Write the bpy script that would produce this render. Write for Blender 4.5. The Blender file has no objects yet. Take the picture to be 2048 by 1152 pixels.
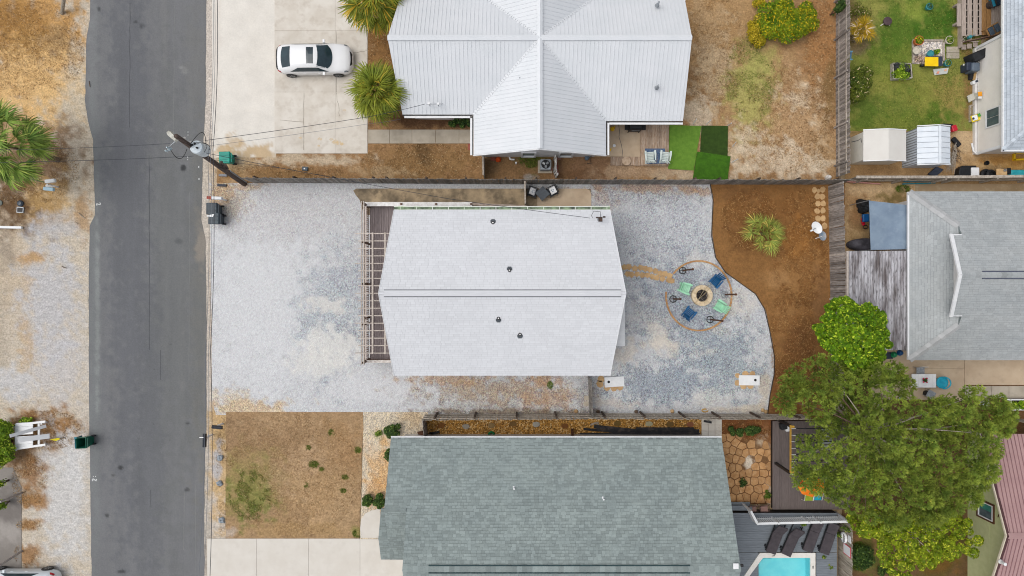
import bpy, bmesh, math, random
import numpy as np
from mathutils import Vector, Matrix, Euler

# ------------------------------------------------------------------ camera, sky, sun, exposure
F, H = 1365.333, 43.0            # focal length in photo pixels, flying height in metres
scn = bpy.context.scene
COL = scn.collection
cam_d = bpy.data.cameras.new("camera"); cam_d.sensor_width = 36.0; cam_d.lens = 24.0
cam_d.clip_start = 0.1; cam_d.clip_end = 1000.0
cam = bpy.data.objects.new("camera", cam_d); COL.objects.link(cam)
cam.location = (0, 0, H); cam.rotation_euler = (0, 0, 0)
scn.camera = cam
SUN_EL, SUN_AZ = math.radians(66), math.radians(272)      # azimuth clockwise from north (+Y)
world = bpy.data.worlds.new("World"); scn.world = world; world.use_nodes = True
wn = world.node_tree; wn.nodes.clear()
w_out = wn.nodes.new("ShaderNodeOutputWorld"); w_bg = wn.nodes.new("ShaderNodeBackground")
w_sky = wn.nodes.new("ShaderNodeTexSky"); w_sky.sky_type = 'NISHITA'; w_sky.sun_disc = False
w_sky.sun_elevation = SUN_EL; w_sky.sun_rotation = SUN_AZ; w_sky.air_density = 1.0; w_sky.dust_density = 4.0; w_sky.ozone_density = 1.0
w_hs = wn.nodes.new("ShaderNodeHueSaturation"); w_hs.inputs['Saturation'].default_value = 0.30
w_bg.inputs['Strength'].default_value = 0.15
wn.links.new(w_sky.outputs[0], w_hs.inputs['Color']); wn.links.new(w_hs.outputs[0], w_bg.inputs[0]); wn.links.new(w_bg.outputs[0], w_out.inputs[0])
sun_d = bpy.data.lights.new("sun", 'SUN'); sun_d.energy = 0.95; sun_d.angle = math.radians(50); sun_d.color = (1.0, 0.965, 0.91)
sun = bpy.data.objects.new("sun", sun_d); COL.objects.link(sun)
sdir = Vector((math.sin(SUN_AZ) * math.cos(SUN_EL), math.cos(SUN_AZ) * math.cos(SUN_EL), math.sin(SUN_EL)))
sun.rotation_euler = sdir.to_track_quat('Z', 'Y').to_euler(); sun.location = sdir * 60
scn.view_settings.view_transform = 'Standard'; scn.view_settings.look = 'None'
scn.view_settings.exposure = 0.0; scn.view_settings.gamma = 1.0; scn.view_settings.use_curve_mapping = False
scn.cycles.max_bounces = 6; scn.cycles.diffuse_bounces = 3; scn.cycles.glossy_bounces = 3; scn.cycles.transmission_bounces = 4
scn.cycles.use_denoising = True; scn.cycles.filter_width = 1.05

# ------------------------------------------------------------------ helpers
R = random.Random(11)
NR = np.random.default_rng(5)
def P(px, py, z=0.0):
    k = (H - z) / F
    return Vector(((px - 1024) * k, (576 - py) * k, z))
def lin(v):
    v /= 255.0
    return v / 12.92 if v <= 0.04045 else ((v + 0.055) / 1.055) ** 2.4
ALB = 0.90
def c(r, g, b, k=1.0):
    return (lin(r) * ALB * k, lin(g) * ALB * k, lin(b) * ALB * k, 1.0)

class NT:
    """tiny node-tree helper"""
    def __init__(s, name):
        s.m = bpy.data.materials.new(name); s.m.use_nodes = True; s.t = s.m.node_tree; s.t.nodes.clear()
        s.out = s.n("ShaderNodeOutputMaterial"); s.b = s.n("ShaderNodeBsdfPrincipled"); s.l(s.b.outputs[0], s.out.inputs[0])
    def n(s, t, **kw):
        x = s.t.nodes.new(t)
        for k, v in kw.items(): setattr(x, k, v)
        return x
    def l(s, a, b): s.t.links.new(a, b)
    def val(s, sock, v):
        if hasattr(v, 'is_linked') or isinstance(v, bpy.types.NodeSocket): s.l(v, sock)
        else: sock.default_value = v
    def math(s, op, a, b=0.0, cc=None):
        x = s.n("ShaderNodeMath", operation=op); s.val(x.inputs[0], a); s.val(x.inputs[1], b)
        if cc is not None: s.val(x.inputs[2], cc)
        return x.outputs[0]
    def mix(s, f, a, b, mode='MIX'):
        x = s.n("ShaderNodeMix", data_type='RGBA', blend_type=mode); s.val(x.inputs[0], f); s.val(x.inputs[6], a); s.val(x.inputs[7], b)
        return x.outputs[2]
    def pos(s, stretch=(1, 1, 1)):
        g = s.n("ShaderNodeNewGeometry")
        if tuple(stretch) == (1, 1, 1): return g.outputs['Position']
        v = s.n("ShaderNodeVectorMath", operation='MULTIPLY'); s.l(g.outputs['Position'], v.inputs[0]); v.inputs[1].default_value = stretch
        return v.outputs[0]
    def noise(s, vec, scale, detail=4.0, rough=0.6):
        x = s.n("ShaderNodeTexNoise"); x.inputs['Scale'].default_value = scale; x.inputs['Detail'].default_value = detail; x.inputs['Roughness'].default_value = rough
        s.l(vec, x.inputs['Vector']); return x.outputs['Fac']
    def ramp(s, fac, lo, hi, a=0.0, b=1.0):
        x = s.n("ShaderNodeMapRange"); s.l(fac, x.inputs[0]); x.inputs[1].default_value = lo; x.inputs[2].default_value = hi
        x.inputs[3].default_value = a; x.inputs[4].default_value = b; return x.outputs[0]
    def bump(s, h, strength, dist):
        x = s.n("ShaderNodeBump"); x.inputs['Strength'].default_value = strength; x.inputs['Distance'].default_value = dist
        s.l(h, x.inputs['Height']); s.l(x.outputs[0], s.b.inputs['Normal'])
    def fin(s, color, rough=0.7, spec=0.4, metal=0.0):
        s.val(s.b.inputs['Base Color'], color); s.val(s.b.inputs['Roughness'], rough)
        s.b.inputs['Specular IOR Level'].default_value = spec; s.b.inputs['Metallic'].default_value = metal
        return s.m

def pm(name, c1, c2=None, scale=4.0, rough=0.7, rnd=0.0, tone=0.0, bump=0.0, stretch=(1, 1, 1), lo=0.38, hi=0.62, spec=0.35, metal=0.0, c3=None, s3=12.0, w3=0.4, detail=5.0):
    """procedural paint / wood / cloth: two tones by noise, a third by finer noise, value jitter per object (rnd) or per face (tone)"""
    t = NT(name); p = t.pos(stretch)
    n = t.noise(p, scale, detail)
    col = t.mix(t.ramp(n, lo, hi), c1, c2 if c2 else tuple(v * 0.86 for v in c1[:3]) + (1,))
    if c3:
        n3 = t.noise(p, s3, 3); col = t.mix(t.ramp(n3, 0.52, 0.68, 0, w3), col, c3)
    fac = None
    if rnd:
        o = t.n("ShaderNodeObjectInfo"); fac = t.ramp(o.outputs['Random'], 0, 1, 1 - rnd, 1 + rnd)
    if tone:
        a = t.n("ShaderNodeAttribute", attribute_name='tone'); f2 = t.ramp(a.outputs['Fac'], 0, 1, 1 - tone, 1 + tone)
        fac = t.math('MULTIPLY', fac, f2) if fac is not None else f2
    if fac is not None:
        h = t.n("ShaderNodeHueSaturation"); t.l(col, h.inputs['Color']); t.l(fac, h.inputs['Value']); col = h.outputs[0]
    if bump: t.bump(n, 0.6, bump)
    return t.fin(col, rough, spec, metal)

def ground_mat(name, kind):
    """colour comes from the painted 'Col' attribute (sand, litter, worn patches); grain from noise"""
    t = NT(name); p = t.pos()
    a = t.n("ShaderNodeAttribute", attribute_name='Col'); col = a.outputs['Color']
    def scale(col, f):
        v = t.n("ShaderNodeVectorMath", operation='SCALE'); t.l(col, v.inputs[0]); t.l(f, v.inputs['Scale']); return v.outputs[0]
    if kind == 'gravel':
        vo = t.n("ShaderNodeTexVoronoi"); vo.inputs['Scale'].default_value = 19.0; t.l(p, vo.inputs['Vector'])
        bw = t.n("ShaderNodeRGBToBW"); t.l(vo.outputs['Color'], bw.inputs[0])
        n = t.noise(p, 1.6, 5, 0.65); bc = t.n("ShaderNodeRGBToBW"); t.l(a.outputs['Color'], bc.inputs[0])
        amp = t.math('MULTIPLY', t.ramp(n, 0.36, 0.62, 0.6, 1.15), t.ramp(bc.outputs[0], 0.43, 0.58, 1.15, 0.28))
        f = t.math('MULTIPLY_ADD', t.math('SUBTRACT', bw.outputs[0], 0.5), amp, 0.99)
        col = scale(col, f)
        col = t.mix(t.math('MULTIPLY', amp, 0.30), col, t.mix(1.0, col, t.mix(0.5, vo.outputs['Color'], (0.8, 0.8, 0.8, 1)), 'MULTIPLY'))
        n2 = t.noise(p, 6.0, 4, 0.7); col = scale(col, t.ramp(n2, 0.3, 0.7, 0.92, 1.08))
        t.bump(vo.outputs['Distance'], 0.5, 0.03); return t.fin(col, 0.85, 0.3)
    if kind in ('pebble', 'shell'):
        vo = t.n("ShaderNodeTexVoronoi"); vo.inputs['Scale'].default_value = 15.0 if kind == 'pebble' else 17.0; t.l(p, vo.inputs['Vector'])
        bw = t.n("ShaderNodeRGBToBW"); t.l(vo.outputs['Color'], bw.inputs[0])
        col = scale(col, t.ramp(bw.outputs[0], 0.15, 0.85, 0.45, 1.75) if kind == 'pebble' else t.ramp(bw.outputs[0], 0.15, 0.85, 0.62, 1.3))
        col = t.mix(t.ramp(bw.outputs[0], 0.68, 0.85, 0, 0.6), col, c(235, 215, 170))
        t.bump(vo.outputs['Distance'], 0.9, 0.05); return t.fin(col, 0.7, 0.4)
    if kind == 'asphalt':
        n1 = t.noise(p, 14.0, 6, 0.8); n2 = t.noise(t.pos((1.0, 0.12, 1)), 1.6, 5, 0.6)
        col = scale(col, t.ramp(n1, 0.3, 0.7, 0.84, 1.16)); col = scale(col, t.ramp(n2, 0.3, 0.7, 0.93, 1.07))
        sp = t.noise(p, 3.0, 3, 0.5); col = t.mix(t.ramp(sp, 0.72, 0.78, 0, 0.4), col, c(70, 72, 74))
        t.bump(n1, 0.3, 0.01); return t.fin(col, 0.85, 0.3)
    if kind == 'grass':
        n1 = t.noise(p, 9.0, 8, 0.85); n2 = t.noise(t.pos((1, 1.6, 1)), 2.3, 6, 0.75)
        col = scale(col, t.ramp(n1, 0.33, 0.67, 0.55, 1.42)); col = scale(col, t.ramp(n2, 0.33, 0.67, 0.82, 1.18))
        n3 = t.noise(p, 4.5, 5, 0.8); col = t.mix(t.ramp(n3, 0.60, 0.72, 0, 0.35), col, c(215, 195, 165))
        t.bump(n1, 0.8, 0.06); return t.fin(col, 0.95, 0.1)
    if kind == 'lawn':
        n1 = t.noise(p, 10.0, 8, 0.85); n2 = t.noise(p, 1.9, 5, 0.7)
        col = scale(col, t.ramp(n1, 0.33, 0.67, 0.6, 1.35)); col = scale(col, t.ramp(n2, 0.33, 0.67, 0.85, 1.15))
        t.bump(n1, 0.8, 0.05); return t.fin(col, 0.95, 0.1)
    if kind == 'soil':
        n1 = t.noise(p, 12.0, 7, 0.8); n2 = t.noise(p, 2.2, 6, 0.7)
        col = scale(col, t.ramp(n1, 0.33, 0.67, 0.68, 1.30)); col = scale(col, t.ramp(n2, 0.33, 0.67, 0.85, 1.15))
        t.bump(n1, 0.7, 0.04); return t.fin(col, 0.95, 0.1)
    # concrete
    n1 = t.noise(p, 10.0, 6, 0.7); n2 = t.noise(p, 0.9, 6, 0.65)
    col = scale(col, t.ramp(n1, 0.3, 0.7, 0.94, 1.06)); col = scale(col, t.ramp(n2, 0.3, 0.7, 0.92, 1.07))
    return t.fin(col, 0.85, 0.3)

class MB:
    """collects shapes, builds ONE mesh object"""
    def __init__(s): s.v = []; s.f = []; s.m = []; s.t = []
    def add(s, vs, fs, mi=0, tone=0.5):
        o = len(s.v); s.v += [tuple(v) for v in vs]
        for f in fs: s.f.append([i + o for i in f]); s.m.append(mi); s.t.append(tone)
        return s
    def box(s, cc, size, rz=0.0, mi=0, rot=None, tone=0.5):
        x, y, z = size[0] / 2, size[1] / 2, size[2] / 2
        M = (rot if rot is not None else Matrix.Rotation(rz, 3, 'Z')); cc = Vector(cc)
        vs = [cc + M @ Vector(q) for q in ((-x, -y, -z), (x, -y, -z), (x, y, -z), (-x, y, -z), (-x, -y, z), (x, -y, z), (x, y, z), (-x, y, z))]
        return s.add(vs, [(3, 2, 1, 0), (4, 5, 6, 7), (0, 1, 5, 4), (1, 2, 6, 5), (2, 3, 7, 6), (3, 0, 4, 7)], mi, tone)
    def bar(s, a, b, w, h=None, mi=0, up=(0, 0, 1), tone=0.5):
        a, b = Vector(a), Vector(b); d = b - a; L = d.length
        if L < 1e-6: return s
        x = d / L; y = Vector(up).cross(x)
        if y.length < 1e-4: y = Vector((0, 1, 0)).cross(x)
        y.normalize(); z = x.cross(y)
        return s.box((a + b) / 2, (L, w, h if h else w), mi=mi, rot=Matrix((x, y, z)).transposed(), tone=tone)
    def tube(s, pts, r, n=6, mi=0, cap=True, tone=0.5):
        pts = [Vector(p) for p in pts]; rs = r if isinstance(r, (list, tuple)) else [r] * len(pts); vs = []
        for i, p in enumerate(pts):
            d = (pts[min(i + 1, len(pts) - 1)] - pts[max(i - 1, 0)]).normalized()
            u = d.cross(Vector((0, 0, 1)));
            if u.length < 1e-3: u = Vector((1, 0, 0))
            u.normalize(); w = u.cross(d)
            for k in range(n):
                a = 2 * math.pi * k / n; vs.append(p + (u * math.cos(a) + w * math.sin(a)) * rs[i])
        fs = [(i * n + k, i * n + (k + 1) % n, (i + 1) * n + (k + 1) % n, (i + 1) * n + k) for i in range(len(pts) - 1) for k in range(n)]
        if cap: fs += [tuple(range(n))[::-1], tuple(range((len(pts) - 1) * n, len(pts) * n))]
        return s.add(vs, fs, mi, tone)
    def lathe(s, cc, prof, n=20, mi=0, M=None):
        cc = Vector(cc); vs = []
        for r, z in prof:
            for k in range(n):
                a = 2 * math.pi * k / n; q = Vector((r * math.cos(a), r * math.sin(a), z)); vs.append(cc + (M @ q if M is not None else q))
        fs = [(i * n + k, i * n + (k + 1) % n, (i + 1) * n + (k + 1) % n, (i + 1) * n + k) for i in range(len(prof) - 1) for k in range(n)]
        if prof[0][0] > 1e-4: fs.append(tuple(range(n))[::-1])
        if prof[-1][0] > 1e-4: fs.append(tuple(range((len(prof) - 1) * n, len(prof) * n)))
        return s.add(vs, fs, mi)
    def prism(s, poly, z0, z1, mi=0, tone=0.5):
        n = len(poly); area = sum(poly[i][0] * poly[(i + 1) % n][1] - poly[(i + 1) % n][0] * poly[i][1] for i in range(n))
        if area < 0: poly = poly[::-1]
        vs = [(p[0], p[1], z0) for p in poly] + [(p[0], p[1], z1) for p in poly]
        fs = [tuple(range(n))[::-1], tuple(range(n, 2 * n))] + [(i, (i + 1) % n, (i + 1) % n + n, i + n) for i in range(n)]
        return s.add(vs, fs, mi, tone)
    def slab(s, quad, th, mi=0, tone=0.5):
        """a plate: 3D polygon pushed down by th"""
        n = len(quad); q = [Vector(p) for p in quad]; nn = (q[1] - q[0]).cross(q[2] - q[0])
        if nn.z < 0: q = q[::-1]
        vs = q + [p - Vector((0, 0, th)) for p in q]
        fs = [tuple(range(n)), tuple(range(n, 2 * n))[::-1]] + [((i + 1) % n, i, i + n, (i + 1) % n + n) for i in range(n)]
        return s.add(vs, fs, mi, tone)
    def mesh(s, name, mats, off=(0, 0, 0), smooth=False, tone=True):
        me = bpy.data.meshes.new(name); off = Vector(off)
        me.from_pydata([tuple(Vector(v) - off) for v in s.v], [], s.f)
        for m in (mats if isinstance(mats, (list, tuple)) else [mats]): me.materials.append(m)
        me.polygons.foreach_set('material_index', s.m)
        if smooth: me.polygons.foreach_set('use_smooth', [True] * len(s.f))
        if tone:
            a = me.attributes.new('tone', 'FLOAT', 'FACE'); a.data.foreach_set('value', s.t)
        me.update(); return me
    def build(s, name, mats, parent=None, w=True, smooth=False, bevel=0.0, tone=True):
        off = Vector((0, 0, 0))
        if w:
            if parent is not None:
                q = parent
                while q is not None: off += q.location; q = q.parent
            else:
                xs = [v[0] for v in s.v]; ys = [v[1] for v in s.v]; zs = [v[2] for v in s.v]
                off = Vector(((min(xs) + max(xs)) / 2, (min(ys) + max(ys)) / 2, min(zs)))
        o = bpy.data.objects.new(name, s.mesh(name, mats, off, smooth, tone)); COL.objects.link(o)
        if parent is not None: o.parent = parent
        elif w: o.location = off
        if bevel:
            b = o.modifiers.new('bevel', 'BEVEL'); b.width = bevel; b.segments = 2; b.limit_method = 'ANGLE'
        return o

def tag(o, label=None, cat=None, group=None, kind=None):
    if label: o['label'] = label
    if cat: o['category'] = cat
    if group: o['group'] = group
    if kind: o['kind'] = kind
    return o
def thing(name, label, cat, loc=(0, 0, 0), rz=0.0, group=None):
    o = bpy.data.objects.new(name, None); COL.objects.link(o); o.location = loc; o.rotation_euler = (0, 0, rz); o.empty_display_size = 0.2
    return tag(o, label, cat, group)
def piece(name, me, parent, loc=(0, 0, 0), rot=(0, 0, 0), scale=(1, 1, 1)):
    o = bpy.data.objects.new(name, me); COL.objects.link(o); o.parent = parent; o.location = loc; o.rotation_euler = rot; o.scale = scale
    return o
KIDS = {}
def dup(root, loc, rz, label, group=None):
    r = root.copy(); COL.objects.link(r); r.location = loc; r.rotation_euler = (0, 0, rz); r['label'] = label
    if group: r['group'] = group
    for ch in list(root.children):
        k = ch.copy(); COL.objects.link(k); k.parent = r
        for g in list(ch.children):
            d = g.copy(); COL.objects.link(d); d.parent = k
    return r

# value noise in numpy (for painted ground tints)
_h = NR.random((256, 256))
def vnoise(x, y):
    xi = np.floor(x).astype(int); yi = np.floor(y).astype(int); fx = x - xi; fy = y - yi
    fx = fx * fx * (3 - 2 * fx); fy = fy * fy * (3 - 2 * fy)
    g = lambda a, b: _h[a % 256, b % 256]
    return (g(xi, yi) * (1 - fx) + g(xi + 1, yi) * fx) * (1 - fy) + (g(xi, yi + 1) * (1 - fx) + g(xi + 1, yi + 1) * fx) * fy
def fbm(x, y, o=4):
    s = 0; a = 0.5; t = 0
    for k in range(o): s = s + a * vnoise(x * 2 ** k + 17.3 * k, y * 2 ** k + 9.1 * k); t += a; a *= 0.55
    return s / t
def sm(a, b, x):
    t = np.clip((x - a) / (b - a), 0, 1); return t * t * (3 - 2 * t)

def sheet(name, left, right, z, base, blobs=(), mat=None, res=0.12, wig=0.0, parent=None, label=None, thick=0.0):
    """one ground sheet between two edge lines x(y) given in photo pixels; blobs tint it: (x, y, rx, ry, rgb, strength[, rag])"""
    ly = [p[1] for p in left]; ry = [p[1] for p in right]
    y0, y1 = max(ly[0], ry[0]), min(ly[-1], ry[-1]); k = (H - z) / F
    ny = max(2, int((y1 - y0) * k / res)); ys = np.linspace(y0, y1, ny + 1)
    xl = np.interp(ys, ly, [p[0] for p in left]); xr = np.interp(ys, ry, [p[0] for p in right])
    if wig:
        xl = xl + wig * 2 * (fbm(ys / 14.0, ys * 0 + 3.3) - 0.5); xr = xr + wig * 2 * (fbm(ys / 14.0, ys * 0 + 8.7) - 0.5)
    nx = max(2, int((xr - xl).max() * k / res)); u = np.linspace(0, 1, nx + 1)
    X = xl[:, None] + (xr - xl)[:, None] * u[None, :]; Y = np.repeat(ys[:, None], nx + 1, 1)
    C = np.ones(X.shape + (3,)) * np.array(base[:3])
    grain = fbm(X / 3.1, Y / 3.1, 3)
    for b in blobs:
        bx, by, rx, ry_, cc, st = b[:6]; rag = b[6] if len(b) > 6 else 0.9
        nz = fbm(X / 13.0 + bx, Y / 13.0 + by, 5)
        d = np.sqrt(((X - bx) / rx) ** 2 + ((Y - by) / ry_) ** 2) + rag * (nz - 0.5) * 2 + 0.5 * (grain - 0.5)
        w = sm(1.28, 0.42, d) * st
        C = C * (1 - w[..., None]) + np.array(cc[:3]) * w[..., None]
    zz = np.full(X.size, z)
    V = np.stack([((X - 1024) * k).ravel(), ((576 - Y) * k).ravel(), zz], 1)
    i = np.arange(ny * (nx + 1)).reshape(ny, nx + 1)[:, :-1].ravel()
    Fc = np.stack([i, i + nx + 1, i + nx + 2, i + 1], 1)
    me = bpy.data.meshes.new(name); me.vertices.add(len(V)); me.vertices.foreach_set('co', V.ravel())
    me.loops.add(Fc.size); me.loops.foreach_set('vertex_index', Fc.ravel()); me.polygons.add(len(Fc))
    me.polygons.foreach_set('loop_start', np.arange(0, Fc.size, 4)); me.polygons.foreach_set('loop_total', np.full(len(Fc), 4)); me.update()
    a = me.attributes.new('Col', 'FLOAT_COLOR', 'POINT'); a.data.foreach_set('color', np.concatenate([C.reshape(-1, 3), np.ones((X.size, 1))], 1).ravel())
    me.materials.append(mat); me.validate()
    o = bpy.data.objects.new(name, me); COL.objects.link(o); o['kind'] = 'structure'
    if label: o['label'] = label
    if parent: o.parent = parent
    return o
def np_mesh(name, V, Fc, mat, tone=None, smooth=False):
    """numpy verts + equal-length faces -> mesh"""
    n = Fc.shape[1]; me = bpy.data.meshes.new(name); me.vertices.add(len(V)); me.vertices.foreach_set('co', np.ascontiguousarray(V, dtype=np.float32).ravel())
    me.loops.add(Fc.size); me.loops.foreach_set('vertex_index', Fc.astype(np.int32).ravel()); me.polygons.add(len(Fc))
    me.polygons.foreach_set('loop_start', np.arange(0, Fc.size, n)); me.polygons.foreach_set('loop_total', np.full(len(Fc), n))
    for m in (mat if isinstance(mat, (list, tuple)) else [mat]): me.materials.append(m)
    if tone is not None:
        a = me.attributes.new('tone', 'FLOAT', 'FACE'); a.data.foreach_set('value', tone.astype(np.float32))
    me.update(calc_edges=True); return me
# ------------------------------------------------------------------ materials
G_GRAVEL = ground_mat('gravel', 'gravel'); G_PEB = ground_mat('pebbles', 'pebble'); G_SHL = ground_mat('shell mulch', 'shell'); G_ASP = ground_mat('asphalt', 'asphalt')
G_GRASS = ground_mat('dry grass and sand', 'grass'); G_LAWN = ground_mat('lawn', 'lawn'); G_SOIL = ground_mat('soil', 'soil'); G_CON = ground_mat('concrete', 'concrete')
m_white = pm('white paint', c(238, 239, 240), c(228, 230, 232), 3, 0.45, rnd=0.03)
m_whitew = pm('weathered white wood', c(232, 230, 226), c(205, 200, 194), 5, 0.6, rnd=0.05, stretch=(1, 1, 1))
m_metal = pm('galvanised metal', c(170, 175, 180), c(140, 145, 150), 8, 0.4, metal=0.4)
m_dark = pm('dark iron', c(48, 48, 50), c(34, 34, 36), 9, 0.55)
m_black = pm('black plastic', c(34, 36, 40), c(24, 25, 28), 6, 0.5)
m_cover = pm('black fabric cover', c(26, 27, 30), c(40, 42, 46), 3, 0.8, bump=0.03)
m_glass = pm('window glass', c(92, 108, 114), c(72, 88, 96), 2, 0.08, spec=0.6)
m_slat = pm('weathered grey fence wood', c(170, 162, 156), c(124, 117, 112), 3, 0.85, rnd=0.38, stretch=(6, 6, 0.7), c3=c(150, 146, 142), s3=9, w3=0.5)
m_slatd = pm('dark weathered fence wood', c(152, 147, 140), c(112, 107, 101), 3, 0.85, rnd=0.30, stretch=(6, 6, 0.7), c3=c(125, 122, 120), s3=9, w3=0.5)
m_slatb = pm('brown weathered fence wood', c(192, 182, 166), c(150, 140, 126), 3, 0.85, rnd=0.25, stretch=(6, 6, 0.7), c3=c(176, 170, 160), s3=9, w3=0.5)
m_rail = pm('fence rail wood', c(190, 180, 168), c(150, 140, 128), 4, 0.85, rnd=0.15, stretch=(2, 2, 2))
m_post = pm('dark fence post wood', c(92, 76, 64), c(66, 54, 46), 4, 0.85, rnd=0.15)
m_deck = pm('stained deck board', c(154, 142, 142), c(130, 119, 119), 3, 0.7, rnd=0.10, stretch=(8, 0.8, 1))
m_deckb = pm('dark brown composite board', c(114, 103, 100), c(101, 91, 88), 3, 0.6, rnd=0.06, stretch=(8, 0.8, 1))
m_deckg = pm('blue grey composite board', c(126, 133, 140), c(112, 119, 126), 3, 0.6, rnd=0.06, stretch=(0.8, 8, 1))
m_deckw = pm('bare deck board', c(182, 160, 140), c(150, 124, 100), 3, 0.8, rnd=0.20, stretch=(9, 0.8, 1), c3=c(205, 195, 185), s3=5, w3=0.6)
m_brail = pm('brown railing wood', c(118, 92, 76), c(92, 70, 58), 4, 0.75, rnd=0.12)
m_cap = pm('sun bleached rail cap', c(226, 220, 214), c(196, 186, 178), 4, 0.75, rnd=0.07, stretch=(2, 2, 1))
m_perg = pm('pale pergola timber', c(208, 198, 188), c(184, 173, 163), 4, 0.8, rnd=0.10, stretch=(2, 2, 1))
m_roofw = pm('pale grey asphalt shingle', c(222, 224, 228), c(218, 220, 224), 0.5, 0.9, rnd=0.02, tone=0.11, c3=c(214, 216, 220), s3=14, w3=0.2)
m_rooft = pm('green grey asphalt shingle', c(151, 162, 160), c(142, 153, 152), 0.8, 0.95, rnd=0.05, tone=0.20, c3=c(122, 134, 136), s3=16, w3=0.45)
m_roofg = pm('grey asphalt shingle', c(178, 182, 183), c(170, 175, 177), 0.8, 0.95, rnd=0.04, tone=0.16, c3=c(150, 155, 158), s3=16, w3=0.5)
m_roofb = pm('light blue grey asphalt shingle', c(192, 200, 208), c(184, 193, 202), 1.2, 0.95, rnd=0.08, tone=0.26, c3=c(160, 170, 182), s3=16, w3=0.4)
m_under = pm('roof underlay', c(134, 144, 145), c(126, 136, 137), 4, 0.9)
m_underw = pm('pale roof underlay', c(176, 178, 182), c(168, 170, 174), 4, 0.9)
m_roofm = pm('white ribbed roof metal', c(224, 227, 231), c(219, 223, 227), 0.8, 0.5, rnd=0.012, spec=0.4)
m_roofr = pm('dusty red roof metal', c(182, 148, 146), c(172, 138, 137), 0.8, 0.5, rnd=0.03)
m_roofrd = pm('dark red roof trim', c(92, 62, 62), c(80, 52, 54), 2, 0.5)
m_wallw = pm('pale stucco', c(230, 228, 226), c(220, 217, 214), 2, 0.85)
m_wallb = pm('beige vinyl siding', c(240, 236, 229), c(234, 230, 223), 2, 0.6)
m_wallgn = pm('green stucco', c(196, 201, 152), c(187, 193, 143), 3, 0.9)
m_brownf = pm('brown window trim', c(100, 66, 46), c(84, 54, 38), 5, 0.6)
m_tealg = pm('teal window glass', c(70, 140, 125), c(60, 120, 110), 3, 0.1)
m_hip = pm('hip cap shingle', c(185, 186, 187), c(175, 177, 178), 2, .95, tone=.1)

# ------------------------------------------------------------------ ground
def rect(x0, y0, x1, y1): return [(x0, y0), (x0, y1)], [(x1, y0), (x1, y1)]
gb = MB(); gb.add([(-250, -250, -0.02), (250, -250, -0.02), (250, 250, -0.02), (-250, 250, -0.02)], [(0, 1, 2, 3)])
g = gb.build('ground', pm('sandy ground', c(176, 152, 120), c(150, 128, 96), 0.4, 0.95, c3=c(200, 186, 160), s3=3)); g['kind'] = 'structure'

road_l = [(182, -70), (180, 40), (173, 72), (170, 200), (175, 238), (186, 280), (190, 430), (179, 452), (177, 600), (178, 800), (181, 1000), (184, 1222)]
road_r = [(413, -70), (411, 200), (408, 262), (405, 330), (403, 440), (411, 480), (413, 640), (413, 830), (409, 960), (408, 1222)]
SAND = c(212, 186, 148); PALE = c(206, 198, 186)
sheet('sandy_verge', [(-120, -70), (-120, 1222)], [(x + 6, y) for x, y in road_l], 0.0, c(202, 190, 172), [
    (50, 60, 130, 120, c(196, 150, 88), 0.9), (20, 30, 70, 50, c(150, 108, 52), 0.55), (70, 95, 90, 40, c(158, 122, 70), 0.6), (110, 90, 40, 30, c(170, 140, 100), 0.8),
    (60, 170, 120, 80, c(222, 184, 128), 0.95), (150, 200, 30, 90, c(205, 190, 165), 0.6), (10, 250, 60, 60, c(200, 160, 104), 0.7),
    (60, 330, 120, 80, c(128, 100, 74), 0.9), (75, 270, 45, 26, c(205, 165, 110), 0.6), (140, 285, 30, 45, c(132, 104, 78), 0.8),
    (30, 420, 110, 60, c(104, 78, 52), 0.95), (105, 400, 50, 60, c(204, 168, 112), 0.6), (150, 330, 16, 100, c(206, 196, 180), 0.7), (170, 420, 25, 100, c(205, 192, 172), 0.5),
    (110, 455, 60, 30, c(186, 186, 190), 0.6), (165, 430, 18, 50, c(176, 140, 98), 0.7), (20, 540, 45, 110, c(196, 178, 154), 0.7), (8, 500, 25, 40, c(150, 138, 124), 0.6), (2, 680, 20, 110, c(176, 164, 148), 0.5),
    (100, 600, 70, 130, c(192, 193, 198), 0.75), (60, 515, 28, 14, c(190, 150, 96), 0.8), (55, 690, 15, 55, c(192, 160, 116), 0.55, 1.3), (55, 570, 12, 26, c(196, 164, 120), 0.35, 1.3),
    (120, 740, 60, 80, c(196, 195, 198), 0.6), (30, 770, 50, 40, c(200, 200, 202), 0.8),
    (95, 862, 85, 44, c(158, 118, 74), 0.95), (40, 905, 52, 32, c(132, 98, 64), 0.8), (130, 1000, 60, 150, c(206, 205, 204), 0.85), (60, 950, 36, 36, c(150, 110, 70), 0.85), (60, 1000, 32, 20, c(160, 114, 58), 0.85),
    (58, 1050, 28, 13, c(168, 124, 72), 0.85), (55, 1110, 27, 22, c(166, 124, 80), 0.85), (172, 900, 14, 320, c(200, 194, 186), 0.5), (150, 930, 20, 60, c(212, 211, 210), 0.6)],
    G_GRASS, wig=1.5)
sheet('driveway_apron', [(-120, 935), (-120, 1222)], [(26, 935), (43, 975), (43, 1222)], 0.02, c(142, 136, 130), [(10, 1010, 40, 40, c(108, 102, 98), 0.7), (20, 1060, 30, 20, c(168, 162, 156), 0.6), (5, 1110, 40, 30, c(122, 116, 110), 0.6)], G_CON)
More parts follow.
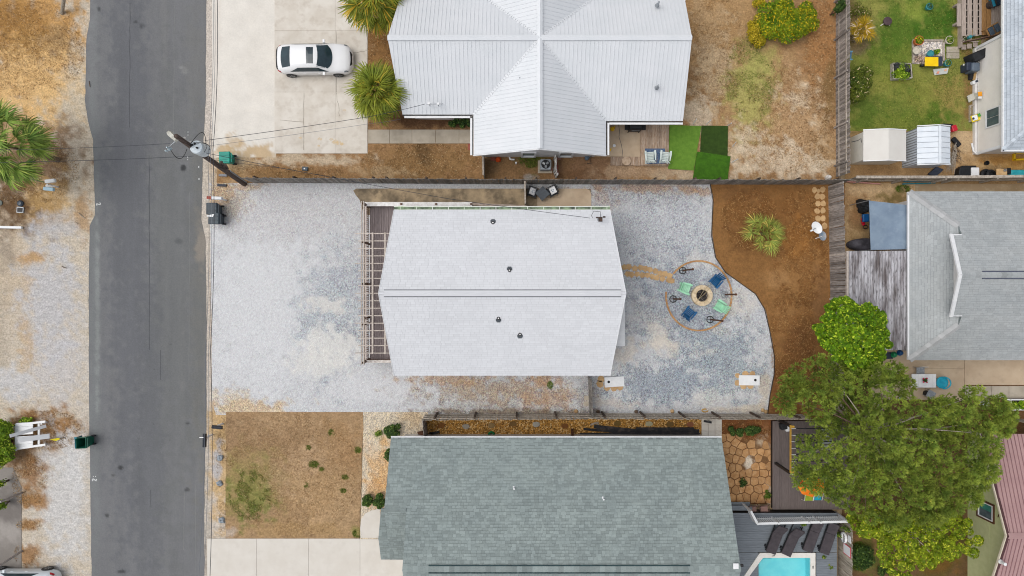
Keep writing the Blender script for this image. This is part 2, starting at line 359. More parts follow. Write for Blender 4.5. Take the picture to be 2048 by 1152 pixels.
road = sheet('road', road_l, road_r, 0.024, c(115, 116, 118), [(330, 300, 9, 500, c(122, 122, 121), 0.45, 0.6), (225, 500, 10, 700, c(117, 118, 119), 0.45, 0.6), (285, 200, 60, 120, c(104, 105, 108), 0.5), (365, 700, 8, 300, c(120, 120, 118), 0.5, 0.6), (300, 560, 40, 16, c(118, 119, 120), 0.4), (372, 143, 10, 6, c(142, 142, 140), 0.6), (365, 135, 8, 3, c(150, 150, 148), 0.5), (256, 540, 3, 3, c(134, 132, 118), 0.6),
    (186, 200, 14, 200, c(128, 130, 131), 0.6), (190, 640, 12, 500, c(120, 124, 124), 0.6), (195, 620, 5, 200, c(146, 150, 148), 0.5), (400, 600, 24, 420, c(114, 114, 111), 0.9), (345, 600, 60, 500, c(108, 110, 110), 0.7),
    (255, 400, 45, 700, c(98, 100, 105), 0.7), (300, 900, 30, 400, c(99, 101, 105), 0.6), (392, 130, 22, 120, c(118, 118, 116), 0.5), (402, 480, 12, 60, c(150, 140, 128), 0.6),
    (283, 52, 7, 6, c(66, 68, 70), 0.8), (271, 44, 4, 2, c(66, 68, 70), 0.8), (367, 336, 5, 6, c(52, 53, 55), 0.9), (240, 936, 5, 4, c(58, 59, 60), 0.9), (376, 847, 6, 4, c(62, 63, 64), 0.8), (214, 1031, 5, 4, c(60, 61, 62), 0.8),
    (374, 980, 5, 4, c(72, 73, 74), 0.8), (355, 482, 8, 8, c(80, 82, 84), 0.6), (227, 950, 6, 3, c(72, 73, 74), 0.7), (242, 1143, 7, 3, c(66, 67, 68), 0.8), (198, 18, 4, 5, c(60, 62, 64), 0.7), (370, 320, 60, 6, c(112, 112, 110), 0.3)],
    G_ASP, res=0.09, wig=1.2)
cr = MB()
def ribbon(mb, pts, w, z, mi=0):
    for (x0, y0), (x1, y1) in zip(pts[:-1], pts[1:]):
        a, b = P(x0, y0, z), P(x1, y1, z); d = (b - a).normalized(); n = Vector((-d.y, d.x, 0)) * w / 2
        mb.add([a - n, b - n, b + n, a + n], [(0, 1, 2, 3)], mi)
def wander(x0, y0, x1, y1, n, amp):
    return [(x0 + (x1 - x0) * i / n + (R.uniform(-amp, amp) if 0 < i < n else 0), y0 + (y1 - y0) * i / n + (R.uniform(-amp, amp) if 0 < i < n else 0)) for i in range(n + 1)]
m_crack = pm('dark crack', c(88, 90, 94), c(80, 82, 86), 6, 0.9); m_crackl = pm('pale seam', c(132, 133, 132), c(120, 121, 121), 6, 0.9)
for a in ((260, 5, 259, 255, 18, 0.8), (298, 310, 299, 700, 24, 0.6), (321, 700, 321, 760, 4, 0.4), (301, 980, 302, 1015, 3, 0.5)): ribbon(cr, wander(*a), 0.035, 0.029)
cr.build('road_crack', m_crack, road)
cr = MB()
for a in ((349, 10, 347, 290, 16, 0.5), (379, 385, 378, 760, 20, 0.4), (392, 960, 390, 1160, 10, 0.4), (369, 985, 367, 1100, 8, 0.4)): ribbon(cr, wander(*a), 0.03, 0.029)
cr.build('road_seam', m_crackl, road)
m_mark = pm('white road paint', c(226, 228, 228), c(196, 198, 198), 14, 0.7)
def glyph(name, strokes, x, y, s, w, rot, parent, mat, z):
    mb = MB(); ca, sa = math.cos(rot), math.sin(rot)
    for st in strokes:
        ribbon(mb, [(x + s * (u * ca - v * sa), y + s * (u * sa + v * ca)) for u, v in st], w, z)
    return mb.build(name, mat, parent)
TWO = [[(-0.45, -0.6), (-0.2, -0.95), (0.25, -0.95), (0.45, -0.6), (0.3, -0.2), (-0.45, 0.9), (0.5, 0.9)]]
DOT = [[(-0.12, 0), (0.12, 0)]]
glyph('painted_numeral', TWO, 197, 408, 4.2, 0.06, math.radians(75), road, m_mark, 0.030)
glyph('painted_numeral', TWO, 189, 960, 4.4, 0.07, math.radians(-88), road, m_mark, 0.030)
for dx in (-2.2, 2.2): glyph('painted_dot', DOT, 189 + dx, 953, 6, 0.05, math.radians(90), road, m_mark, 0.030)
for (x, y) in ((397.5, 334), (398, 358)): glyph('survey_dot', DOT, x, y, 8, 0.11, 0, road, m_mark, 0.031)
for (x, y) in ((376, 264), (376, 270), (375.5, 314), (375.5, 319)): glyph('survey_dash', [[(0, -1), (0, 1)]], x, y, 1.3, 0.035, 0, road, m_mark, 0.031)

sheet('gravel_shoulder', [(x - 2, y) for x, y in road_r], [(436, -70), (434, 300), (432, 500), (428, 800), (458, 828), (458, 1080), (430, 1100), (430, 1222)], 0.012, c(206, 196, 184), [
    (424, 140, 16, 260, c(210, 200, 190), 0.7), (420, 340, 22, 60, c(196, 184, 168), 0.7), (440, 345, 20, 30, c(184, 150, 104), 0.5), (418, 600, 5, 260, c(196, 186, 172), 0.5), (424, 620, 6, 260, c(178, 160, 146), 0.35),
    (440, 850, 30, 45, c(196, 164, 118), 0.9), (445, 950, 30, 120, c(204, 172, 124), 0.9), (434, 930, 9, 30, c(186, 186, 190), 0.8), (438, 895, 8, 16, c(180, 180, 184), 0.8), (415, 1000, 7, 160, c(176, 170, 160), 0.5), (420, 1110, 20, 60, c(150, 140, 130), 0.5)],
    G_GRASS, wig=1.5)
# north plots: worn grass, sand and bark under everything
sheet('front_yard', [(432, -70), (432, 372)], [(1678, -70), (1678, 372)], 0.006, c(161, 126, 89), [
    (470, 320, 60, 40, c(193, 169, 134), 0.7), (600, 318, 130, 14, c(207, 190, 165), 0.8, 1.2), (560, 350, 120, 14, c(157, 124, 83), 0.7), (850, 330, 120, 40, c(147, 116, 77), 0.8), (850, 310, 16, 24, c(109, 85, 58), 0.8), (770, 345, 60, 12, c(194, 171, 136), 0.5, 1.3),
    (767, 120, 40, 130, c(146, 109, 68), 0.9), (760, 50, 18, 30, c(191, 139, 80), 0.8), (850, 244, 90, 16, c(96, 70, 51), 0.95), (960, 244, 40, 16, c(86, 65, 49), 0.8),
    (1040, 335, 80, 30, c(140, 110, 77), 0.8), (985, 325, 20, 26, c(118, 97, 73), 0.7), (1060, 318, 24, 22, c(92, 103, 53), 0.6, 1.2), (1062, 354, 14, 6, c(175, 172, 166), 0.8), (1180, 335, 80, 34, c(149, 116, 88), 0.9), (1160, 350, 60, 14, c(126, 94, 67), 0.7), (1240, 345, 60, 16, c(185, 158, 129), 0.8), (1360, 345, 60, 20, c(203, 183, 154), 0.9), (1300, 340, 90, 12, c(173, 146, 117), 0.7),
    (1480, 100, 110, 220, c(179, 146, 104), 0.9), (1420, 110, 40, 120, c(202, 181, 149), 0.6, 1.5), (1400, 230, 30, 40, c(215, 198, 173), 0.7, 1.5), (1420, 30, 60, 60, c(173, 138, 94), 0.6), (1500, 190, 50, 90, c(174, 170, 99), 0.8), (1520, 130, 40, 60, c(169, 167, 95), 0.6),
    (1610, 250, 70, 110, c(193, 160, 121), 0.8), (1600, 200, 40, 40, c(217, 199, 172), 0.7, 1.6), (1560, 320, 110, 40, c(219, 202, 177), 0.75, 1.6), (1640, 70, 34, 120, c(177, 129, 82), 0.7), (1660, 180, 14, 60, c(137, 111, 71), 0.7), (1480, 300, 30, 50, c(214, 196, 168), 0.6, 1.4), (1650, 300, 24, 60, c(176, 147, 108), 0.5), (1630, 330, 30, 24, c(220, 205, 181), 0.6, 1.4)],
    G_GRASS, res=0.1)
sheet('shell_driveway', [(424, -70), (424, 250), (427, 315)], [(552, -70), (552, 300), (552, 315)], 0.016, c(226, 221, 212), [(490, 305, 80, 16, c(196, 170, 132), 0.9, 1.4), (432, 120, 10, 200, c(216, 208, 198), 0.6), (470, 286, 20, 16, c(190, 160, 116), 0.6, 1.5), (520, 120, 40, 120, c(222, 216, 206), 0.5)], G_CON)
sheet('green_lawn', *rect(1684, -70, 1962, 275), 0.010, c(136, 140, 70), [(1730, 120, 24, 60, c(112, 122, 52), .6), (1850, 240, 60, 20, c(92, 116, 40), .6), (1800, 110, 30, 40, c(96, 122, 44), .6), (1880, 170, 20, 30, c(158, 142, 84), .6),
    (1800, 60, 50, 60, c(74, 112, 34), 0.75), (1765, 110, 30, 40, c(66, 104, 30), 0.75), (1870, 40, 40, 60, c(62, 106, 30), 0.8), (1900, 60, 20, 40, c(58, 100, 28), 0.7), (1740, 20, 30, 30, c(150, 146, 78), 0.6), (1830, 20, 30, 20, c(150, 160, 72), 0.6), (1800, 200, 60, 60, c(96, 116, 44), 0.6), (1770, 170, 50, 30, c(148, 146, 72), 0.7), (1860, 190, 50, 40, c(140, 138, 66), 0.6), (1890, 230, 40, 30, c(72, 108, 32), 0.7), (1760, 250, 60, 30, c(126, 134, 58), 0.6), (1735, 230, 34, 40, c(78, 106, 38), 0.7), (1905, 190, 30, 50, c(160, 140, 82), 0.7), (1700, 30, 20, 40, c(132, 112, 76), 0.8), (1712, 92, 26, 20, c(126, 108, 86), 0.85), (1720, 60, 36, 40, c(150, 124, 84), 0.6), (1940, 170, 16, 90, c(140, 108, 72), 0.85), (1925, 50, 14, 60, c(150, 138, 70), 0.7), (1790, 130, 60, 40, c(134, 140, 62), 0.4)],
    G_LAWN, res=0.1)
sheet('side_yard_dirt', [(1690, 262), (1690, 368)], [(2200, 262), (2200, 368)], 0.014, c(170, 138, 98), [(1930, 285, 34, 40, c(196, 170, 134), 0.9), (1985, 330, 50, 12, c(206, 172, 122), 0.7), (2010, 320, 50, 10, c(164, 116, 52), 0.7), (1760, 340, 60, 12, c(150, 118, 82), 0.8), (1900, 335, 30, 24, c(178, 144, 104), 0.6), (1725, 285, 30, 30, c(104, 100, 50), 0.6), (1975, 345, 60, 16, c(124, 100, 70), 0.6), (2040, 330, 30, 20, c(180, 134, 66), 0.6)], G_SOIL)
mulch_edge = [(1421, 366), (1427, 400), (1424, 470), (1432, 515), (1452, 545), (1480, 565), (1512, 588), (1530, 618), (1540, 660), (1550, 715), (1549, 750), (1541, 790), (1536, 830)]
yard = sheet('gravel_yard', [(418, 366), (420, 460), (423, 640), (424, 800), (432, 830)], [(x + 3, y) for x, y in mulch_edge], 0.030, c(203, 204, 206), [
    (520, 600, 130, 220, c(213, 214, 216), 0.9), (560, 430, 150, 60, c(201, 199, 200), 0.7), (450, 400, 50, 40, c(192, 178, 160), 0.7), (440, 385, 30, 24, c(188, 150, 104), 0.6, 1.4), (480, 372, 60, 8, c(190, 158, 118), 0.6, 1.4),
    (670, 620, 70, 120, c(176, 183, 191), 0.6, 1.2), (690, 560, 50, 40, c(181, 185, 192), 0.7), (660, 620, 60, 60, c(186, 191, 196), 0.7), (690, 670, 40, 30, c(174, 179, 186), 0.7), (650, 610, 40, 16, c(226, 222, 214), 0.6, 1.3), (660, 690, 60, 40, c(226, 224, 218), 0.7, 1.2), (640, 730, 60, 30, c(222, 220, 214), 0.6), (620, 650, 30, 14, c(176, 181, 186), 0.5),
    (760, 775, 120, 30, c(214, 214, 216), 0.6), (1000, 790, 160, 40, c(178, 172, 168), 0.8), (1000, 780, 140, 24, c(176, 146, 108), 0.5, 1.6), (1080, 760, 60, 12, c(186, 140, 96), 0.6, 1.4), (900, 760, 90, 10, c(190, 150, 106), 0.6, 1.3), (1100, 800, 70, 20, c(184, 150, 120), 0.6, 1.4), (1165, 780, 16, 44, c(171, 170, 172), 0.8), (1020, 824, 160, 7, c(140, 116, 84), 0.7),
    (500, 815, 90, 18, c(206, 176, 134), 0.75, 1.3), (460, 800, 50, 24, c(204, 184, 154), 0.6, 1.2), (540, 826, 60, 8, c(216, 196, 166), 0.7),
    (1330, 470, 130, 90, c(179, 183, 190), 0.55), (1300, 390, 120, 24, c(166, 167, 172), 0.55), (1290, 376, 120, 8, c(180, 136, 92), 0.55, 1.5), (1385, 382, 40, 8, c(186, 146, 104), 0.55, 1.5), (1210, 400, 22, 20, c(186, 150, 116), 0.31, 1.4),
    (1370, 610, 110, 110, c(157, 164, 174), 0.80), (1440, 720, 90, 80, c(153, 163, 172), 0.80), (1310, 770, 110, 40, c(150, 159, 170), 0.80), (1400, 520, 30, 18, c(214, 212, 208), 0.55, 1.3), (1480, 600, 50, 30, c(216, 206, 192), 0.47, 1.3), (1330, 690, 30, 20, c(222, 212, 196), 0.47, 1.3), (1290, 630, 40, 30, c(206, 200, 192), 0.31, 1.4), (1320, 670, 24, 30, c(226, 216, 200), 0.47, 1.4), (1260, 700, 30, 24, c(222, 208, 188), 0.47, 1.4), (1410, 705, 26, 12, c(222, 214, 202), 0.39, 1.4), (1520, 640, 24, 40, c(188, 190, 196), 0.47), (1420, 800, 40, 20, c(216, 212, 204), 0.47, 1.4), (1530, 780, 12, 40, c(206, 190, 168), 0.62), (1500, 818, 44, 10, c(220, 204, 178), 0.55, 1.3), (1230, 805, 40, 12, c(214, 200, 182), 0.39, 1.4), (1450, 820, 40, 6, c(216, 200, 178), 0.47), (1440, 660, 20, 10, c(214, 206, 194), 0.31)],
    G_GRAVEL, res=0.1, wig=1.6)
sheet('mulch_bed', mulch_edge, [(1690, 366), (1690, 830)], 0.042, c(143, 104, 63), [
    (1560, 420, 80, 50, c(129, 89, 50), 0.6), (1500, 470, 50, 40, c(119, 84, 52), 0.6), (1600, 560, 60, 70, c(157, 117, 73), 0.6), (1550, 560, 30, 20, c(169, 130, 87), 0.6), (1600, 480, 40, 40, c(164, 113, 58), 0.6), (1600, 680, 40, 60, c(123, 85, 54), 0.7), (1580, 780, 50, 60, c(119, 77, 46), 0.8), (1480, 390, 50, 18, c(123, 88, 56), 0.6), (1640, 600, 20, 60, c(133, 98, 66), 0.6), (1570, 640, 20, 30, c(166, 125, 80), 0.5)],
    G_SOIL, res=0.1, wig=1.2)
sheet('dry_lawn', [(452, 824), (451, 1080)], [(727, 824), (719, 1080)], 0.036, c(169, 140, 106), [
    (590, 850, 90, 20, c(191, 161, 125), 0.5, 1.4), (640, 1010, 60, 40, c(197, 165, 125), 0.55, 1.4), (560, 1030, 50, 30, c(163, 133, 97), 0.5, 1.4), (680, 860, 40, 24, c(159, 127, 89), 0.6, 1.4), (520, 860, 40, 20, c(199, 171, 135), 0.5, 1.5), (600, 940, 24, 60, c(203, 175, 139), 0.4, 1.6), (700, 940, 24, 50, c(161, 129, 93), 0.5, 1.4), (500, 990, 46, 56, c(110, 124, 61), 0.9, 1.1), (500, 960, 70, 80, c(151, 137, 85), 0.6), (560, 870, 70, 40, c(157, 128, 96), 0.6), (640, 960, 70, 60, c(183, 152, 112), 0.6), (600, 1060, 130, 16, c(179, 148, 104), 0.6), (480, 870, 40, 50, c(155, 126, 95), 0.6), (690, 1000, 30, 60, c(184, 156, 120), 0.6), (620, 920, 40, 30, c(187, 158, 126), 0.5), (715, 1060, 12, 14, c(132, 131, 73), 0.7), (560, 950, 30, 30, c(193, 164, 130), 0.4), (690, 900, 30, 50, c(172, 138, 100), 0.6), (460, 1064, 20, 10, c(196, 182, 168), 0.7)],
    G_GRASS, res=0.1, wig=2.2)
sheet('shell_bed', [(727, 824), (724, 960), (720, 1078)], [(856, 824), (856, 1078)], 0.034, c(218, 204, 182), [(765, 930, 40, 50, c(216, 168, 108), 0.8, 1.2), (755, 980, 30, 30, c(212, 160, 100), 0.7, 1.2), (830, 835, 30, 20, c(196, 168, 130), 0.7), (745, 880, 18, 60, c(222, 206, 184), 0.5), (750, 868, 14, 10, c(150, 150, 90), 0.4, 1.4)], G_SHL, res=0.1)
sheet('pebble_strip', [(852, 832), (852, 905)], [(1404, 832), (1404, 905)], 0.037, c(176, 128, 58), [(1000, 850, 40, 10, c(150, 104, 46), 0.5), (1200, 850, 60, 12, c(188, 138, 62), 0.6), (880, 852, 14, 8, c(128, 84, 36), 0.7)], G_PEB, res=0.1)
sheet('garden_soil', [(1404, 832), (1404, 1008)], [(1700, 832), (1700, 1008)], 0.035, c(122, 78, 48), [(1500, 850, 70, 14, c(140, 92, 58), 0.6), (1535, 905, 20, 60, c(150, 108, 72), 0.8), (1525, 890, 14, 14, c(214, 196, 170), 0.7, 1.4), (1490, 940, 70, 80, c(128, 96, 66), 0.95), (1500, 928, 12, 15, c(226, 212, 192), 1.0, 1.3), (1540, 985, 10, 26, c(214, 198, 174), 0.6, 1.3)], G_SOIL, res=0.1)
sheet('east_yard_dirt', [(1686, 366), (1686, 708)], [(1830, 366), (1830, 708)], 0.032, c(190, 160, 120), [(1715, 430, 30, 40, c(130, 92, 58), 0.7, 1.4), (1705, 400, 20, 30, c(150, 112, 74), 0.6, 1.5), (1790, 395, 30, 14, c(120, 104, 60), 0.8, 1.2), (1720, 480, 40, 30, c(150, 124, 84), 0.6), (1800, 378, 12, 8, c(78, 88, 36), 0.8), (1740, 380, 40, 12, c(206, 178, 140), 0.7)], G_SOIL, res=0.1)
sheet('pine_floor', *rect(1684, 700, 2200, 1222), 0.008, c(112, 86, 62), [(1730, 1080, 50, 60, c(150, 112, 76), 0.8), (1720, 1110, 40, 40, c(92, 104, 46), 0.7, 1.3), (1880, 1100, 60, 70, c(92, 84, 40), 0.8), (1880, 1120, 40, 30, c(120, 84, 40), 0.6), (2010, 840, 60, 40, c(120, 84, 50), 0.6)], G_SOIL, res=0.12)

mb = MB()
for p0_, p1_ in zip(mulch_edge[:-1], mulch_edge[1:]): mb.bar(P(p0_[0] - 1, p0_[1], .06), P(p1_[0] - 1, p1_[1], .06), .035, .09)
tag(mb.build('garden_edging', pm('dark garden edging', c(72, 60, 50), c(54, 46, 40), 5, .8)), 'thin dark garden edging between the gravel yard and brown mulch bed', 'edging')
# ------------------------------------------------------------------ roofs and houses
def clip_half(poly, n, k):
    """keep the part of a 2D polygon where n.p <= k"""
    out = []
    for i in range(len(poly)):
        a, b = poly[i], poly[(i + 1) % len(poly)]
        da, db = n[0] * a[0] + n[1] * a[1] - k, n[0] * b[0] + n[1] * b[1] - k
        if da <= 0: out.append(a)
        if da * db < 0:
            t = da / (da - db); out.append((a[0] + (b[0] - a[0]) * t, a[1] + (b[1] - a[1]) * t))
    return out
def span(poly, axis, val):
    """interval of the other axis where poly crosses axis=val (outermost)"""
    xs = []
    for i in range(len(poly)):
        a, b = poly[i], poly[(i + 1) % len(poly)]
        if (a[axis] - val) * (b[axis] - val) < 0:
            t = (val - a[axis]) / (b[axis] - a[axis]); xs.append(a[1 - axis] + (b[1 - axis] - a[1 - axis]) * t)
    return (min(xs), max(xs)) if len(xs) >= 2 else None
class Facet:
    """roof plane: through p0 (xy) at z0, falling along unit d with slope m"""
    def __init__(s, p0, z0, d, m, poly):
        s.p0, s.z0, s.d, s.m = Vector(p0), z0, Vector(d), m; s.u = Vector((-d[1], d[0])); s.k = math.sqrt(1 + m * m)
        s.poly = poly; s.uh = [((Vector(p) - s.p0).dot(s.u), -(Vector(p) - s.p0).dot(s.d)) for p in poly]     # (along eave, horizontal run up from eave)
        s.N = Vector((s.m * d[0], s.m * d[1], 1)).normalized()
    def z(s, x, y): return s.z0 - s.m * (Vector((x, y)) - s.p0).dot(s.d)
    def at(s, u, h, off=0.0):
        q = s.p0 + s.u * u - s.d * h; return Vector((q.x, q.y, s.z0 + s.m * h)) + s.N * off
    def ray(s, px, py):
        """point of the roof seen at a photo pixel"""
        r = Vector(((px - 1024) / F, (576 - py) / F)); den = -1 + s.m * r.dot(s.d)
        t = (s.z0 + s.m * s.p0.dot(s.d) - H) / den
        return Vector((r.x * t, r.y * t, H - t))
    def basis(s):
        U = Vector((s.u.x, s.u.y, 0)); return U, s.N.cross(U), s.N
def deck(mb, f, th=0.14, off=-0.012):
    q = [f.at(u, h, off) for u, h in f.uh]; mb.slab(q, th)
_unit = None
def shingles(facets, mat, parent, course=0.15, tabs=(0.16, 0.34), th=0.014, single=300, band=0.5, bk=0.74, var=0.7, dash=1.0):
    global _unit
    T = []
    for f in facets:
        hs = [q[1] for q in f.uh]; step = course / f.k; h = min(hs); row = 0
        while h < max(hs) - 0.02:
            s_ = span(f.uh, 1, h + step / 2)
            if s_:
                u = s_[0] - R.uniform(0, tabs[1])
                while u < s_[1]:
                    w = R.uniform(*tabs); a, b = max(u, s_[0]), min(u + w - 0.006, s_[1])
                    if b - a > 0.03: T.append((f, a, b, h, step, 0.5 + (R.random() - 0.5) * var))
                    u += w
            h += step; row += 1
    def key(t):
        p = t[0].at((t[1] + t[2]) / 2, t[3]); s2 = (H - p.z); return abs(p.x) + abs(p.y) * 1.2 + (1e4 if abs(p.y * F / s2) > 570 or abs(p.x * F / s2) > 1015 else 0) - 40 * min(0.3, t[2] - t[1])
    T.sort(key=key)
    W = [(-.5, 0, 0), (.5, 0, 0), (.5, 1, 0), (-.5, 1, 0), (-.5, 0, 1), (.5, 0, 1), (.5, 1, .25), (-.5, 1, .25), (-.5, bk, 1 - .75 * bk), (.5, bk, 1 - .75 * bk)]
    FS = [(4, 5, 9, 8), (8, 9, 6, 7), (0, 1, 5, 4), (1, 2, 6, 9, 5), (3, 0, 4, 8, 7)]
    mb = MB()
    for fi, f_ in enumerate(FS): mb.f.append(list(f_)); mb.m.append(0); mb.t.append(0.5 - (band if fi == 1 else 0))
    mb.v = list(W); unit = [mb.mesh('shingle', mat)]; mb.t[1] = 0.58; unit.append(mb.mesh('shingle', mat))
    off = Vector(parent.location)
    for (f, a, b, h, st, r) in T[:single]:
        U, V, N = f.basis(); o = bpy.data.objects.new('shingle', unit[0 if R.random() < dash else 1]); COL.objects.link(o); o.parent = parent
        M = Matrix((U * (b - a), V * st * f.k * 1.04, N * (th * R.uniform(0.8, 1.25)))).transposed().to_4x4()
        M.translation = f.at((a + b) / 2, h) - off; o.matrix_local = M
    mb = MB()
    for (f, a, b, h, st, r) in T[single:]:
        U, V, N = f.basis(); base = f.at((a + b) / 2, h); t = th * R.uniform(0.8, 1.25)
        mb.add([base + U * (q[0] * (b - a)) + V * (q[1] * st * f.k * 1.04) + N * (q[2] * t) for q in W], FS, tone=r)
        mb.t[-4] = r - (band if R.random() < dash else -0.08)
    if mb.f:
        o = mb.build('shingle_field', mat, parent); o['kind'] = 'stuff'
def caps(mb, a, b, w, n1, n2, step=0.28, th=0.03):
    """bent cap tiles along a ridge or hip from a to b; n1, n2 = horizontal-ish side vectors going down each slope"""
    a, b = Vector(a), Vector(b); L = (b - a).length; d = (b - a) / L; n = max(1, int(L / step))
    for i in range(n):
        p, q = a + d * (L * i / n), a + d * (L * (i + 1) / n + 0.02); r = R.random(); up = Vector((0, 0, th + 0.012 * (1 if True else 0)))
        lo = Vector((0, 0, th))
        mb.add([p + n1 * w + lo, p + up * 1.6, p + n2 * w + lo, q + n1 * w + lo * 0.6, q + up * 1.2, q + n2 * w + lo * 0.6], [(0, 1, 4, 3), (1, 2, 5, 4), (0, 2, 1)], tone=r)
def metal_panels(f, parent, mat, name='roof_panel', wid=0.92, rib=0.23, rh=0.019, mi_rib=None, rw=0.03):
    us = [q[0] for q in f.uh]; u = min(us)
    while u < max(us) - 0.01:
        a, b = u, min(u + wid, max(us)); pl = clip_half(clip_half(f.uh, (-1, 0), -a), (1, 0), b)
        if len(pl) >= 3:
            mb = MB(); mb.slab([f.at(x, y) for x, y in pl], 0.025); r = a + 0.02
            while r < b:
                s_ = span(f.uh, 0, r)
                if s_ and s_[1] - s_[0] > 0.1: mb.bar(f.at(r, s_[0] + 0.01, rh / 2 + 0.002), f.at(r, s_[1] - 0.01, rh / 2 + 0.002), rw, rh, mi=1 if mi_rib else 0, up=f.N)
                r += rib
            mb.build(name, [mat] + ([mi_rib] if mi_rib else []), parent)
        u += wid
def walls(name, poly, z0, z1, mat, parent):
    return MB().prism(poly, z0, z1).build(name, mat, parent)
def window(parent, cc, w, h, face, frame_m, glass_m, name='window', mull=1, fw=0.06, d=0.05):
    """a framed window: face = unit outward vector (x,y), cc = centre on the wall"""
    cc = Vector(cc); fx = Vector((face[0], face[1], 0)); ux = Vector((-face[1], face[0], 0)); up = Vector((0, 0, 1)); mb = MB()
    for sgn in (-1, 1):
        mb.bar(cc + ux * sgn * (w / 2 - fw / 2) - up * h / 2 + fx * d / 2, cc + ux * sgn * (w / 2 - fw / 2) + up * h / 2 + fx * d / 2, fw, d, up=fx)
        mb.bar(cc + up * sgn * (h / 2 + fw / 2) - ux * (w / 2) + fx * d / 2, cc + up * sgn * (h / 2 + fw / 2) + ux * (w / 2) + fx * d / 2, fw + 0.002, d, up=up)
    fr = mb.build(name, frame_m, parent)
    for k in range(mull + 1):
        x0 = -w / 2 + fw + k * (w - 2 * fw) / (mull + 1); x1 = x0 + (w - 2 * fw) / (mull + 1) - 0.03
        q = [cc + ux * x0 - up * (h / 2 - 0.01) + fx * 0.012, cc + ux * x1 - up * (h / 2 - 0.01) + fx * 0.012, cc + ux * x1 + up * (h / 2 - 0.01) + fx * 0.012, cc + ux * x0 + up * (h / 2 - 0.01) + fx * 0.012]
        mb = MB(); mb.add(q, [(0, 1, 2, 3)]); mb.build('pane', glass_m if not isinstance(glass_m, list) else glass_m[k], fr)
    return fr
def gutter(name, a, b, out, parent, mat, w=0.13, d=0.10, hang=None):
    """open U-shaped gutter along an eave"""
    a, b, out = Vector(a), Vector(b), Vector(out); up = Vector((0, 0, 1)); mb = MB()
    mb.bar(a + out * 0.012, b + out * 0.012, 0.02, d, up=(0, 0, 1)); mb.bar(a + out * w, b + out * w, 0.035, d, up=(0, 0, 1)); (mb if not hang else MB()).bar(a + out * w / 2 - up * d / 2, b + out * w / 2 - up * d / 2, w + 0.03, 0.015)
    if hang: MB().bar(a + out * w / 2 - up * d / 2, b + out * w / 2 - up * d / 2, w + 0.03, 0.015).build('gutter_trough', pm('dark green gutter trough', c(70, 78, 70), c(150, 172, 140), 1.5, 0.7), parent)  # trough floor mottled dark to pale green, darker than the white lips
    L = (b - a).length; dd = (b - a) / L; s_ = 0.4
    while hang and s_ < L: mb.bar(a + dd * s_ + out * 0.03 + up * 0.03, a + dd * s_ + out * (w - 0.02) + up * 0.03, 0.035, 0.015, up=(0, 0, 1)); s_ += hang
    return mb.build(name, mat, parent)

# --- pale-roofed cottage in the middle
cot = thing('cottage', 'gabled cottage with pale grey shingle roof in the middle of the gravel yard', 'house', (-0.5, -0.3, 0))
YR, ZE, ZR = -0.29, 3.4, 5.9
fN = Facet((0, 4.52), ZE, (0, 1), (ZR - ZE) / 4.81, [(-6.85, 4.52), (5.69, 4.52), (6.20, YR), (-7.26, YR)])
fS = Facet((0, -5.08), ZE, (0, -1), (ZR - ZE) / 4.79, [(-6.85, -5.08), (5.69, -5.08), (6.20, YR), (-7.26, YR)])
walls('wall', [(-6.3, 4.05), (5.2, 4.05), (5.2, -4.6), (-6.3, -4.6)], 0, 3.30, m_wallw, cot)
for gx in (-6.3, 5.1):
    mb = MB(); mb.add([(gx, 4.05, 3.3), (gx, -4.6, 3.3), (gx, YR, 5.62), (gx + 0.1, 4.05, 3.3), (gx + 0.1, -4.6, 3.3), (gx + 0.1, YR, 5.62)], [(0, 1, 2), (5, 4, 3), (0, 2, 5, 3), (2, 1, 4, 5), (1, 0, 3, 4)]); mb.build('gable', m_wallw, cot)
mb = MB(); deck(mb, fN); deck(mb, fS); mb.build('roof', m_underw, cot)
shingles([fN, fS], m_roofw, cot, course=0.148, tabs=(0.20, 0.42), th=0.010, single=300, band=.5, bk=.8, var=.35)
mb = MB()
for f in (fN, fS):
    for i, j in ((1, 2), (3, 0)): mb.bar(f.at(*f.uh[i], -0.05), f.at(*f.uh[j], -0.05), 0.03, 0.16)
mb.build('rake_trim', m_white, cot)
x0, x1 = P(767, 587, 5.95).x, P(1243, 587, 5.95).x
mb = MB()
for sg in (-1, 1):
    for (w, zz, mi) in ((0.205, 0.018, 0), (0.165, 0.045, 1)):
        m_ = fN.m; mb.add([(x0, YR, ZR + zz + 0.01), (x1, YR, ZR + zz + 0.01), (x1, YR + sg * w, ZR + zz - m_ * w + 0.01), (x0, YR + sg * w, ZR + zz - m_ * w + 0.01), (x0, YR + sg * w, ZR + zz - m_ * w - 0.03), (x1, YR + sg * w, ZR + zz - m_ * w - 0.03)], [(0, 1, 2, 3) if sg < 0 else (3, 2, 1, 0), (3, 2, 5, 4) if sg < 0 else (4, 5, 2, 3)], mi)
mb.build('ridge_vent', [pm('dark vent slot', c(66, 72, 80), c(56, 60, 68), 4, 0.8), m_roofw], cot)
gutter('gutter', (-6.85, 4.53, 3.36), (5.69, 4.53, 3.36), (0, 1, 0), cot, pm('white gutter with green tinge', c(236, 240, 232), c(196, 214, 182), 1.5, 0.5, lo=0.5, hi=0.7), w=0.2, hang=0.92)
m_vent = pm('grey vent flashing', c(92, 98, 104), c(76, 82, 88), 8, 0.6)
